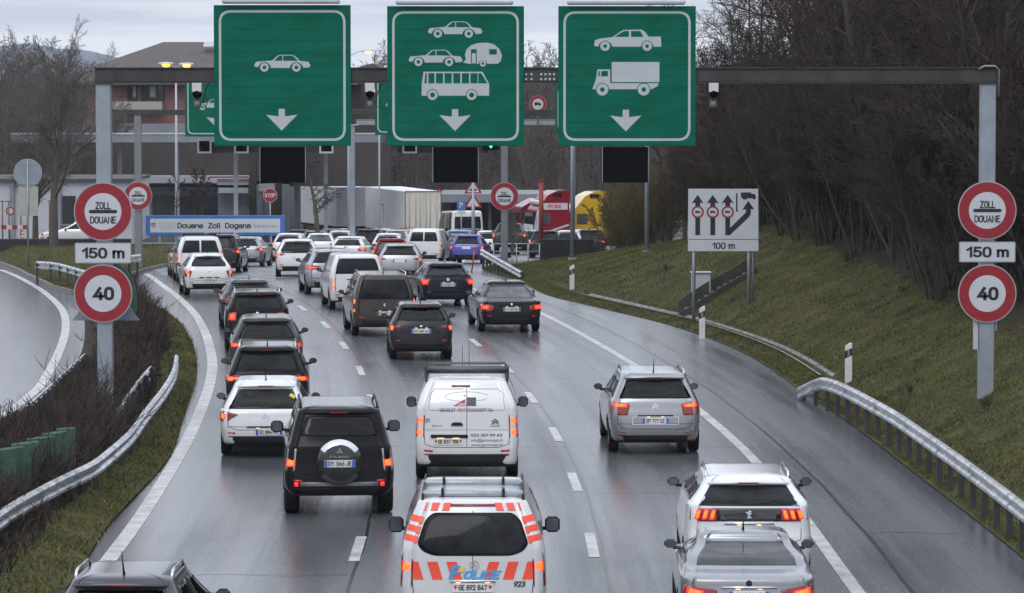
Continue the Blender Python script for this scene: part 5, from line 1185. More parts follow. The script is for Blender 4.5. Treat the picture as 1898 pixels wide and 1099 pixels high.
for lb, cx, d, hd, col, g_ in (('dark car at the far end of the queue just right of the blue board', 551, 222, -2, GREY, 0), ('silver car far back between the pollarded tree and the grey portal post', 612, 236, -2, SILV, 0), ('white car far back just left of the portal post', 640, 240, -2, WHITE, 0), ('dark car far back just right of the portal post', 668, 230, -2, BLACK, 0),
        ('white car far back beneath the middle of the trailer side', 706, 236, -3, WHITE, 0), ('dark red car deep in the queue beneath the left trailer door', 752, 238, -3, (.12, .012, .016), 0), ('grey car in the lorry lane between two black suvs', 978, 214, -3, SILV, 1), ('white hatchback in the lorry lane under the yellow lorry', 1074, 222, -4, WHITE, 1)):
    car(lb, cx, d, hd, HB(4.2, 1.78, 1.56, 1.0, .36, .70), col, light='wedge', group='cars in the lorry lane on the right' if g_ else 'vehicles queuing towards the customs post', litmat=LITRED)
# --- minibus
r, s_ = car('white minibus with long side windows behind the light blue suv', 868, 232, 12, Shell('van', 6.2, 2.25, 2.75, 1.35, .10, .88, n=14, wheel=.38, zlow=.35), (.62, .62, .60), 'minibus', 'minibus', light='post1', win=[(.84, 1.55), (.82, 2.35)], side='2', ant=False, wiper=False, lit=False)

# --- lorries
def wheelset(root, spots, wr=.5, tw=.32):
    for (x, y) in spots:
        mb = MB(); h = tw / 2; mb.lathe([(wr * .55, -h), (wr * .9, -h), (wr, -h * .7), (wr, h * .7), (wr * .9, h), (wr * .55, h), (wr * .5, h * .4), (0, h * .4)], (x, y, wr), 'x', 24); mb.build('wheel', RUBBER, root)
def trailer(label, px, d, hd, L, H, col, base, doors=True):
    z = float(zroad(d)); root = thing('lorry_trailer', label, 'lorry', (xat(px, d), d, z), R(hd), 'lorries at the customs post')
    m = pm('trailer_' + str(int(col[0] * 100)), col, .45, 0, .10, .6)
    mb = MB(); mb.box((0, L / 2, (H + 1.1) / 2), (2.55, L, H - 1.1), 0, None, .03); mb.build('box_body', m, root)
    mb = MB(); mb.box((0, L / 2, 1.02), (2.3, L - .4, .14)); mb.box((0, .12, .62), (2.4, .1, .14)); mb.build('chassis', PLASTIC, root)
    wheelset(root, [(sx, y) for sx in (-1.1, 1.1) for y in (2.6, 3.9, 5.2)])
    if doors:
        dm = pm('door_cream', (.60, .56, .47), .5, 0, .1, 2)
        for sg in (-1, 1):
            mb = MB(); mb.box((sg * .62, -.025, (H + 1.14) / 2), (1.22, .05, H - 1.2), 0, None, .01); dr = mb.build('door', dm, root)
            mb = MB()
            for q in (.2, .5, .95): mb.tube([(sg * q, -.07, 1.25), (sg * q, -.07, H - .1)], .022, 6)
            mb.build('locking_bar', RIMGREY, dr)
        mb = MB(); [mb.box((sg * 1.24, -.06, (H + 1.14) / 2), (.07, .02, H - 1.1)) for sg in (-1, 1)]; mb.box((0, -.06, H - .02), (2.55, .03, .08)); mb.build('edge_frame', pm('frame_brown', (.16, .11, .06), .5), root)
        mb = MB(); [mb.box((sg * 1.15, -.08, H + .02), (.1, .05, .08)) for sg in (-1, 1)]; mb.build('marker_light', LITRED, root)
        mb = MB(); [mb.box((sg * 1.13, -.10, 1.35), (.2, .04, .3)) for sg in (-1, 1)]; mb.build('reflector', pm('reflect_orange', (.6, .25, .03), .4), root)
        mb = MB(); mb.box((.95, -.075, 2.95), (.3, .01, .42)); mb.box((.3, -.075, 1.75), (.16, .02, .5)); mb.build('warning_panel', [SWHITE], root)
    # fridge unit and side marks
    mb = MB(); mb.box((0, L + .2, H - .9), (2.0, .4, 1.6), 0, None, .08); mb.build('cooling_unit', SWHITE, root)
    mb = MB(); mb.box((-1.282, L * .55, 2.9), (.012, .9, .05)); mb.box((-1.282, L * .55 - .4, 2.3), (.012, .05, 1.2)); mb.build('side_mark', PLASTIC, root)
    return root
trailer('white refrigerated trailer with cream rear doors in the middle of the queue', 784, 240, 14.5, 12.5, 4.0, (.82, .83, .84), 455)
trailer('grey box trailer parked behind the pollarded tree', 655, 262, 20, 11.5, 4.0, (.52, .53, .55), 455, doors=False)
def tractor(name, label, px, d, hd, col, H, letters=None, nose=None, stripe=False, vis=True):
    z = float(zroad(d)); root = thing(name, label, 'lorry', (xat(px, d), d, z), R(hd), 'lorries at the customs post'); m = paint('lorry_' + str(int(col[0] * 1000)), col)
    # origin at the nose, driving along +y; cab profile in (y back, z)
    prof = [(.05, .5), (0, 1.0), (.03, 1.9), (.22, 2.75), (.42, 3.0), (.95, H - .3), (1.5, H - .05), (2.35, H), (2.35, .6)]; prof = roundpoly(prof, .12, 3)
    mb = MB(); n = len(prof); v = [(x, -a, b) for x in (-1.22, 1.22) for a, b in prof]; tr = tessellate_polygon([[Vector((a, b, 0)) for a, b in prof]])
    mb.add(v, [(i, (i + 1) % n, n + (i + 1) % n, n + i) for i in range(n)] + [tuple(t) for t in tr] + [tuple(n + i for i in reversed(t)) for t in tr]); mb.build('cab', m, root)
    fm = nose or m
    mb = MB(); mb.box((0, .015, 1.15), (2.3, .08, 1.3), 0, None, .03); mb.build('grille', fm, root)
    mb = MB(); v = []
    for a, b in ((.0, 1.75), (.17, 2.60)): v += [(x, -a + .03, b) for x in (-1.12, 1.12)]
    mb.add(v, [(0, 1, 3, 2)]); mb.box((0, -.05, 2.2), (2.2, .12, .75)); mb.build('windscreen', GLASS, root)
    for sg in (-1, 1):
        mb = MB(); mb.box((sg * 1.228, -.75, 2.18), (.02, .72, .68), 0, None, .008); mb.build('side_window', GLASSG, root)
    if nose:
        for sg in (-1, 1): mb = MB(); mb.add([(sg * 1.227, -a, b) for a, b in ((.02, 1.0), (.05, 1.9), (.24, 2.75), (.44, 3.0), (.7, 3.2), (.62, 2.7), (.36, 2.4), (.32, 1.2))], [tuple(range(8))]); mb.build('nose_panel', fm, root)
        
        mb = MB(); mb.box((0, -.52, 3.16), (2.2, .5, .30), 0, Matrix.Rotation(.5, 3, 'X'), .1); mb.build('sun_visor', fm, root)
    mb = MB(); [mb.box((sg * 1.232, -1.55, H - .32), (.02, .62, .26), 0, None, .008) for sg in (-1, 1)]; mb.build('roof_window', GLASS, root)
    if letters:
        mb = MB(); V, Fc = text(letters, .24, 1.0, .15, .02)
        mb.box((-1.234, -1.45, 2.98), (.012, 1.55, .42)); lp = mb.build('name_panel', SWHITE, root)
        mb = MB(); mb.add([(-1.244, -1.35 - p[0], 2.98 + p[1]) for p in V], Fc); mb.build('lettering', REDLET, lp)
    if stripe:
        mb = MB(); mb.add([(-1.232, -a, b) for a, b in ((.4, 1.15), (2.3, 1.75), (2.3, 1.86), (.4, 1.26))], [(0, 1, 2, 3)]); mb.build('side_stripe', SWHITE, root)
    mb = MB(); mb.box((0, -2.5, .85), (1.0, 4.6, .3)); [mb.box((sg * .85, -2.6, .75), (.6, 1.4, .6), 0, None, .05) for sg in (-1, 1)]; mb.build('chassis', PLASTIC, root)
    mb = MB(); [mb.box((sg * 1.42, .05, 2.3), (.22, .14, .6), 0, None, .04) for sg in (-1, 1)]; mb.build('side_mirror', PLASTIC, root)
    wheelset(root, [(sx, y) for sx in (-1.05, 1.05) for y in (-1.3, -4.3)])
    return root
NAVY_ = (.012, .016, .030)
tractor('lorry_cab', 'red lorry cab with white nose and a lettered name panel on its side', 980, 226, 104, (.22, .012, .022), 4.0, 'FH 500', SWHITE, True)
tractor('lorry_cab', 'darker red lorry cab half hidden left of the one with the white nose', 950, 246, 103, (.15, .014, .022), 3.6, nose=None)
tractor('lorry_cab', 'yellow lorry cab right of the red one behind the twigs', 1050, 228, 102, (.60, .36, .015), 3.95)

# ------------------------------------------------------------------ guardrails
def guardrail(label, pts, side=1, post_every=2.0, drop=.75, group=None, zf=None):
    """W-beam along top-edge points; side=+1: the corrugated face looks to the right of travel"""
    P = [Vector(p) for p in pts]; L = [0]
    for a, b in zip(P, P[1:]): L.append(L[-1] + (b - a).length)
    n = max(3, int(L[-1] / .8)); s = np.linspace(0, L[-1], n)
    q = [Vector((float(pchip(L, [p.x for p in P], t)), float(pchip(L, [p.y for p in P], t)), float(pchip(L, [p.z for p in P], t)))) for t in s]
    c = sum(q, Vector()) / n; base = Vector((P[0].x, P[0].y, P[0].z - drop)); root = thing('guardrail', label, 'guardrail', base, 0, group)
    pr = [(0, 0), (.045, -.015), (.085, -.05), (.085, -.095), (.03, -.14), (.03, -.17), (.085, -.215), (.085, -.26), (.045, -.295), (0, -.31)]
    pr = [(a * side, b) for a, b in pr]; pr = pr + [(a - .006 * side, b - .002) for a, b in reversed(pr)]
    mb = MB(); sweep(mb, [p - base for p in q], pr); rl = mb.build('rail', RAILM, root)
    for k in range(1, int(L[-1] / 4)):
        i_ = min(n - 2, int(k * 4 / L[-1] * n)); p, q_ = q[i_] - base, q[i_ + 1] - base; t_ = (q_ - p).normalized(); mb = MB(); sweep(mb, [p + t_ * .0, p + t_ * .16], [(a + .007 * side, u_) for a, u_ in pr]); mb.build('lap_joint', GALV, rl)
    m = max(2, int(L[-1] / post_every))
    for k in range(m + 1):
        t = L[-1] * (k + .1) / (m + .2); x, y, z = (float(pchip(L, [getattr(p, a) for p in P], t)) for a in 'xyz')
        mb = MB(); g = z - drop
        mb.box((x - base.x - side * .05, y - base.y, (g - .15 + z - .03) / 2 - base.z), (.10, .055, z - .03 - g + .15)); mb.box((x - base.x + side * .0, y - base.y, z - .155 - base.z), (.06, .05, .12)); mb.build('post', POSTM, root)
    return root
def top(px, py, h): g = gnd(px, py, h); return (g.x, g.y, float(zroad(g.y)) + h)
guardrail('weathered guardrail along the grass strip at the left edge of the carriageway', [(-7.9, 40, .78)] + [top(x, y, .78) for x, y in ((0, 945), (100, 888), (180, 848), (228, 808), (268, 758), (300, 718), (318, 688), (325, 657))], 1, 2.0, .72)
guardrail('short weathered guardrail in the bushes behind the longest one', [top(x, y, .80) for x, y in ((222, 757), (240, 730), (258, 705), (281, 678))], -1, 2.0, .7)
guardrail('pale guardrail facing the side road, left of the thick gantry post', [top(x, y, .85) for x, y in ((52, 752), (90, 718), (122, 688), (158, 655))], -1, 1.0, .8)
guardrail('bright guardrail curving down to the verge at the bottom right', [(7.95, 40, .85)] + [top(x, y, h) for x, y, h in ((1898, 930, .85), (1790, 850, .85), (1714, 797, .85), (1660, 761, .85), (1609, 733, .85), (1560, 709, .82), (1530, 699, .76), (1484, 716, .32))], -1, 1.33, .72)
guardrail('bright guardrail end on the grass island left of the zoll sign', [top(x, y, h) for x, y, h in ((69, 484, .86), (100, 486, .90), (130, 493, .90), (163, 502, .88), (230, 516, .8))], 1, 2.0, .75)
guardrail('short steep guardrail end beside the bright blue hatchback', (lambda A, B: [tuple(A[i] + (B[i] - A[i]) * t for i in range(3)) for t in (1, .66, .33, 0)])(top(893, 461, .95), top(968, 503, .35)), -1, 1.5, .7)
guardrail('tiny guardrail piece right of the left 150 m plate', [top(x, y, .9) for x, y in ((200, 474), (236, 473), (258, 471))], 1, 2.0, .75)

# ------------------------------------------------------------------ gantry over the road
GY = 74.2; K = ppm(GY)
def loc(px, py, Y=GY): return at(px, py, Y)
a = loc(193, 140); b = loc(1829, 138)
gz = lambda px, py, Y=GY: at(px, py, Y).z
root = thing('sign_gantry', 'long grey steel gantry spanning the whole carriageway on two square posts', 'gantry', (a.x, GY, 0))
mb = MB(); za, zb_ = gz(300, 127), gz(300, 152); xL = loc(177, 140).x; xR = loc(1846, 140).x
mb.box(((xL + xR) / 2 - a.x, 0, (za + zb_) / 2), (xR - xL, .30, za - zb_), 0, None, .012); bm = mb.build('beam', BEAM, root)
mb = MB()
for z_ in (za + .012, zb_ - .012): mb.box(((xL + xR) / 2 - a.x, -.01, z_), (xR - xL + .04, .36, .024))
bf = mb.build('flange', pm('beam_flange', (.05, .05, .053), .55, .3, .3, 2), bm)
mb = MB()
for x in np.arange(xL + .45, xR, .92): mb.box((x - a.x, -.158, (za + zb_) / 2), (.022, .012, za - zb_ - .05))
mb.build('stiffener', BEAM, bm)
mb = MB()
for x in np.concatenate([np.linspace(975, 985, 2), np.linspace(1003, 1027, 4)]):
    for y in (138, 147): p = loc(x, y); mb.lathe([(0, -.01), (.022, -.01), (.028, 0), (.028, .012)], (p.x - a.x, -.163, p.z), 'y', 10)
mb.build('bolt', SGREY, bm)
for px, zb0 in ((194, -.2), (1829, .55)):
    x = loc(px, 400).x; mb = MB(); mb.box((x - a.x, 0, (zb_ + zb0) / 2 - .02), (.31, .30, zb_ - zb0 - .03), 0, None, .012); pt_ = mb.build('post', GALV, root)
    mb = MB(); mb.box((x - a.x, -.02, zb_ - .02 + .0), (.36, .36, .03)); mb.build('head_plate', BEAM, pt_)
x = loc(1829, 400).x - a.x; mb = MB(); mb.tube([(x - .22, -.2, za - .02), (x - .1, -.22, za + .05), (x + .12, -.22, za + .05), (x + .2, -.2, za - .03), (x + .2, -.2, zb_ - .3)], .022, 8); mb.build('cable', pm('cable_grey', (.2, .21, .2), .5), root)
mb = MB(); p = loc(1808, 620); mb.box((p.x - a.x, -.05, p.z), (.10, .12, .62), 0, None, .01); mb.build('service_box', SGREY, root); mb = MB(); p = loc(1846, 600); mb.box((p.x - a.x, .05, p.z), (.05, .1, .3), 0, None, .01); mb.build('junction_box', SGREY, root)

# ---- pictograms in photo-zoom coordinates
CAR_O = [(0, 56), (10, 37), (60, 33), (95, 30), (128, 2), (150, 0), (200, 0), (218, 6), (246, 33), (290, 37), (294, 48), (300, 52), (296, 66), (262, 70), (258, 58), (246, 46), (225, 42), (204, 46), (192, 58), (190, 70), (90, 70), (87, 58), (76, 46), (55, 42), (34, 46), (24, 58), (22, 66), (4, 64)]
CAR_W = [[(106, 31), (134, 5), (150, 4), (150, 31)], [(155, 31), (155, 4), (200, 4), (212, 9), (234, 32)]]
CAR_L = [[(24, 58), (34, 46), (55, 42), (55, 90), (24, 80)]]
def sym(mb, polys, fn, y, mi):
    for p in polys: mb.poly([fn(*q) for q in p], y, mi)
def circ(cx, cy, r, k=28): return [(cx + r * math.cos(6.2832 * i / k), cy + r * math.sin(6.2832 * i / k)) for i in range(k)]
def pict_car(mb, fn, y):
    sym(mb, [CAR_O], fn, y, 0); sym(mb, CAR_W, fn, y - .003, 1)
    for cx in (55, 225): sym(mb, [circ(cx, 67, 28)], fn, y - .004, 1); sym(mb, [circ(cx, 67, 23)], fn, y - .007, 0); sym(mb, [circ(cx, 67, 10)], fn, y - .010, 1)
def big_sign(label, x0, y0, x1, y1, Y, draw, scale=1.0, lamp=True, dy=-.20, arrow=None):
    c = at((x0 + x1) / 2, (y0 + y1) / 2, Y + dy); root = thing('lane_sign', label, 'road sign', c); w = (x1 - x0) / ppm(Y + dy); h = (y1 - y0) / ppm(Y + dy)
    mb = MB(); mb.box((0, 0, 0), (w, .06, h), 0, None, .006); pn = mb.build('panel', GREEN, root)
    mb = MB(); o = .105 * scale; t = .05 * scale
    q0 = roundpoly([(-w / 2 + o, -h / 2 + o), (w / 2 - o, -h / 2 + o), (w / 2 - o, h / 2 - o), (-w / 2 + o, h / 2 - o)], .26 * scale, 8); q1 = roundpoly([(-w / 2 + o + t, -h / 2 + o + t), (w / 2 - o - t, -h / 2 + o + t), (w / 2 - o - t, h / 2 - o - t), (-w / 2 + o + t, h / 2 - o - t)], .21 * scale, 8); n = len(q0)
    mb.add([(p[0], -.034, p[1]) for p in q0] + [(p[0], -.034, p[1]) for p in q1], [(i, (i + 1) % n, n + (i + 1) % n, n + i) for i in range(n)]); mb.build('border', SGREY, pn)
    if draw: mb = MB(); draw(mb, -.034, c); mb.build('pictogram', [SGREY, GREEN], pn)
    if arrow: mb = MB(); arrow(mb, -.034, c); mb.build('arrow', SGREY, pn)
    if lamp:
        mb = MB(); mb.box((-.02, -.06, h / 2 + .075), (w * .86, .24, .10), 0, None, .03); lm = mb.build('sign_lamp', pm('lamp_housing', (.42, .44, .47), .45, .3), root)
        mb = MB()
        for k in range(6): mb.tube([(-w * .4 + w * .8 * k / 5, -.05, h / 2 + .11), (-w * .4 + w * .8 * k / 5, -.05, h / 2 + .17)], .02, 6)
        mb.build('lamp_bolt', BEAM, lm)
    mb = MB()
    for sx in (-.3, .3): mb.box((sx * w, .065, 0), (.08, .07, h * .95))
    mb.build('bracket', GALV, root)
    return root, c, w, h
def fnz(c, Y, ox, oy, k, dy=-.20):   # zoom picture -> sign plane
    p_ = ppm(Y + dy)
    return lambda u, v: (lambda P: (P.x - c.x, P.z - c.z))(at(ox + u / k, oy + v / k, Y + dy - .034))
ARW = lambda cx, cy: [(cx - 17, cy - 58), (cx + 17, cy - 58), (cx + 17, cy - 18), (cx + 84, cy - 27), (cx, cy + 58), (cx - 84, cy - 27), (cx - 17, cy - 18)]
def d1(mb, y, c):
    f = fnz(c, GY, 340, 0, 2.876); pict_car(mb, lambda u, v: f(377 + u, 292 + v), y)
def d2(mb, y, c):
    f = fnz(c, GY, 340, 0, 2.876); pict_car(mb, lambda u, v: f(1303 + u * .97, 114 + v * .97), y); pict_car(mb, lambda u, v: f(1200 + u * .96, 265 + v * .97), y)
    sym(mb, [[(1500, 290), (1510, 262), (1535, 240), (1570, 229), (1620, 227), (1655, 236), (1685, 262), (1698, 295), (1692, 325), (1675, 340), (1620, 340), (1612, 325), (1596, 319), (1580, 325), (1572, 340), (1520, 340), (1490, 332), (1506, 318)]], f, y, 0)
    sym(mb, [[(1533, 338), (1533, 262), (1563, 262), (1563, 338)], [(1630, 262), (1670, 262), (1670, 290), (1630, 290)]], f, y - .003, 1); sym(mb, [[(1538, 336), (1538, 284), (1558, 284), (1558, 336)]], f, y - .006, 0); sym(mb, [circ(1596, 338, 17)], f, y - .006, 0); sym(mb, [circ(1596, 338, 7)], f, y - .009, 1)
    sym(mb, [[(1270, 510), (1270, 450), (1280, 382), (1594, 382), (1630, 448), (1630, 510), (1568, 510), (1560, 490), (1536, 478), (1512, 490), (1502, 510), (1362, 510), (1352, 490), (1328, 478), (1304, 490), (1296, 510)]], f, y, 0)
    xs_ = [1282, 1300, 1340, 1386, 1432, 1478, 1524, 1570]
    for i in range(7): sym(mb, [[(xs_[i] + (6 if i else 2), 444), (xs_[i + 1] - 2 if i else 1296, 444), (xs_[i + 1] - 2, 390), (xs_[i] + (6 if i else 8), 390)]], f, y - .003, 1)
    sym(mb, [[(1572, 444), (1572, 390), (1588, 390), (1620, 444)]], f, y - .003, 1)
    for cx in (1328, 1536): sym(mb, [circ(cx, 506, 31)], f, y - .004, 1); sym(mb, [circ(cx, 506, 27)], f, y - .007, 0); sym(mb, [circ(cx, 506, 13)], f, y - .010, 1)
def d3(mb, y, c):
    f = fnz(c, GY, 900, 0, 2.892)
    sym(mb, [[(582, 238), (586, 216), (610, 207), (680, 198), (738, 160), (835, 158), (850, 166), (874, 196), (940, 196), (942, 250), (900, 250), (894, 232), (866, 222), (838, 232), (832, 250), (680, 250), (672, 232), (642, 222), (612, 232), (604, 250), (584, 246)]], f, y, 0)
    sym(mb, [[(692, 197), (742, 166), (768, 166), (768, 197)], [(780, 197), (780, 166), (830, 166), (846, 197)]], f, y - .003, 1)
    for cx, cy, r_ in ((641, 247, 26), (866, 247, 26), (626, 480, 32), (848, 480, 32)): sym(mb, [circ(cx, cy, r_ + 4)], f, y - .004, 1); sym(mb, [circ(cx, cy, r_)], f, y - .007, 0); sym(mb, [circ(cx, cy, r_ * .38)], f, y - .010, 1)
    sym(mb, [[(676, 332), (932, 332), (932, 440), (676, 440)]], f, y, 0)
    sym(mb, [[(572, 478), (590, 430), (600, 372), (668, 372), (668, 446), (928, 446), (922, 462), (890, 478)]], f, y, 0)
    sym(mb, [[(602, 408), (608, 380), (614, 380), (610, 408)], [(618, 408), (622, 380), (656, 380), (656, 408)]], f, y - .003, 1)
big_sign('large green sign with one white car symbol over a down arrow', 397, 10, 650, 270, GY, d1, arrow=lambda mb, y, c: sym(mb, [ARW(524, 638)], fnz(c, GY, 340, 0, 2.876), y, 0))
big_sign('large green sign with car, caravan and bus symbols over a down arrow', 718, 12, 971, 270, GY, d2, arrow=lambda mb, y, c: sym(mb, [ARW(1448, 640)], fnz(c, GY, 340, 0, 2.876), y, 0))
big_sign('large green sign with car and lorry symbols over a down arrow', 1035, 12, 1289, 270, GY, d3, arrow=lambda mb, y, c: sym(mb, [ARW(752, 646)], fnz(c, GY, 900, 0, 2.892), y, 0))
c = at(1158, 1, GY - .3); o = MB(); o.lathe([(0, .08), (.09, .06), (.11, .0), (.11, -.03), (0, -.03)], (0, 0, 0), 'z', 16)
ob = o.build('warning_beacon', lampmat('beacon_amber', (1.0, .62, .08), 1.2)); ob.location = (c.x, GY - .25, c.z + .055); tag(ob, 'amber beacon on top of the car and lorry sign', 'beacon')
for (x0, x1, lb) in ((483, 566, 'car'), (803, 886, 'car, caravan and bus'), (1117, 1201, 'car and lorry')):
    p = at((x0 + x1) / 2, 305, GY - .1); w = (x1 - x0) / K; h = 66 / K
    root = thing('display_panel', f'black unlit display panel hanging below the green {lb} sign', 'display', p)
    mb = MB(); mb.box((0, 0, 0), (w, .22, h), 0, None, .012); hs = mb.build('housing', DARKBOX, root)
    mb = MB(); mb.box((0, -.115, -.05), (w - .05, .012, h - .16)); mb.build('screen', pm('screen_dark', (.004, .0045, .006), .3, 0, .2, 3, spec=.06), hs)
    mb = MB(); mb.box((w / 2 + .006, -.09, 0), (.012, .02, h)); mb.box((-w / 2 - .006, -.09, 0), (.012, .02, h)); mb.build('edge_trim', GALV, hs)
    mb = MB(); [mb.box((sx * w * .35, .06, h / 2 + .05), (.05, .05, .12)) for sx in (-1, 1)]; mb.build('bracket', GALV, root)
for px, lb in ((366, 'left of the first green sign'), (686, 'between the first two green signs, beside an orange lamp'), (1322, 'on the right arm of the gantry, before the dark wood')):
    p = at(px, 153, GY); root = thing('camera', 'white hooded traffic camera hanging ' + lb, 'camera', p)
    mb = MB(); mb.tube([(0, 0, .03), (0, 0, -.08)], .03, 8); mb.build('bracket', GALV, root)
    mb = MB(); v = []
    for yy, s_ in ((-.18, 1.0), (.2, .85)): v += [(-.09 * s_, yy, -.19), (-.10 * s_, yy, -.05), (-.06 * s_, yy, -.005), (.06 * s_, yy, -.005), (.10 * s_, yy, -.05), (.09 * s_, yy, -.19)]
    mb.add(v, [(i, i + 1, 7 + i, 6 + i) for i in range(5)] + [(11, 10, 9, 8, 7, 6)]); mb.box((0, -.185, -.10), (.20, .02, .19), 0, None, .008); mb.build('hood', pm('hood_white', (.56, .56, .57), .4), root)
    mb = MB(); mb.lathe([(0, -.20), (.06, -.20), (.09, -.18), (.09, .12), (0, .12)], (0, 0, -.235), 'y', 16); mb.build('lens', DARKBOX, root)
    mb = MB(); mb.box((0, 0, -.43), (.15, .14, .18), 0, None, .02); mb.box((0, .03, -.33), (.08, .08, .12)); bx = mb.build('lamp_box', pm('box_grey', (.10, .10, .105), .5), root)
    mb = MB(); mb.lathe([(0, -.012), (.05, -.012), (.055, 0), (.055, .01)], (0, -.07, -.43), 'y', 14); mb.build('lens_ring', ALU, bx)
    if px < 1000:
        mb = MB(); mb.tube([(.24, .0, 0), (.17, -.02, -.18), (.11, -.02, -.42), (.16, -.02, -.52), (.2, -.02, -.44), (.18, 0, -.3)], .009, 6); mb.build('cable', PLASTIC, root)

# ------------------------------------------------------------------ round signs
def round_sign(name, label, px, py, Y, r, draw, cat='road sign', group=None, rim=RIMGREY, ring=True):
    c = at(px, py, Y); root = thing(name, label, cat, c, 0, group)
    mb = MB(); mb.lathe([(0, .03), (r * 1.04, .03), (r * 1.04, 0), (0, 0)], (0, 0, 0), 'y', 48, 0, False); bk = mb.build('sign_plate', rim, root)
    if ring:
        mb = MB(); mb.disc((0, 0), r, -.004, 0, 56); mb.disc((0, 0), r * .655, -.008, 1, 48); fc = mb.build('face', [SRED, SWHITE], bk)
    if draw: mb = MB(); draw(mb, r, -.013); mb.build('lettering', SBLACK, bk)
    return root
def zoll(mb, r, y):
    put_text(mb, 'ZOLL', 0, .21 * r, y, .17 * r * 1.55, width=.56 * r, bold=.012); put_text(mb, 'DOUANE', 0, -.30 * r, y, .165 * r * 1.55, width=.92 * r, bold=.012)
    mb.poly(roundpoly([(-.50 * r, -.06 * r), (.50 * r, -.06 * r), (.50 * r, .06 * r), (-.50 * r, .06 * r)], .06 * r), y, 0)
def forty(mb, r, y): put_text(mb, '40', 0, 0, y, .48 * r, width=.80 * r, bold=.028)
for sd, px in (('left', 191), ('right', 1830)):
    py = 392 if sd == 'left' else 390
    round_sign('customs_sign', f'round red-edged zoll douane sign high on the thick {sd} gantry post', px, py, GY - .2, .585, zoll)
    round_sign('speed_limit_sign', f'round speed limit sign reading 40 on the thick {sd} gantry post', px, 544, GY - .2, .585, forty)
    p = at(px, py + 77, GY - .2); root = thing('distance_plate', f'white plate reading 150 m on the thick {sd} gantry post', 'sign', p)
    w, h = 104 / K, 38 / K
    mb = MB(); mb.poly(roundpoly([(-w / 2, -h / 2), (w / 2, -h / 2), (w / 2, h / 2), (-w / 2, h / 2)], .03), -.005, 0, .03); pl_ = mb.build('plate', RIMGREY, root)
    mb = MB(); a_, b_ = w / 2 - .02, h / 2 - .02; mb.poly(roundpoly([(-a_, -b_), (a_, -b_), (a_, b_), (-a_, b_)], .02), -.009, 0); mb.build('face', SWHITE, pl_)
    mb = MB(); put_text(mb, '150 m', 0, 0, -.013, .225, width=.90, bold=.018); mb.build('lettering', SBLACK, pl_)
mb = MB(); c = at(196, 556, GY + .30); mb.poly(roundpoly([(-.72, -.43), (.72, -.43), (.60, -.30), (.10, .72), (-.10, .72), (-.60, -.30)], .06), 0, 0, .03)
o = mb.build('triangle_sign', ALU); o.location = c; tag(o, 'grey back of a triangular sign behind the left speed limit sign', 'road sign')
mb = MB(); c = at(214, 540, GY + .42); mb.poly(roundpoly([(-.55, -.6), (.45, -.6), (.45, .1), (.12, .62), (-.55, .62)], .3, 8), 0, 0, .03)
o = mb.build('green_sign', pm('dull_green', (.06, .13, .09), .5)); o.location = c; tag(o, 'dull green sign back peeping out right of the left speed limit sign', 'road sign')
# second gantry and its signs
G2 = 153.0
g = at(256, 300, G2); z0 = float(zroad(G2)) - .2
root = thing('sign_gantry', 'smaller grey gantry behind the first green signs, dark beam on slender posts', 'gantry', (g.x, G2, z0))
zt = at(256, 203, G2).z
for px in (256, 935):
    p = at(px, 300, G2); zt_ = at(px, 207, G2).z - .03; mb = MB(); mb.box((p.x - g.x, 0, (zt_ - z0) / 2 - .1), (.30, .28, zt_ - z0 + .2), 0, None, .015); mb.build('post', pm('post_grey', (.20, .21, .23), .5, .4, .15, 2), root)
p1 = at(1065, 208, G2); mb = MB(); mb.box(((p1.x - g.x) / 2 - .05, 0, zt - z0 - .12), (p1.x - g.x + .45, .34, .24), 0, None, .01); mb.build('beam', BEAM, root)
def d4(mb, y, c): pict_car(mb, lambda u, v: (-.95 + u * .0058 * .9, .18 - v * .0058 * .9), y)
big_sign('green sign of the rear gantry showing left of the first large green sign', 343, 130, 465, 253, G2, d4, 1.0, False, arrow=lambda mb, y, c: mb.poly([(a * .006, -.75 - b * .006) for a, b in ARW(0, 0)], y, 0))
big_sign('green sign of the rear gantry showing left of the second large green sign', 695, 130, 817, 250, G2, d4, 1.0, False, arrow=lambda mb, y, c: mb.poly([(a * .006, -.75 - b * .006) for a, b in ARW(0, 0)], y, 0))
big_sign('green sign of the rear gantry almost hidden behind the third large green sign', 1029, 158, 1150, 246, G2, d4, 1.0, False, arrow=lambda mb, y, c: mb.poly([(a * .006, -.75 - b * .006) for a, b in ARW(0, 0)], y, 0))
round_sign('customs_sign', 'small round zoll douane sign on the slender left post of the rear gantry', 256, 363, G2 - .2, .585, zoll)
round_sign('customs_sign', 'small round zoll douane sign on the grey post right of the bright blue hatchback', 935, 364, G2 - .2, .585, zoll)
mb = MB(); p = at(973, 405, G2); mb.box((0, 0, 0), (.36, .3, 1.1), 0, None, .02); mb.box((0, 0, -.95), (.12, .12, .8)); o = mb.build('control_cabinet', pm('cabinet_olive', (.10, .095, .075), .6)); o.location = at(950, 415, G2 + .6); tag(o, 'narrow olive control box on the post of the central zoll sign', 'cabinet')
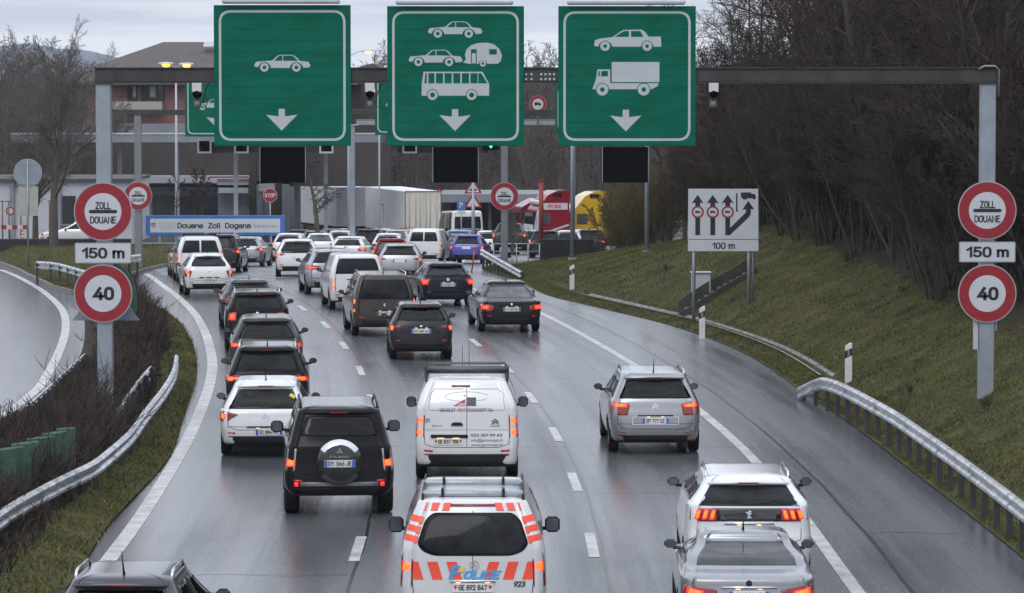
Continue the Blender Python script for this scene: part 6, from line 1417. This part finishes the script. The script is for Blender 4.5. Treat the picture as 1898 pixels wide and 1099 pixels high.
# lane signal frames
def signal(px0, px1, py0, py1, label, lit=None):
    c = at((px0 + px1) / 2, (py0 + py1) / 2, G2 + 1.2); k = ppm(G2 + 1.2); w, h = (px1 - px0) / k, (py1 - py0) / k
    root = thing('lane_signal', label, 'lane signal', c)
    mb = MB(); mb.box((0, .05, 0), (w * .8, .2, h * .8)); hd_ = mb.build('housing', DARKBOX, root)
    mb = MB(); t = .075
    for cx, cz, a, b in ((0, h / 2 - t / 2, w, t), (0, -h / 2 + t / 2, w, t), (-w / 2 + t / 2, 0, t, h - 2 * t), (w / 2 - t / 2, 0, t, h - 2 * t)): mb.box((cx, -.03, cz), (a, .12, b))
    mb.build('frame', pm('frame_white', (.52, .53, .55), .4), root)
    if lit:
        mb = MB(); mb.poly([(-.05, .18), (.05, .18), (.05, .0), (.17, .0), (0, -.19), (-.17, 0), (-.05, 0)], -.06, 0, .02); mb.build('arrow', lampmat('green_arrow', (.12, 1.0, .35), 2.2), root)
for a0, b0, t0 in ((366, 392, 'left of the first large green sign'), (434, 461, 'under the left end of the first large green sign'), (592, 618, 'under the right end of the first large green sign'), (746, 773, 'under the left end of the second large green sign')):
    signal(a0, b0, 258 if a0 == 366 else 256, 284, 'square white-framed lane signal ' + t0)
mb = MB(); c = at(910, 268, G2 + 1.2)
root = thing('lane_signal', 'black lane signal with a lit green arrow under the second large green sign', 'lane signal', c)
mb.box((0, .1, 0), (.72, .2, .48), 0, None, .02); mb.build('housing', DARKBOX, root); mb = MB(); mb.poly([(-.12, .0), (-.05, .10), (.05, .10), (.12, .0), (0, -.16)], -.01, 0, .02); mb.build('arrow', lampmat('green_arrow', (.12, 1.0, .35), 2.2), root)
p0 = at(640, 273, G2 + 1.45); mb = MB(); k = ppm(G2 + 1.45)
for q0, q1 in ((380, 600), (735, 905)): mb.box(((q0 + q1) / 2 / k - 640 / k, 0, 0), ((q1 - q0) / k, .10, .46))
o = mb.build('backing_board', pm('board_navy', (.016, .02, .026), .5)); o.location = p0; tag(o, 'dark navy board behind the white-framed lane signals', 'board')
# slim portal
G3 = 172.0; p = at(653, 300, G3); z0 = float(zroad(G3)) - .1; root = thing('portal', 'slim grey portal post under the gap between the first two green signs', 'gantry', (p.x, G3, z0)); zt = at(653, 232, G3).z - z0
mb = MB(); mb.box((0, 0, zt / 2), (.27, .25, zt), 0, None, .02); mb.build('post', GALV, root); e = at(1063, 228, G3)
mb = MB(); mb.box(((e.x - p.x) / 2 + .2, 0, zt + .12), (e.x - p.x, .25, .20)); mb.box(((e.x - p.x) / 2 + .2, 0, zt + .26), (e.x - p.x, .12, .03)); mb.build('beam', GALV, root)
mb = MB(); mb.box((.05, -.05, zt + .02), (.5, .3, .05)); mb.build('cap', SGREY, root)
mb = MB(); mb.box((e.x - p.x, .02, (zt + .2) / 2), (.17, .17, zt + .2), 0, None, .015); mb.build('post', GALV, root)
for px, Y, lb in ((1199, 139, 'thin grey mast rising from the bank behind the lorry sign'), (1061, 151, 'thin grey mast on the grass right of the central zoll sign')):
    p = at(px, 500, Y); z0 = float(zbank(np.array(p.x), np.array(Y))); H = at(px, 150, Y).z - z0
    root = thing('mast', lb, 'mast', (p.x, Y, z0 - .15)); mb = MB(); mb.tube([(0, 0, 0), (0, 0, H * .55), (0, 0, H)], [.10, .085, .07], 12); mb.build('pole', GALV, root); mb = MB(); mb.box((0, 0, .1), (.36, .36, .25), 0, None, .03); mb.build('base', CONC, root); mb = MB(); mb.lathe([(.07, 0), (.08, .03), (0, .08)], (0, 0, H), 'z', 12); mb.build('cap', ALU, root)
# no-lorry sign
def lorry(mb, r, y):
    k = r * .42; mb.poly([(-k, -.25 * k), (-k, .55 * k), (.35 * k, .55 * k), (.35 * k, .30 * k), (.75 * k, .30 * k), (1.0 * k, -.02 * k), (1.0 * k, -.25 * k)], y, 0)
    for cx in (-.6, .6): mb.disc((cx * k, -.30 * k), .22 * k, y - .002, 0, 16)
nl = round_sign('no_lorries_sign', 'small round no-lorries sign hanging between the second and third green signs', 997, 193, G3 - .25, .40, lorry)
mb = MB(); mb.tube([(0, .06, -.95), (0, .06, .35)], .03, 8); mb.build('bracket', GALV, nl)

# ------------------------------------------------------------------ direction board on the bank
Y = 108.0; k = ppm(Y); c = at(1341, 408, Y); root = thing('direction_board', 'white board with lane arrows, lorry symbols and 100 m below', 'road sign', c)
B = lambda u, v: (lambda P: (P.x - c.x, P.z - c.z))(at(1270 + u / 4.227, 340 + v / 4.227, Y - .04))
w, h = 128 / k, 115 / k
mb = MB(); q = [B(25, 42), B(572, 42), B(575, 530), B(22, 530)]; mb.poly(q[::-1], -.03, 0, .05); pn = mb.build('panel', SWHITE, root)
mb = MB(); mb.poly([B(25, 436), B(574, 436), B(574, 440), B(25, 440)], -.034, 0)
for x in (98, 216, 333):
    mb.poly([B(x - 19, 405), B(x + 19, 405), B(x + 19, 150), B(x + 47, 156), B(x, 88), B(x - 47, 156), B(x - 19, 150)], -.034, 0)
mb.poly([B(398, 222), B(410, 222), B(410, 76), B(398, 76)], -.034, 0)
mb.poly([B(316, 405), B(350, 405), B(500, 262), B(513, 240), B(514, 200), B(542, 204), B(494, 134), B(447, 206), B(476, 202), B(476, 226), B(350, 350), B(350, 300), B(316, 300)], -.036, 0)
mb.poly([B(436, 108), B(436, 70), B(518, 70), B(518, 82), B(545, 82), B(553, 100), B(553, 116), B(450, 116)], -.034, 0); [mb.poly([B(*q) for q in circ(x, 116, 10, 14)], -.036, 0) for x in (460, 474, 540)]
put_text(mb, '100 m', B(300, 488)[0], B(300, 488)[1], -.034, 52 / 4.227 / k, width=180 / 4.227 / k, bold=.01); mb.build('arrows', SBLACK, pn)
for x in (98, 216, 333):
    mb = MB(); cx, cz = B(x, 224); r_ = 48 / 4.227 / k; mb.disc((cx, cz), r_, -.040, 0, 32); mb.disc((cx, cz), r_ * .72, -.043, 1, 32); kk = r_ * .42
    mb.poly([(cx - kk, cz - .25 * kk), (cx - kk, cz + .5 * kk), (cx + .4 * kk, cz + .5 * kk), (cx + kk, cz + .1 * kk), (cx + kk, cz - .25 * kk)], -.046, 2); [mb.disc((cx + e * kk, cz - .3 * kk), .24 * kk, -.048, 2, 12) for e in (-.6, .6)]; mb.build('roundel', [SRED, SWHITE, SBLACK], pn)
for px, py in ((1286, 578), (1388, 524)):
    p = at(px, 500, Y + .1); zb0 = float(zbank(np.array(p.x), np.array(Y))) - .2; mb = MB(); zt_ = c.z + .3
    mb.tube([(p.x - c.x, .07, zb0 - c.z), (p.x - c.x, .07, .3)], .055, 10)
    if px > 1300: mb.tube([(p.x - c.x + .13, .16, zb0 - c.z), (p.x - c.x + .13, .16, .1)], .035, 8)
    mb.build('post', GALV, root)
# concrete stair channel on the bank
def bz(x, y): return float(zbank(np.array(float(x)), np.array(float(y))))
p0 = gnd(1258, 590); X0, Y0 = float(XR(111.5)) + 1.0, 111.5; X1, Y1 = float(XR(113.0)) + 3.9, 113.5
root = thing('stair_channel', 'dark concrete stair channel climbing the grass bank behind the arrow board', 'channel', (X0, Y0, bz(X0, Y0)))
for dy, hh in ((-.55, .20), (.55, .42)):
    mb = MB(); v = []; n = 9
    for i in range(n):
        t = i / (n - 1); x, y = X0 + (X1 - X0) * t, Y0 + (Y1 - Y0) * t + dy; z = bz(x, y); v += [(x - X0, y - Y0 - .06, z - .3 - root.location.z), (x - X0, y - Y0 - .06, z + hh - root.location.z), (x - X0, y - Y0 + .06, z + hh - root.location.z), (x - X0, y - Y0 + .06, z - .3 - root.location.z)]
    mb.add(v, [(4 * i + a, 4 * i + (a + 1) % 4, 4 * i + 4 + (a + 1) % 4, 4 * i + 4 + a) for i in range(n - 1) for a in range(4)] + [(0, 1, 2, 3), (4 * n - 1, 4 * n - 2, 4 * n - 3, 4 * n - 4)]); mb.build('side_wall', pm('old_concrete', (.085, .083, .075), .8, 0, .4, 2, bump=.15), root)
mb = MB()
for i in range(12):
    t = (i + .5) / 12; x, y = X0 + (X1 - X0) * t, Y0 + (Y1 - Y0) * t; mb.box((x - X0, y - Y0, bz(x, y) + .02 - root.location.z), (abs(X1 - X0) / 12 + .01, .98, .14))
mb.build('steps', pm('old_concrete', (.085, .083, .075)), root)
mb = MB(); p = at(1299, 545, 113.0); mb.box((0, 0, 0), (.60, .4, .62), 0, None, .02); mb.box((0, -.02, .34), (.66, .46, .05), 0, None, .015); mb.box((0, 0, -.45), (.5, .3, .4)); o = mb.build('utility_box', SGREY); o.location = (p.x, 113.0, bz(p.x, 113) + .45); tag(o, 'pale grey utility box behind the left leg of the arrow board', 'cabinet')
# reflector posts
for px, py, lb, h in ((1301, 621, 'white reflector post in the verge below the arrow board', .92), (1060, 537, 'white reflector post in the verge right of the black saloon', .92), (1572, 712, 'white reflector post behind the start of the right guardrail', .95)):
    g = gnd(px, py, .1); z = bz(g.x, g.y); root = thing('reflector_post', lb, 'reflector post', (g.x, g.y, z), 0, 'reflector posts')
    w, d_ = .085, .06; mb = MB(); mb.add([(sx * w, sy * d_, zz) for zz in (-.1, h) for sx, sy in ((-1, -1), (1, -1), (.6, 1), (-.6, 1))][:4] + [(-w, -d_, h - .07), (w, -d_, h), (.6 * w, d_, h), (-.6 * w, d_, h - .07)], [(0, 1, 5, 4), (1, 2, 6, 5), (2, 3, 7, 6), (3, 0, 4, 7), (4, 5, 6, 7)]); bd = mb.build('post', pm('post_white', (.62, .62, .60), .45), root)
    mb = MB(); mb.add([(-w - .002, -d_ - .003, h - .38), (w + .002, -d_ - .003, h - .30), (w + .002, -d_ - .003, h - .12), (-w - .002, -d_ - .003, h - .20)], [(0, 1, 2, 3)]); bn = mb.build('black_band', SBLACK, bd)
    mb = MB(); mb.box((0, -d_ - .008, h - .25), (.05, .008, .14)); mb.build('reflector', CLEARLENS, bn)
# green slatted panels and small things in the median
mb = MB(); p1 = Vector((-7.85, 62.4, 0))
root = thing('glare_screen', 'faded green ribbed plastic panel half sunk in the median bushes', 'screen', (p1.x, p1.y, float(zmed(np.array(p1.x), np.array(p1.y)))))
for i in range(9):
    t = i / 8; x, y = p1.x - .55 * t, p1.y - 3.6 * t; mb = MB(); mb.box((x - p1.x, y - p1.y, .48 - .02 * (i % 2)), (.40, .06, 1.0), 0, Matrix.Rotation(.75, 3, 'Z'), .02); mb.build('slat', pm('faded_green', (.045, .10, .065), .6, 0, .3, 4), root)

# ------------------------------------------------------------------ things around the customs yard
def post_sign(name, label, px, Y, zbase, zt, draw, cat='road sign', r=.035, group=None):
    p = at(px, 450, Y); root = thing(name, label, cat, (p.x, Y, zbase), 0, group); mb = MB(); mb.tube([(0, .05, 0), (0, .05, zt - zbase)], r, 8); mb.build('post', GALV, root); draw(root, lambda py: at(px, py, Y).z - zbase); return root
def back_sign(root, zz):
    mb = MB(); mb.lathe([(0, .03), (.60, .03), (.60, 0), (0, 0)], (0, .09, zz(321)), 'y', 40, 0, False); mb.build('sign_back', ALU, root)
    mb = MB(); mb.lathe([(.585, -.012), (.61, -.012), (.61, .02), (.585, .02)], (0, .09, zz(321)), 'y', 40); [mb.box((0, .075, zz(q)), (.9, .02, .03)) for q in (303, 340)]; mb.build('rim', RIMGREY, root)
    mb = MB(); mb.box((0, .10, zz(373)), (.86, .03, 1.25)); mb.build('plate_back', pm('plate_cream', (.34, .34, .31), .5), root)
zi = lambda px, Y: float(zisl(np.array(at(px, 450, Y).x), np.array(Y)))
post_sign('round_sign', 'grey back of a round sign above a cream plate on the grass island', 52, 152.0, zi(52, 152.), at(52, 297, 152).z, back_sign)
def tri(root, zz):
    for py, nm in ((347, 0), (373, 1)):
        mb = MB(); s_ = .52; z = zz(py) - .06; mb.poly(roundpoly([(-s_, -.30), (s_, -.30), (0, .58)], .06), 0, 0, .02); 
        o_ = [(a * .68, b * .68 - .02) for a, b in ((-s_, -.30), (s_, -.30), (0, .58))]; mb.poly(roundpoly(o_, .04), -.004, 1)
        mb.v = [(v[0], v[1], v[2] + z) for v in mb.v]; t = mb.build('warning_face', [SRED, SWHITE], root)
        mb = MB()
        if nm == 0: mb.poly([(-.2, z - .15), (.2, z - .15), (.2, z - .08), (.12, z + .0), (.04, z - .06), (-.04, z - .06), (-.12, z + .0), (-.2, z - .08)], -.008, 0)
        else: mb.disc((0, z + .14), .045, -.008, 0, 12); mb.poly([(-.05, z + .09), (.05, z + .09), (.07, z - .02), (.11, z - .18), (.06, z - .18), (0, z - .05), (-.07, z - .18), (-.12, z - .18), (-.06, z)], -.008, 0)
        mb.build('symbol', SBLACK, t)
zr_ = lambda Y: float(zroad(Y))
post_sign('warning_signs', 'two red-edged warning triangles on one post left of the central zoll sign', 877, 205., zr_(205), at(877, 338, 205).z, tri, r=.20 * .5)
def park(root, zz): mb = MB(); mb.box((0, 0, zz(381)), (.52, .03, .56)); q = mb.build('panel', SBLUE, root); mb = MB(); put_text(mb, 'P', 0, zz(380), -.02, .34, bold=.03); mb.build('lettering', SWHITE, q); mb = MB(); mb.box((0, 0, zz(394)), (.52, .03, .20)); mb.build('sub_plate', SWHITE, root)
post_sign('parking_sign', 'blue parking sign with letter P left of the warning triangles', 855, 218., zr_(218), at(855, 372, 218).z, park)
def stop(root, zz):
    mb = MB(); z = zz(362); r_ = .42; mb.poly([(r_ * 1.06 * math.cos(R(22.5 + 45 * i)), z + r_ * 1.06 * math.sin(R(22.5 + 45 * i))) for i in range(8)], 0, 1, .02); mb.poly([(r_ * math.cos(R(22.5 + 45 * i)), z + r_ * math.sin(R(22.5 + 45 * i))) for i in range(8)], -.004, 0); q = mb.build('octagon', [SRED, SWHITE], root)
    mb = MB(); put_text(mb, 'STOP', 0, z, -.008, .24, width=.66, bold=.02); mb.build('lettering', SWHITE, q)
post_sign('stop_sign', 'red octagonal stop sign before the glazed customs pavilion', 501, 214., zr_(214), at(501, 352, 214).z, stop)
# blue sign on its wall
Y = 190.; k = ppm(Y); c = at(399, 418, Y); root = thing('customs_board', 'long blue-edged board reading douane zoll dogana', 'sign', c); w, h = 258 / k, 38 / k
mb = MB(); mb.box((0, 0, 0), (w, .12, h), 0, None, .02); pn = mb.build('panel', SBLUE, root)
mb = MB(); mb.box((.0, -.064, .0), (w - .5, .012, h - .36)); fc = mb.build('face', SWHITE, pn)
mb = MB(); put_text(mb, 'Douane  Zoll  Dogana', (397 - 399) / k, .0, -.075, .30, width=136 / k, bold=.012); mb.build('lettering', LETTER, fc)
mb = MB(); put_text(mb, 'Bardonnex', (493 - 399) / k, -.02, -.075, .16, width=45 / k); [mb.box(((310 - 399) / k, -.073, .13 - .09 * i), (.95 - .2 * (i % 2), .002, .03)) for i in range(4)]; mb.build('small_lettering', pm('letter_faint', (.33, .35, .39), .5), fc)
mb = MB(); cx = (284.5 - 399) / k; mb.poly(roundpoly([(cx - .11, .14), (cx - .11, -.0), (cx, -.12), (cx + .11, -.0), (cx + .11, .14)], .02), -.074, 0); mb.poly([(cx - .02, .09), (cx - .02, -.05), (cx + .02, -.05), (cx + .02, .09)], -.077, 1); mb.poly([(cx - .06, .04), (cx - .06, .0), (cx + .06, .0), (cx + .06, .04)], -.079, 1); mb.build('crest', [SRED, SWHITE], fc)
mb = MB(); [mb.box((sx * w * .4, .02, -h / 2 - .25), (.12, .1, .6)) for sx in (-1, 1)]; mb.build('leg', GALV, root)
p = at(300, 470, 188.); mb = MB(); x0, x1 = at(240, 470, 188).x, at(520, 470, 188).x; mb.box(((x0 + x1) / 2 - p.x, 0, .30), (x1 - x0, .30, 1.15), 0, None, .02); mb.box(((x0 + x1) / 2 - p.x, 0, .90), (x1 - x0 + .1, .38, .08), 0, None, .02)
o = mb.build('concrete_wall', CONC); o.location = (p.x, 188, zr_(188)); tag(o, 'low concrete wall under the blue customs board', 'wall')
p = at(60, 460, 184.); x0, x1 = at(-40, 470, 184).x, at(243, 470, 184).x; mb = MB(); mb.box(((x0 + x1) / 2 - p.x, 0, .15), (x1 - x0, .5, .62), 0, None, .03); o = mb.build('planter_wall', pm('dark_wall', (.022, .022, .024), .8, 0, .3, 2)); o.location = (p.x, 184, at(60, 459, 184.).z); tag(o, 'low black retaining wall at the back of the grass island', 'wall')
p = at(1048, 460, 166.); x0, x1 = at(1000, 450, 166).x, at(1102, 450, 166).x; mb = MB(); mb.box((0, 0, -.32), (x1 - x0, .25, 1.25), 0, None, .03); [mb.box(((-.5 + t) * (x1 - x0), -.16, -.32), (.07, .08, 1.2)) for t in (.1, .37, .63, .9)]; o = mb.build('black_barrier', pm('barrier_black', (.012, .012, .013), .8, 0, .3, 3)); o.location = at(1050, 455, 166.); tag(o, 'low black barrier on the grass in front of the lorry lane', 'barrier')
mb = MB(); mb.tube([(0, 0, -1.2), (0, 0, 1.75)], .11, 8); mb.box((0, 0, 1.78), (.26, .26, .06)); o = mb.build('red_post', pm('post_red', (.24, .03, .022), .5)); o.location = at(1003, 403, 170.); tag(o, 'tall rust-red post in front of the white-nosed lorry cab', 'post')
p = at(910, 466, 163.); mb = MB(); x0, x1 = at(915, 450, 163).x, at(1000, 450, 163).x
for z in (.45, .8): mb.tube([(0, 0, z), (x1 - x0, 0, z)], .03, 6)
for t in np.linspace(0, 1, 5): mb.tube([(t * (x1 - x0), 0, -.5), (t * (x1 - x0), 0, .82)], .03, 6)
o = mb.build('railing', GALV); o.location = (x0, 163., zr_(163) + .3); tag(o, 'low grey tube railing behind the central zoll sign post', 'railing')
p = at(880, 478, 152.); mb = MB(); mb.tube([(0, 0, 0), (.14, 0, 1.0)], .03, 8); mb.box((.15, 0, 1.0), (.12, .04, .14)); o = mb.build('red_stake', REFL); o.location = (at(874, 480, 152.).x, 152, zr_(152)); tag(o, 'thin leaning red stake beside the bright blue hatchback', 'stake')
# saplings' stakes and barriers at far left
WOODST = pm('stake_wood', (.16, .11, .07), .8)
for px in (5, 39, 92): mb = MB(); [mb.tube([(d_, 0, -.3), (d_, 0, 2.2)], .04, 6) for d_ in (-.0, .35)]; mb.tube([(-.1, 0, 2.15), (.5, 0, 2.15)], .035, 6); o = mb.build('tree_stake', WOODST); o.location = at(px, 447, 192.); tag(o, f"wooden stake frame {'at the left picture edge' if px < 9 else 'left of the cream plate back' if px < 50 else 'between the cream plate back and the stout tree'}", 'stake')
mb = MB(); RWB = SRED
for i in range(8): mb.box((-1.0 + .29 * i, 0, .75), (.29, .05, .22), i % 2)
for t in (-1, 1): mb.box((t * 1.0, .03, .4), (.06, .06, .9), 1)
o = mb.build('road_barrier', [SRED, SWHITE]); o.location = at(22, 447, 190.5); tag(o, 'low red and white barrier board before the white building at the far left', 'barrier')
for px in (42, 78): mb = MB(); mb.lathe([(.2, 0), (.2, .04), (.13, .05), (.03, .6), (0, .62)], (0, 0, 0), 'z', 16, 0); [mb.lathe([(.13 - .1 * t + .004, .05 + .55 * t), (.13 - .1 * (t + .18) + .004, .05 + .55 * (t + .18))], (0, 0, 0), 'z', 16, 1) for t in (.3, .65)]; o = mb.build('traffic_cone', [pm('cone_red', (.45, .06, .04), .5), SWHITE]); o.location = at(px, 447, 190.); tag(o, f"red and white traffic cone {'under the cream plate back' if px < 50 else 'left of the stout tree trunk'}", 'cone')
nb = round_sign('no_entry_sign', 'small red-ringed round sign on a sapling at the far left', 19, 391, 193., .24, None)
mb = MB(); mb.tube([(0, .04, -2.0), (0, .04, .2)], .03, 6); mb.build('post', GALV, nb)
# street lamps
SOD = lampmat('sodium_lamp', (1.0, .36, .035), 3.4); WARM = lampmat('warm_lamp', (1.0, .52, .12), 2.6)
def lamp(name, label, px, Y, heads, zbase, r=.07):
    p = at(px, 300, Y); root = thing(name, label, 'street lamp', (p.x, Y, zbase)); zt = at(px, heads[0][1], Y).z - zbase
    mb = MB(); mb.tube([(0, 0, 0), (0, 0, zt * .5), (0, 0, zt - .1)], [r * 1.3, r, r * .7], 10); mb.build('pole', SGREY, root)
    for hx, hy, lit, dx in heads:
        q = at(hx, hy, Y); a, b = q.x - p.x, q.z - zbase
        mb = MB(); s_ = 1 if a > 0 else -1; mb.tube([(0, 0, zt - .35), (a * .5, 0, b + .02), (a - s_ * .2, 0, b + .05)], .03, 6); am = mb.build('arm', SGREY, root)
        mb = MB(); mb.lathe([(0, -.46), (.10, -.38), (.14, 0), (.10, .36), (0, .42)], (0, 0, 0), 'x', 12); mb.v = [(v[0] + a, v[1], max(v[2], -.02) * .8 + b + .05) for v in mb.v]; hd_ = mb.build('lamp_head', SWHITE, am)
        if lit: mb = MB(); mb.lathe([(0, -.26), (.13, -.18), (.16, 0), (.13, .18), (0, .24)], (0, 0, 0), 'x', 12); mb.v = [(v[0] + a, v[1] - .02, min(v[2], .02) + b + .02) for v in mb.v]; mb.build('bulb', lit, hd_)
lamp('street_lamp', 'twin street lamp with lit heads before the hipped roof', 327, 200., [(308, 120, SOD, 0), (346, 121, WARM, 0)], zr_(200))
lamp('street_lamp', 'single lit street lamp reaching out between the first two green signs', 646, 232., [(683, 96, WARM, 0)], zr_(232))
lamp('street_lamp', 'glowing orange lamp behind the middle traffic camera', 703, 228., [(693, 167, SOD, 0)], zr_(228), .05)

# ------------------------------------------------------------------ buildings
def bx(mb, px0, px1, py0, py1, Y, depth, mi=0, dy=0.0):
    """box whose front face fills a photo rectangle at depth Y"""
    a = at(px0, py1, Y); b = at(px1, py0, Y); mb.box(((a.x + b.x) / 2, Y + depth / 2 + dy, (a.z + b.z) / 2), (b.x - a.x, depth, b.z - a.z), mi)
def part(nm, mat, root, rects, Y, depth, dy=0.0):
    mb = MB(); L = root.location
    for r_ in rects: bx(mb, *r_, Y, depth, 0, dy)
    mb.v = [(v[0] - L.x, v[1] - L.y, v[2] - L.z) for v in mb.v]
    return mb.build(nm, mat, root)
PINK = pm('pink_brick', (.21, .105, .098), .85, 0, .22, 1.5, bump=.1); ROOF = pm('roof_tiles', (.088, .078, .072), .8, 0, .22, 1.2, bump=.25, stretch=(1, 1, 3)); RENDER = pm('white_render', (.42, .43, .46), .7, 0, .12, .8); CREAM = pm('cream_band', (.34, .31, .27), .7); GREYW = pm('grey_cladding', (.20, .215, .235), .6, 0, .15, .8); SOFF = pm('dark_soffit', (.07, .064, .06), .8, 0, .2, 1); GLZ = pm('office_glass', (.035, .045, .055), .08, 0, .4, .6, spec=.7); CURT = pm('curtain', (.30, .30, .27), .8); MUL = pm('mullion_white', (.45, .46, .48), .5); BRWN = pm('recess_shade_brown', (.050, .042, .038), .85, 0, .25, .5)
Y = 282.; c = at(420, 300, Y); base = -4.0; root = thing('pink_building', 'large pink brick building with a broad dark hipped roof', 'building', (c.x, Y, base))
part('wall', PINK, root, [(130, 560, 148, 452)], Y, 14)
mb = MB(); k = Y / F; e0 = at(88, 152, Y - 1.2); e1 = at(665, 152, Y - 1.2); rz = at(305, 78, Y + 8).z; rx0 = at(305, 78, Y + 8).x; rx1 = at(520, 78, Y + 8).x; L = root.location
v = [(e0.x, Y - 1.2, e0.z), (e1.x, Y - 1.2, e0.z), (e1.x, Y + 15.5, e0.z), (e0.x, Y + 15.5, e0.z), (rx0, Y + 7, rz), (rx1, Y + 7, rz)]; v = v + [(a, b, z - .22) for a, b, z in v[:4]]
mb.add([(a - L.x, b - L.y, z - L.z) for a, b, z in v], [(0, 1, 5, 4), (1, 2, 5), (2, 3, 4, 5), (3, 0, 4), (0, 6, 7, 1), (1, 7, 8, 2), (2, 8, 9, 3), (3, 9, 6, 0), (6, 9, 8, 7)]); rf = mb.build('roof', ROOF, root)
mb = MB(); p = at(388, 86, Y + 5.0); mb.box((p.x - L.x, 4.9, p.z - L.z + .12), (.9, .9, .12), 0, Matrix.Rotation(.42, 3, 'X')); mb.build('skylight', RENDER, rf)
mb = MB(); p = at(668, 132, Y + 2); q0 = at(650, 129, Y); q1 = at(715, 129, Y); q2 = at(690, 117, Y); mb.add([(a.x - L.x, yy, a.z - L.z) for yy in (0., 8.) for a in (q0, q1, q2)], [(0, 1, 2), (5, 4, 3), (0, 2, 5, 3), (1, 4, 5, 2), (0, 3, 4, 1)]); mb.build('gable_roof', ROOF, root)
part('side_wing', BRWN, root, [(560, 718, 129, 452)], Y + 1, 8)
for x0, x1 in ((236, 254), (262, 305)):
    fr = part('window', SBLACK, root, [(x0, x1, 156, 187)], Y, .3, -.1); xs = np.linspace(x0, x1, 3 if x1 - x0 < 25 else 4)
    part('pane', GLZ, fr, [(a + 2, b - 2, 159, 182) for a, b in zip(xs, xs[1:])], Y, .1, -.14) if 0 else None
    mb = MB(); [bx(mb, a + 2, b - 2, 159, 181, Y, .1, 1 if i == 1 else 0, -.16) for i, (a, b) in enumerate(zip(xs, xs[1:]))]; mb.v = [(v_[0] - L.x, v_[1] - L.y, v_[2] - L.z) for v_ in mb.v]; mb.build('pane', [GLZ, CURT], fr)
part('balcony', CREAM, root, [(203, 303, 188, 203)], Y, 1.4, -1.4); part('balcony_rail', PLASTIC, root, [(203, 303, 179, 180.2)], Y, .06, -1.35)
part('doorway', SBLACK, root, [(236, 252, 206, 226)], Y, .2, -.1)
part('grey_terrace', GREYW, root, [(80, 640, 229, 250)], Y, 3, -3)
# customs canopy
Y = 236.; c = at(380, 300, Y); root = thing('customs_canopy', 'wide flat grey canopy roof over the customs lanes', 'canopy', (c.x, Y, zr_(Y)))
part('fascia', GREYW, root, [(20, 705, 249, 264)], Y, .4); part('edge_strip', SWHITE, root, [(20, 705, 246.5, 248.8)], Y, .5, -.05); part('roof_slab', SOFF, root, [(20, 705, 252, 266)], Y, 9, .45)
for px in (222, 328, 437, 604): part('column', SWHITE if px != 604 else GALV, root, [(px - 3.5, px + 3.5, 266, 450)], Y + 5, .3)
# customs house upper wall, canopy shade put into its brown, and white pavilion
Y = 252.; c = at(300, 400, Y); root = thing('customs_house', 'long dark customs building under the canopy with glazed white ground floor', 'building', (c.x, Y, zr_(250)))
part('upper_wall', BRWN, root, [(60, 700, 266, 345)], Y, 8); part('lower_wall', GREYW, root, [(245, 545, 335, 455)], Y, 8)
part('eave', RENDER, root, [(262, 468, 325, 338)], Y, 2.0, -2.0); part('eave_shade_strip', SBLACK, root, [(275, 410, 340, 346)], Y, .3, -.3)  # black strip stands in for the shade below the eave
wn = part('window_band', GLZ, root, [(283, 404, 362, 401)], Y, .2, -.12); part('mullion', MUL, wn, [(x - .8, x + .8, 362, 401) for x in (283, 294, 317, 350, 366, 378, 398, 404)], Y, .1, -.24)
pv = part('pavilion', GREYW, root, [(408, 466, 352, 446)], Y, 1.6, -1.8); part('pavilion_roof', SWHITE, root, [(408, 466, 329, 341), (410, 465, 346, 356)], Y, 2.2, -2.6)
part('pavilion_glass', GLZ, pv, [(412, 420, 364, 400), (424, 436, 372, 402), (440, 464, 372, 402)], Y, .1, -1.92); part('door_frame', MUL, pv, [(421, 423, 360, 402), (437, 439, 362, 402), (422, 464, 363, 370)], Y, .12, -1.95)
part('red_gutter', SRED, root, [(395, 466, 325, 327.5)], Y, .2, -2.9)
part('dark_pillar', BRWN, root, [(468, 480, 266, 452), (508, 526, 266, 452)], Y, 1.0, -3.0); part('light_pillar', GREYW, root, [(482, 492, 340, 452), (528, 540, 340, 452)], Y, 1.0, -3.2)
part('stop_panel', RENDER, root, [(486, 515, 338, 352)], Y, .2, -3.3)
# white building on the left
Y = 206.; c = at(130, 420, Y); root = thing('white_building', 'low white rendered building behind the trees at the left', 'building', (c.x, Y, zr_(Y)))
part('wall', RENDER, root, [(-60, 244, 336, 452)], Y, 10); part('roof', SOFF, root, [(-62, 246, 331, 336)], Y, 10.5, -.3)
wf = part('window', SBLACK, root, [(116, 140, 363, 415)], Y, .2, -.08); part('pane', GLZ, wf, [(118, 128, 365, 413), (130, 139, 365, 413)], Y, .1, -.13); part('drainpipe', GREYW, root, [(106, 113, 336, 450), (20, 27, 336, 450)], Y, .2, -.2); part('sill', GREYW, root, [(113, 200, 415, 418)], Y, .2, -.2)
# far right low canopy
Y = 272.; c = at(900, 380, Y); root = thing('lorry_canopy', 'low flat grey canopy roof behind the white minibus', 'canopy', (c.x, Y, -4)); part('roof', GREYW, root, [(815, 1010, 360, 375)], Y, 12); part('column', SOFF, root, [(830, 836, 375, 452), (905, 911, 375, 452), (985, 991, 375, 452)], Y + 1, .4); part('rear_wall', BRWN, root, [(815, 1010, 375, 452)], Y + 8, .4)
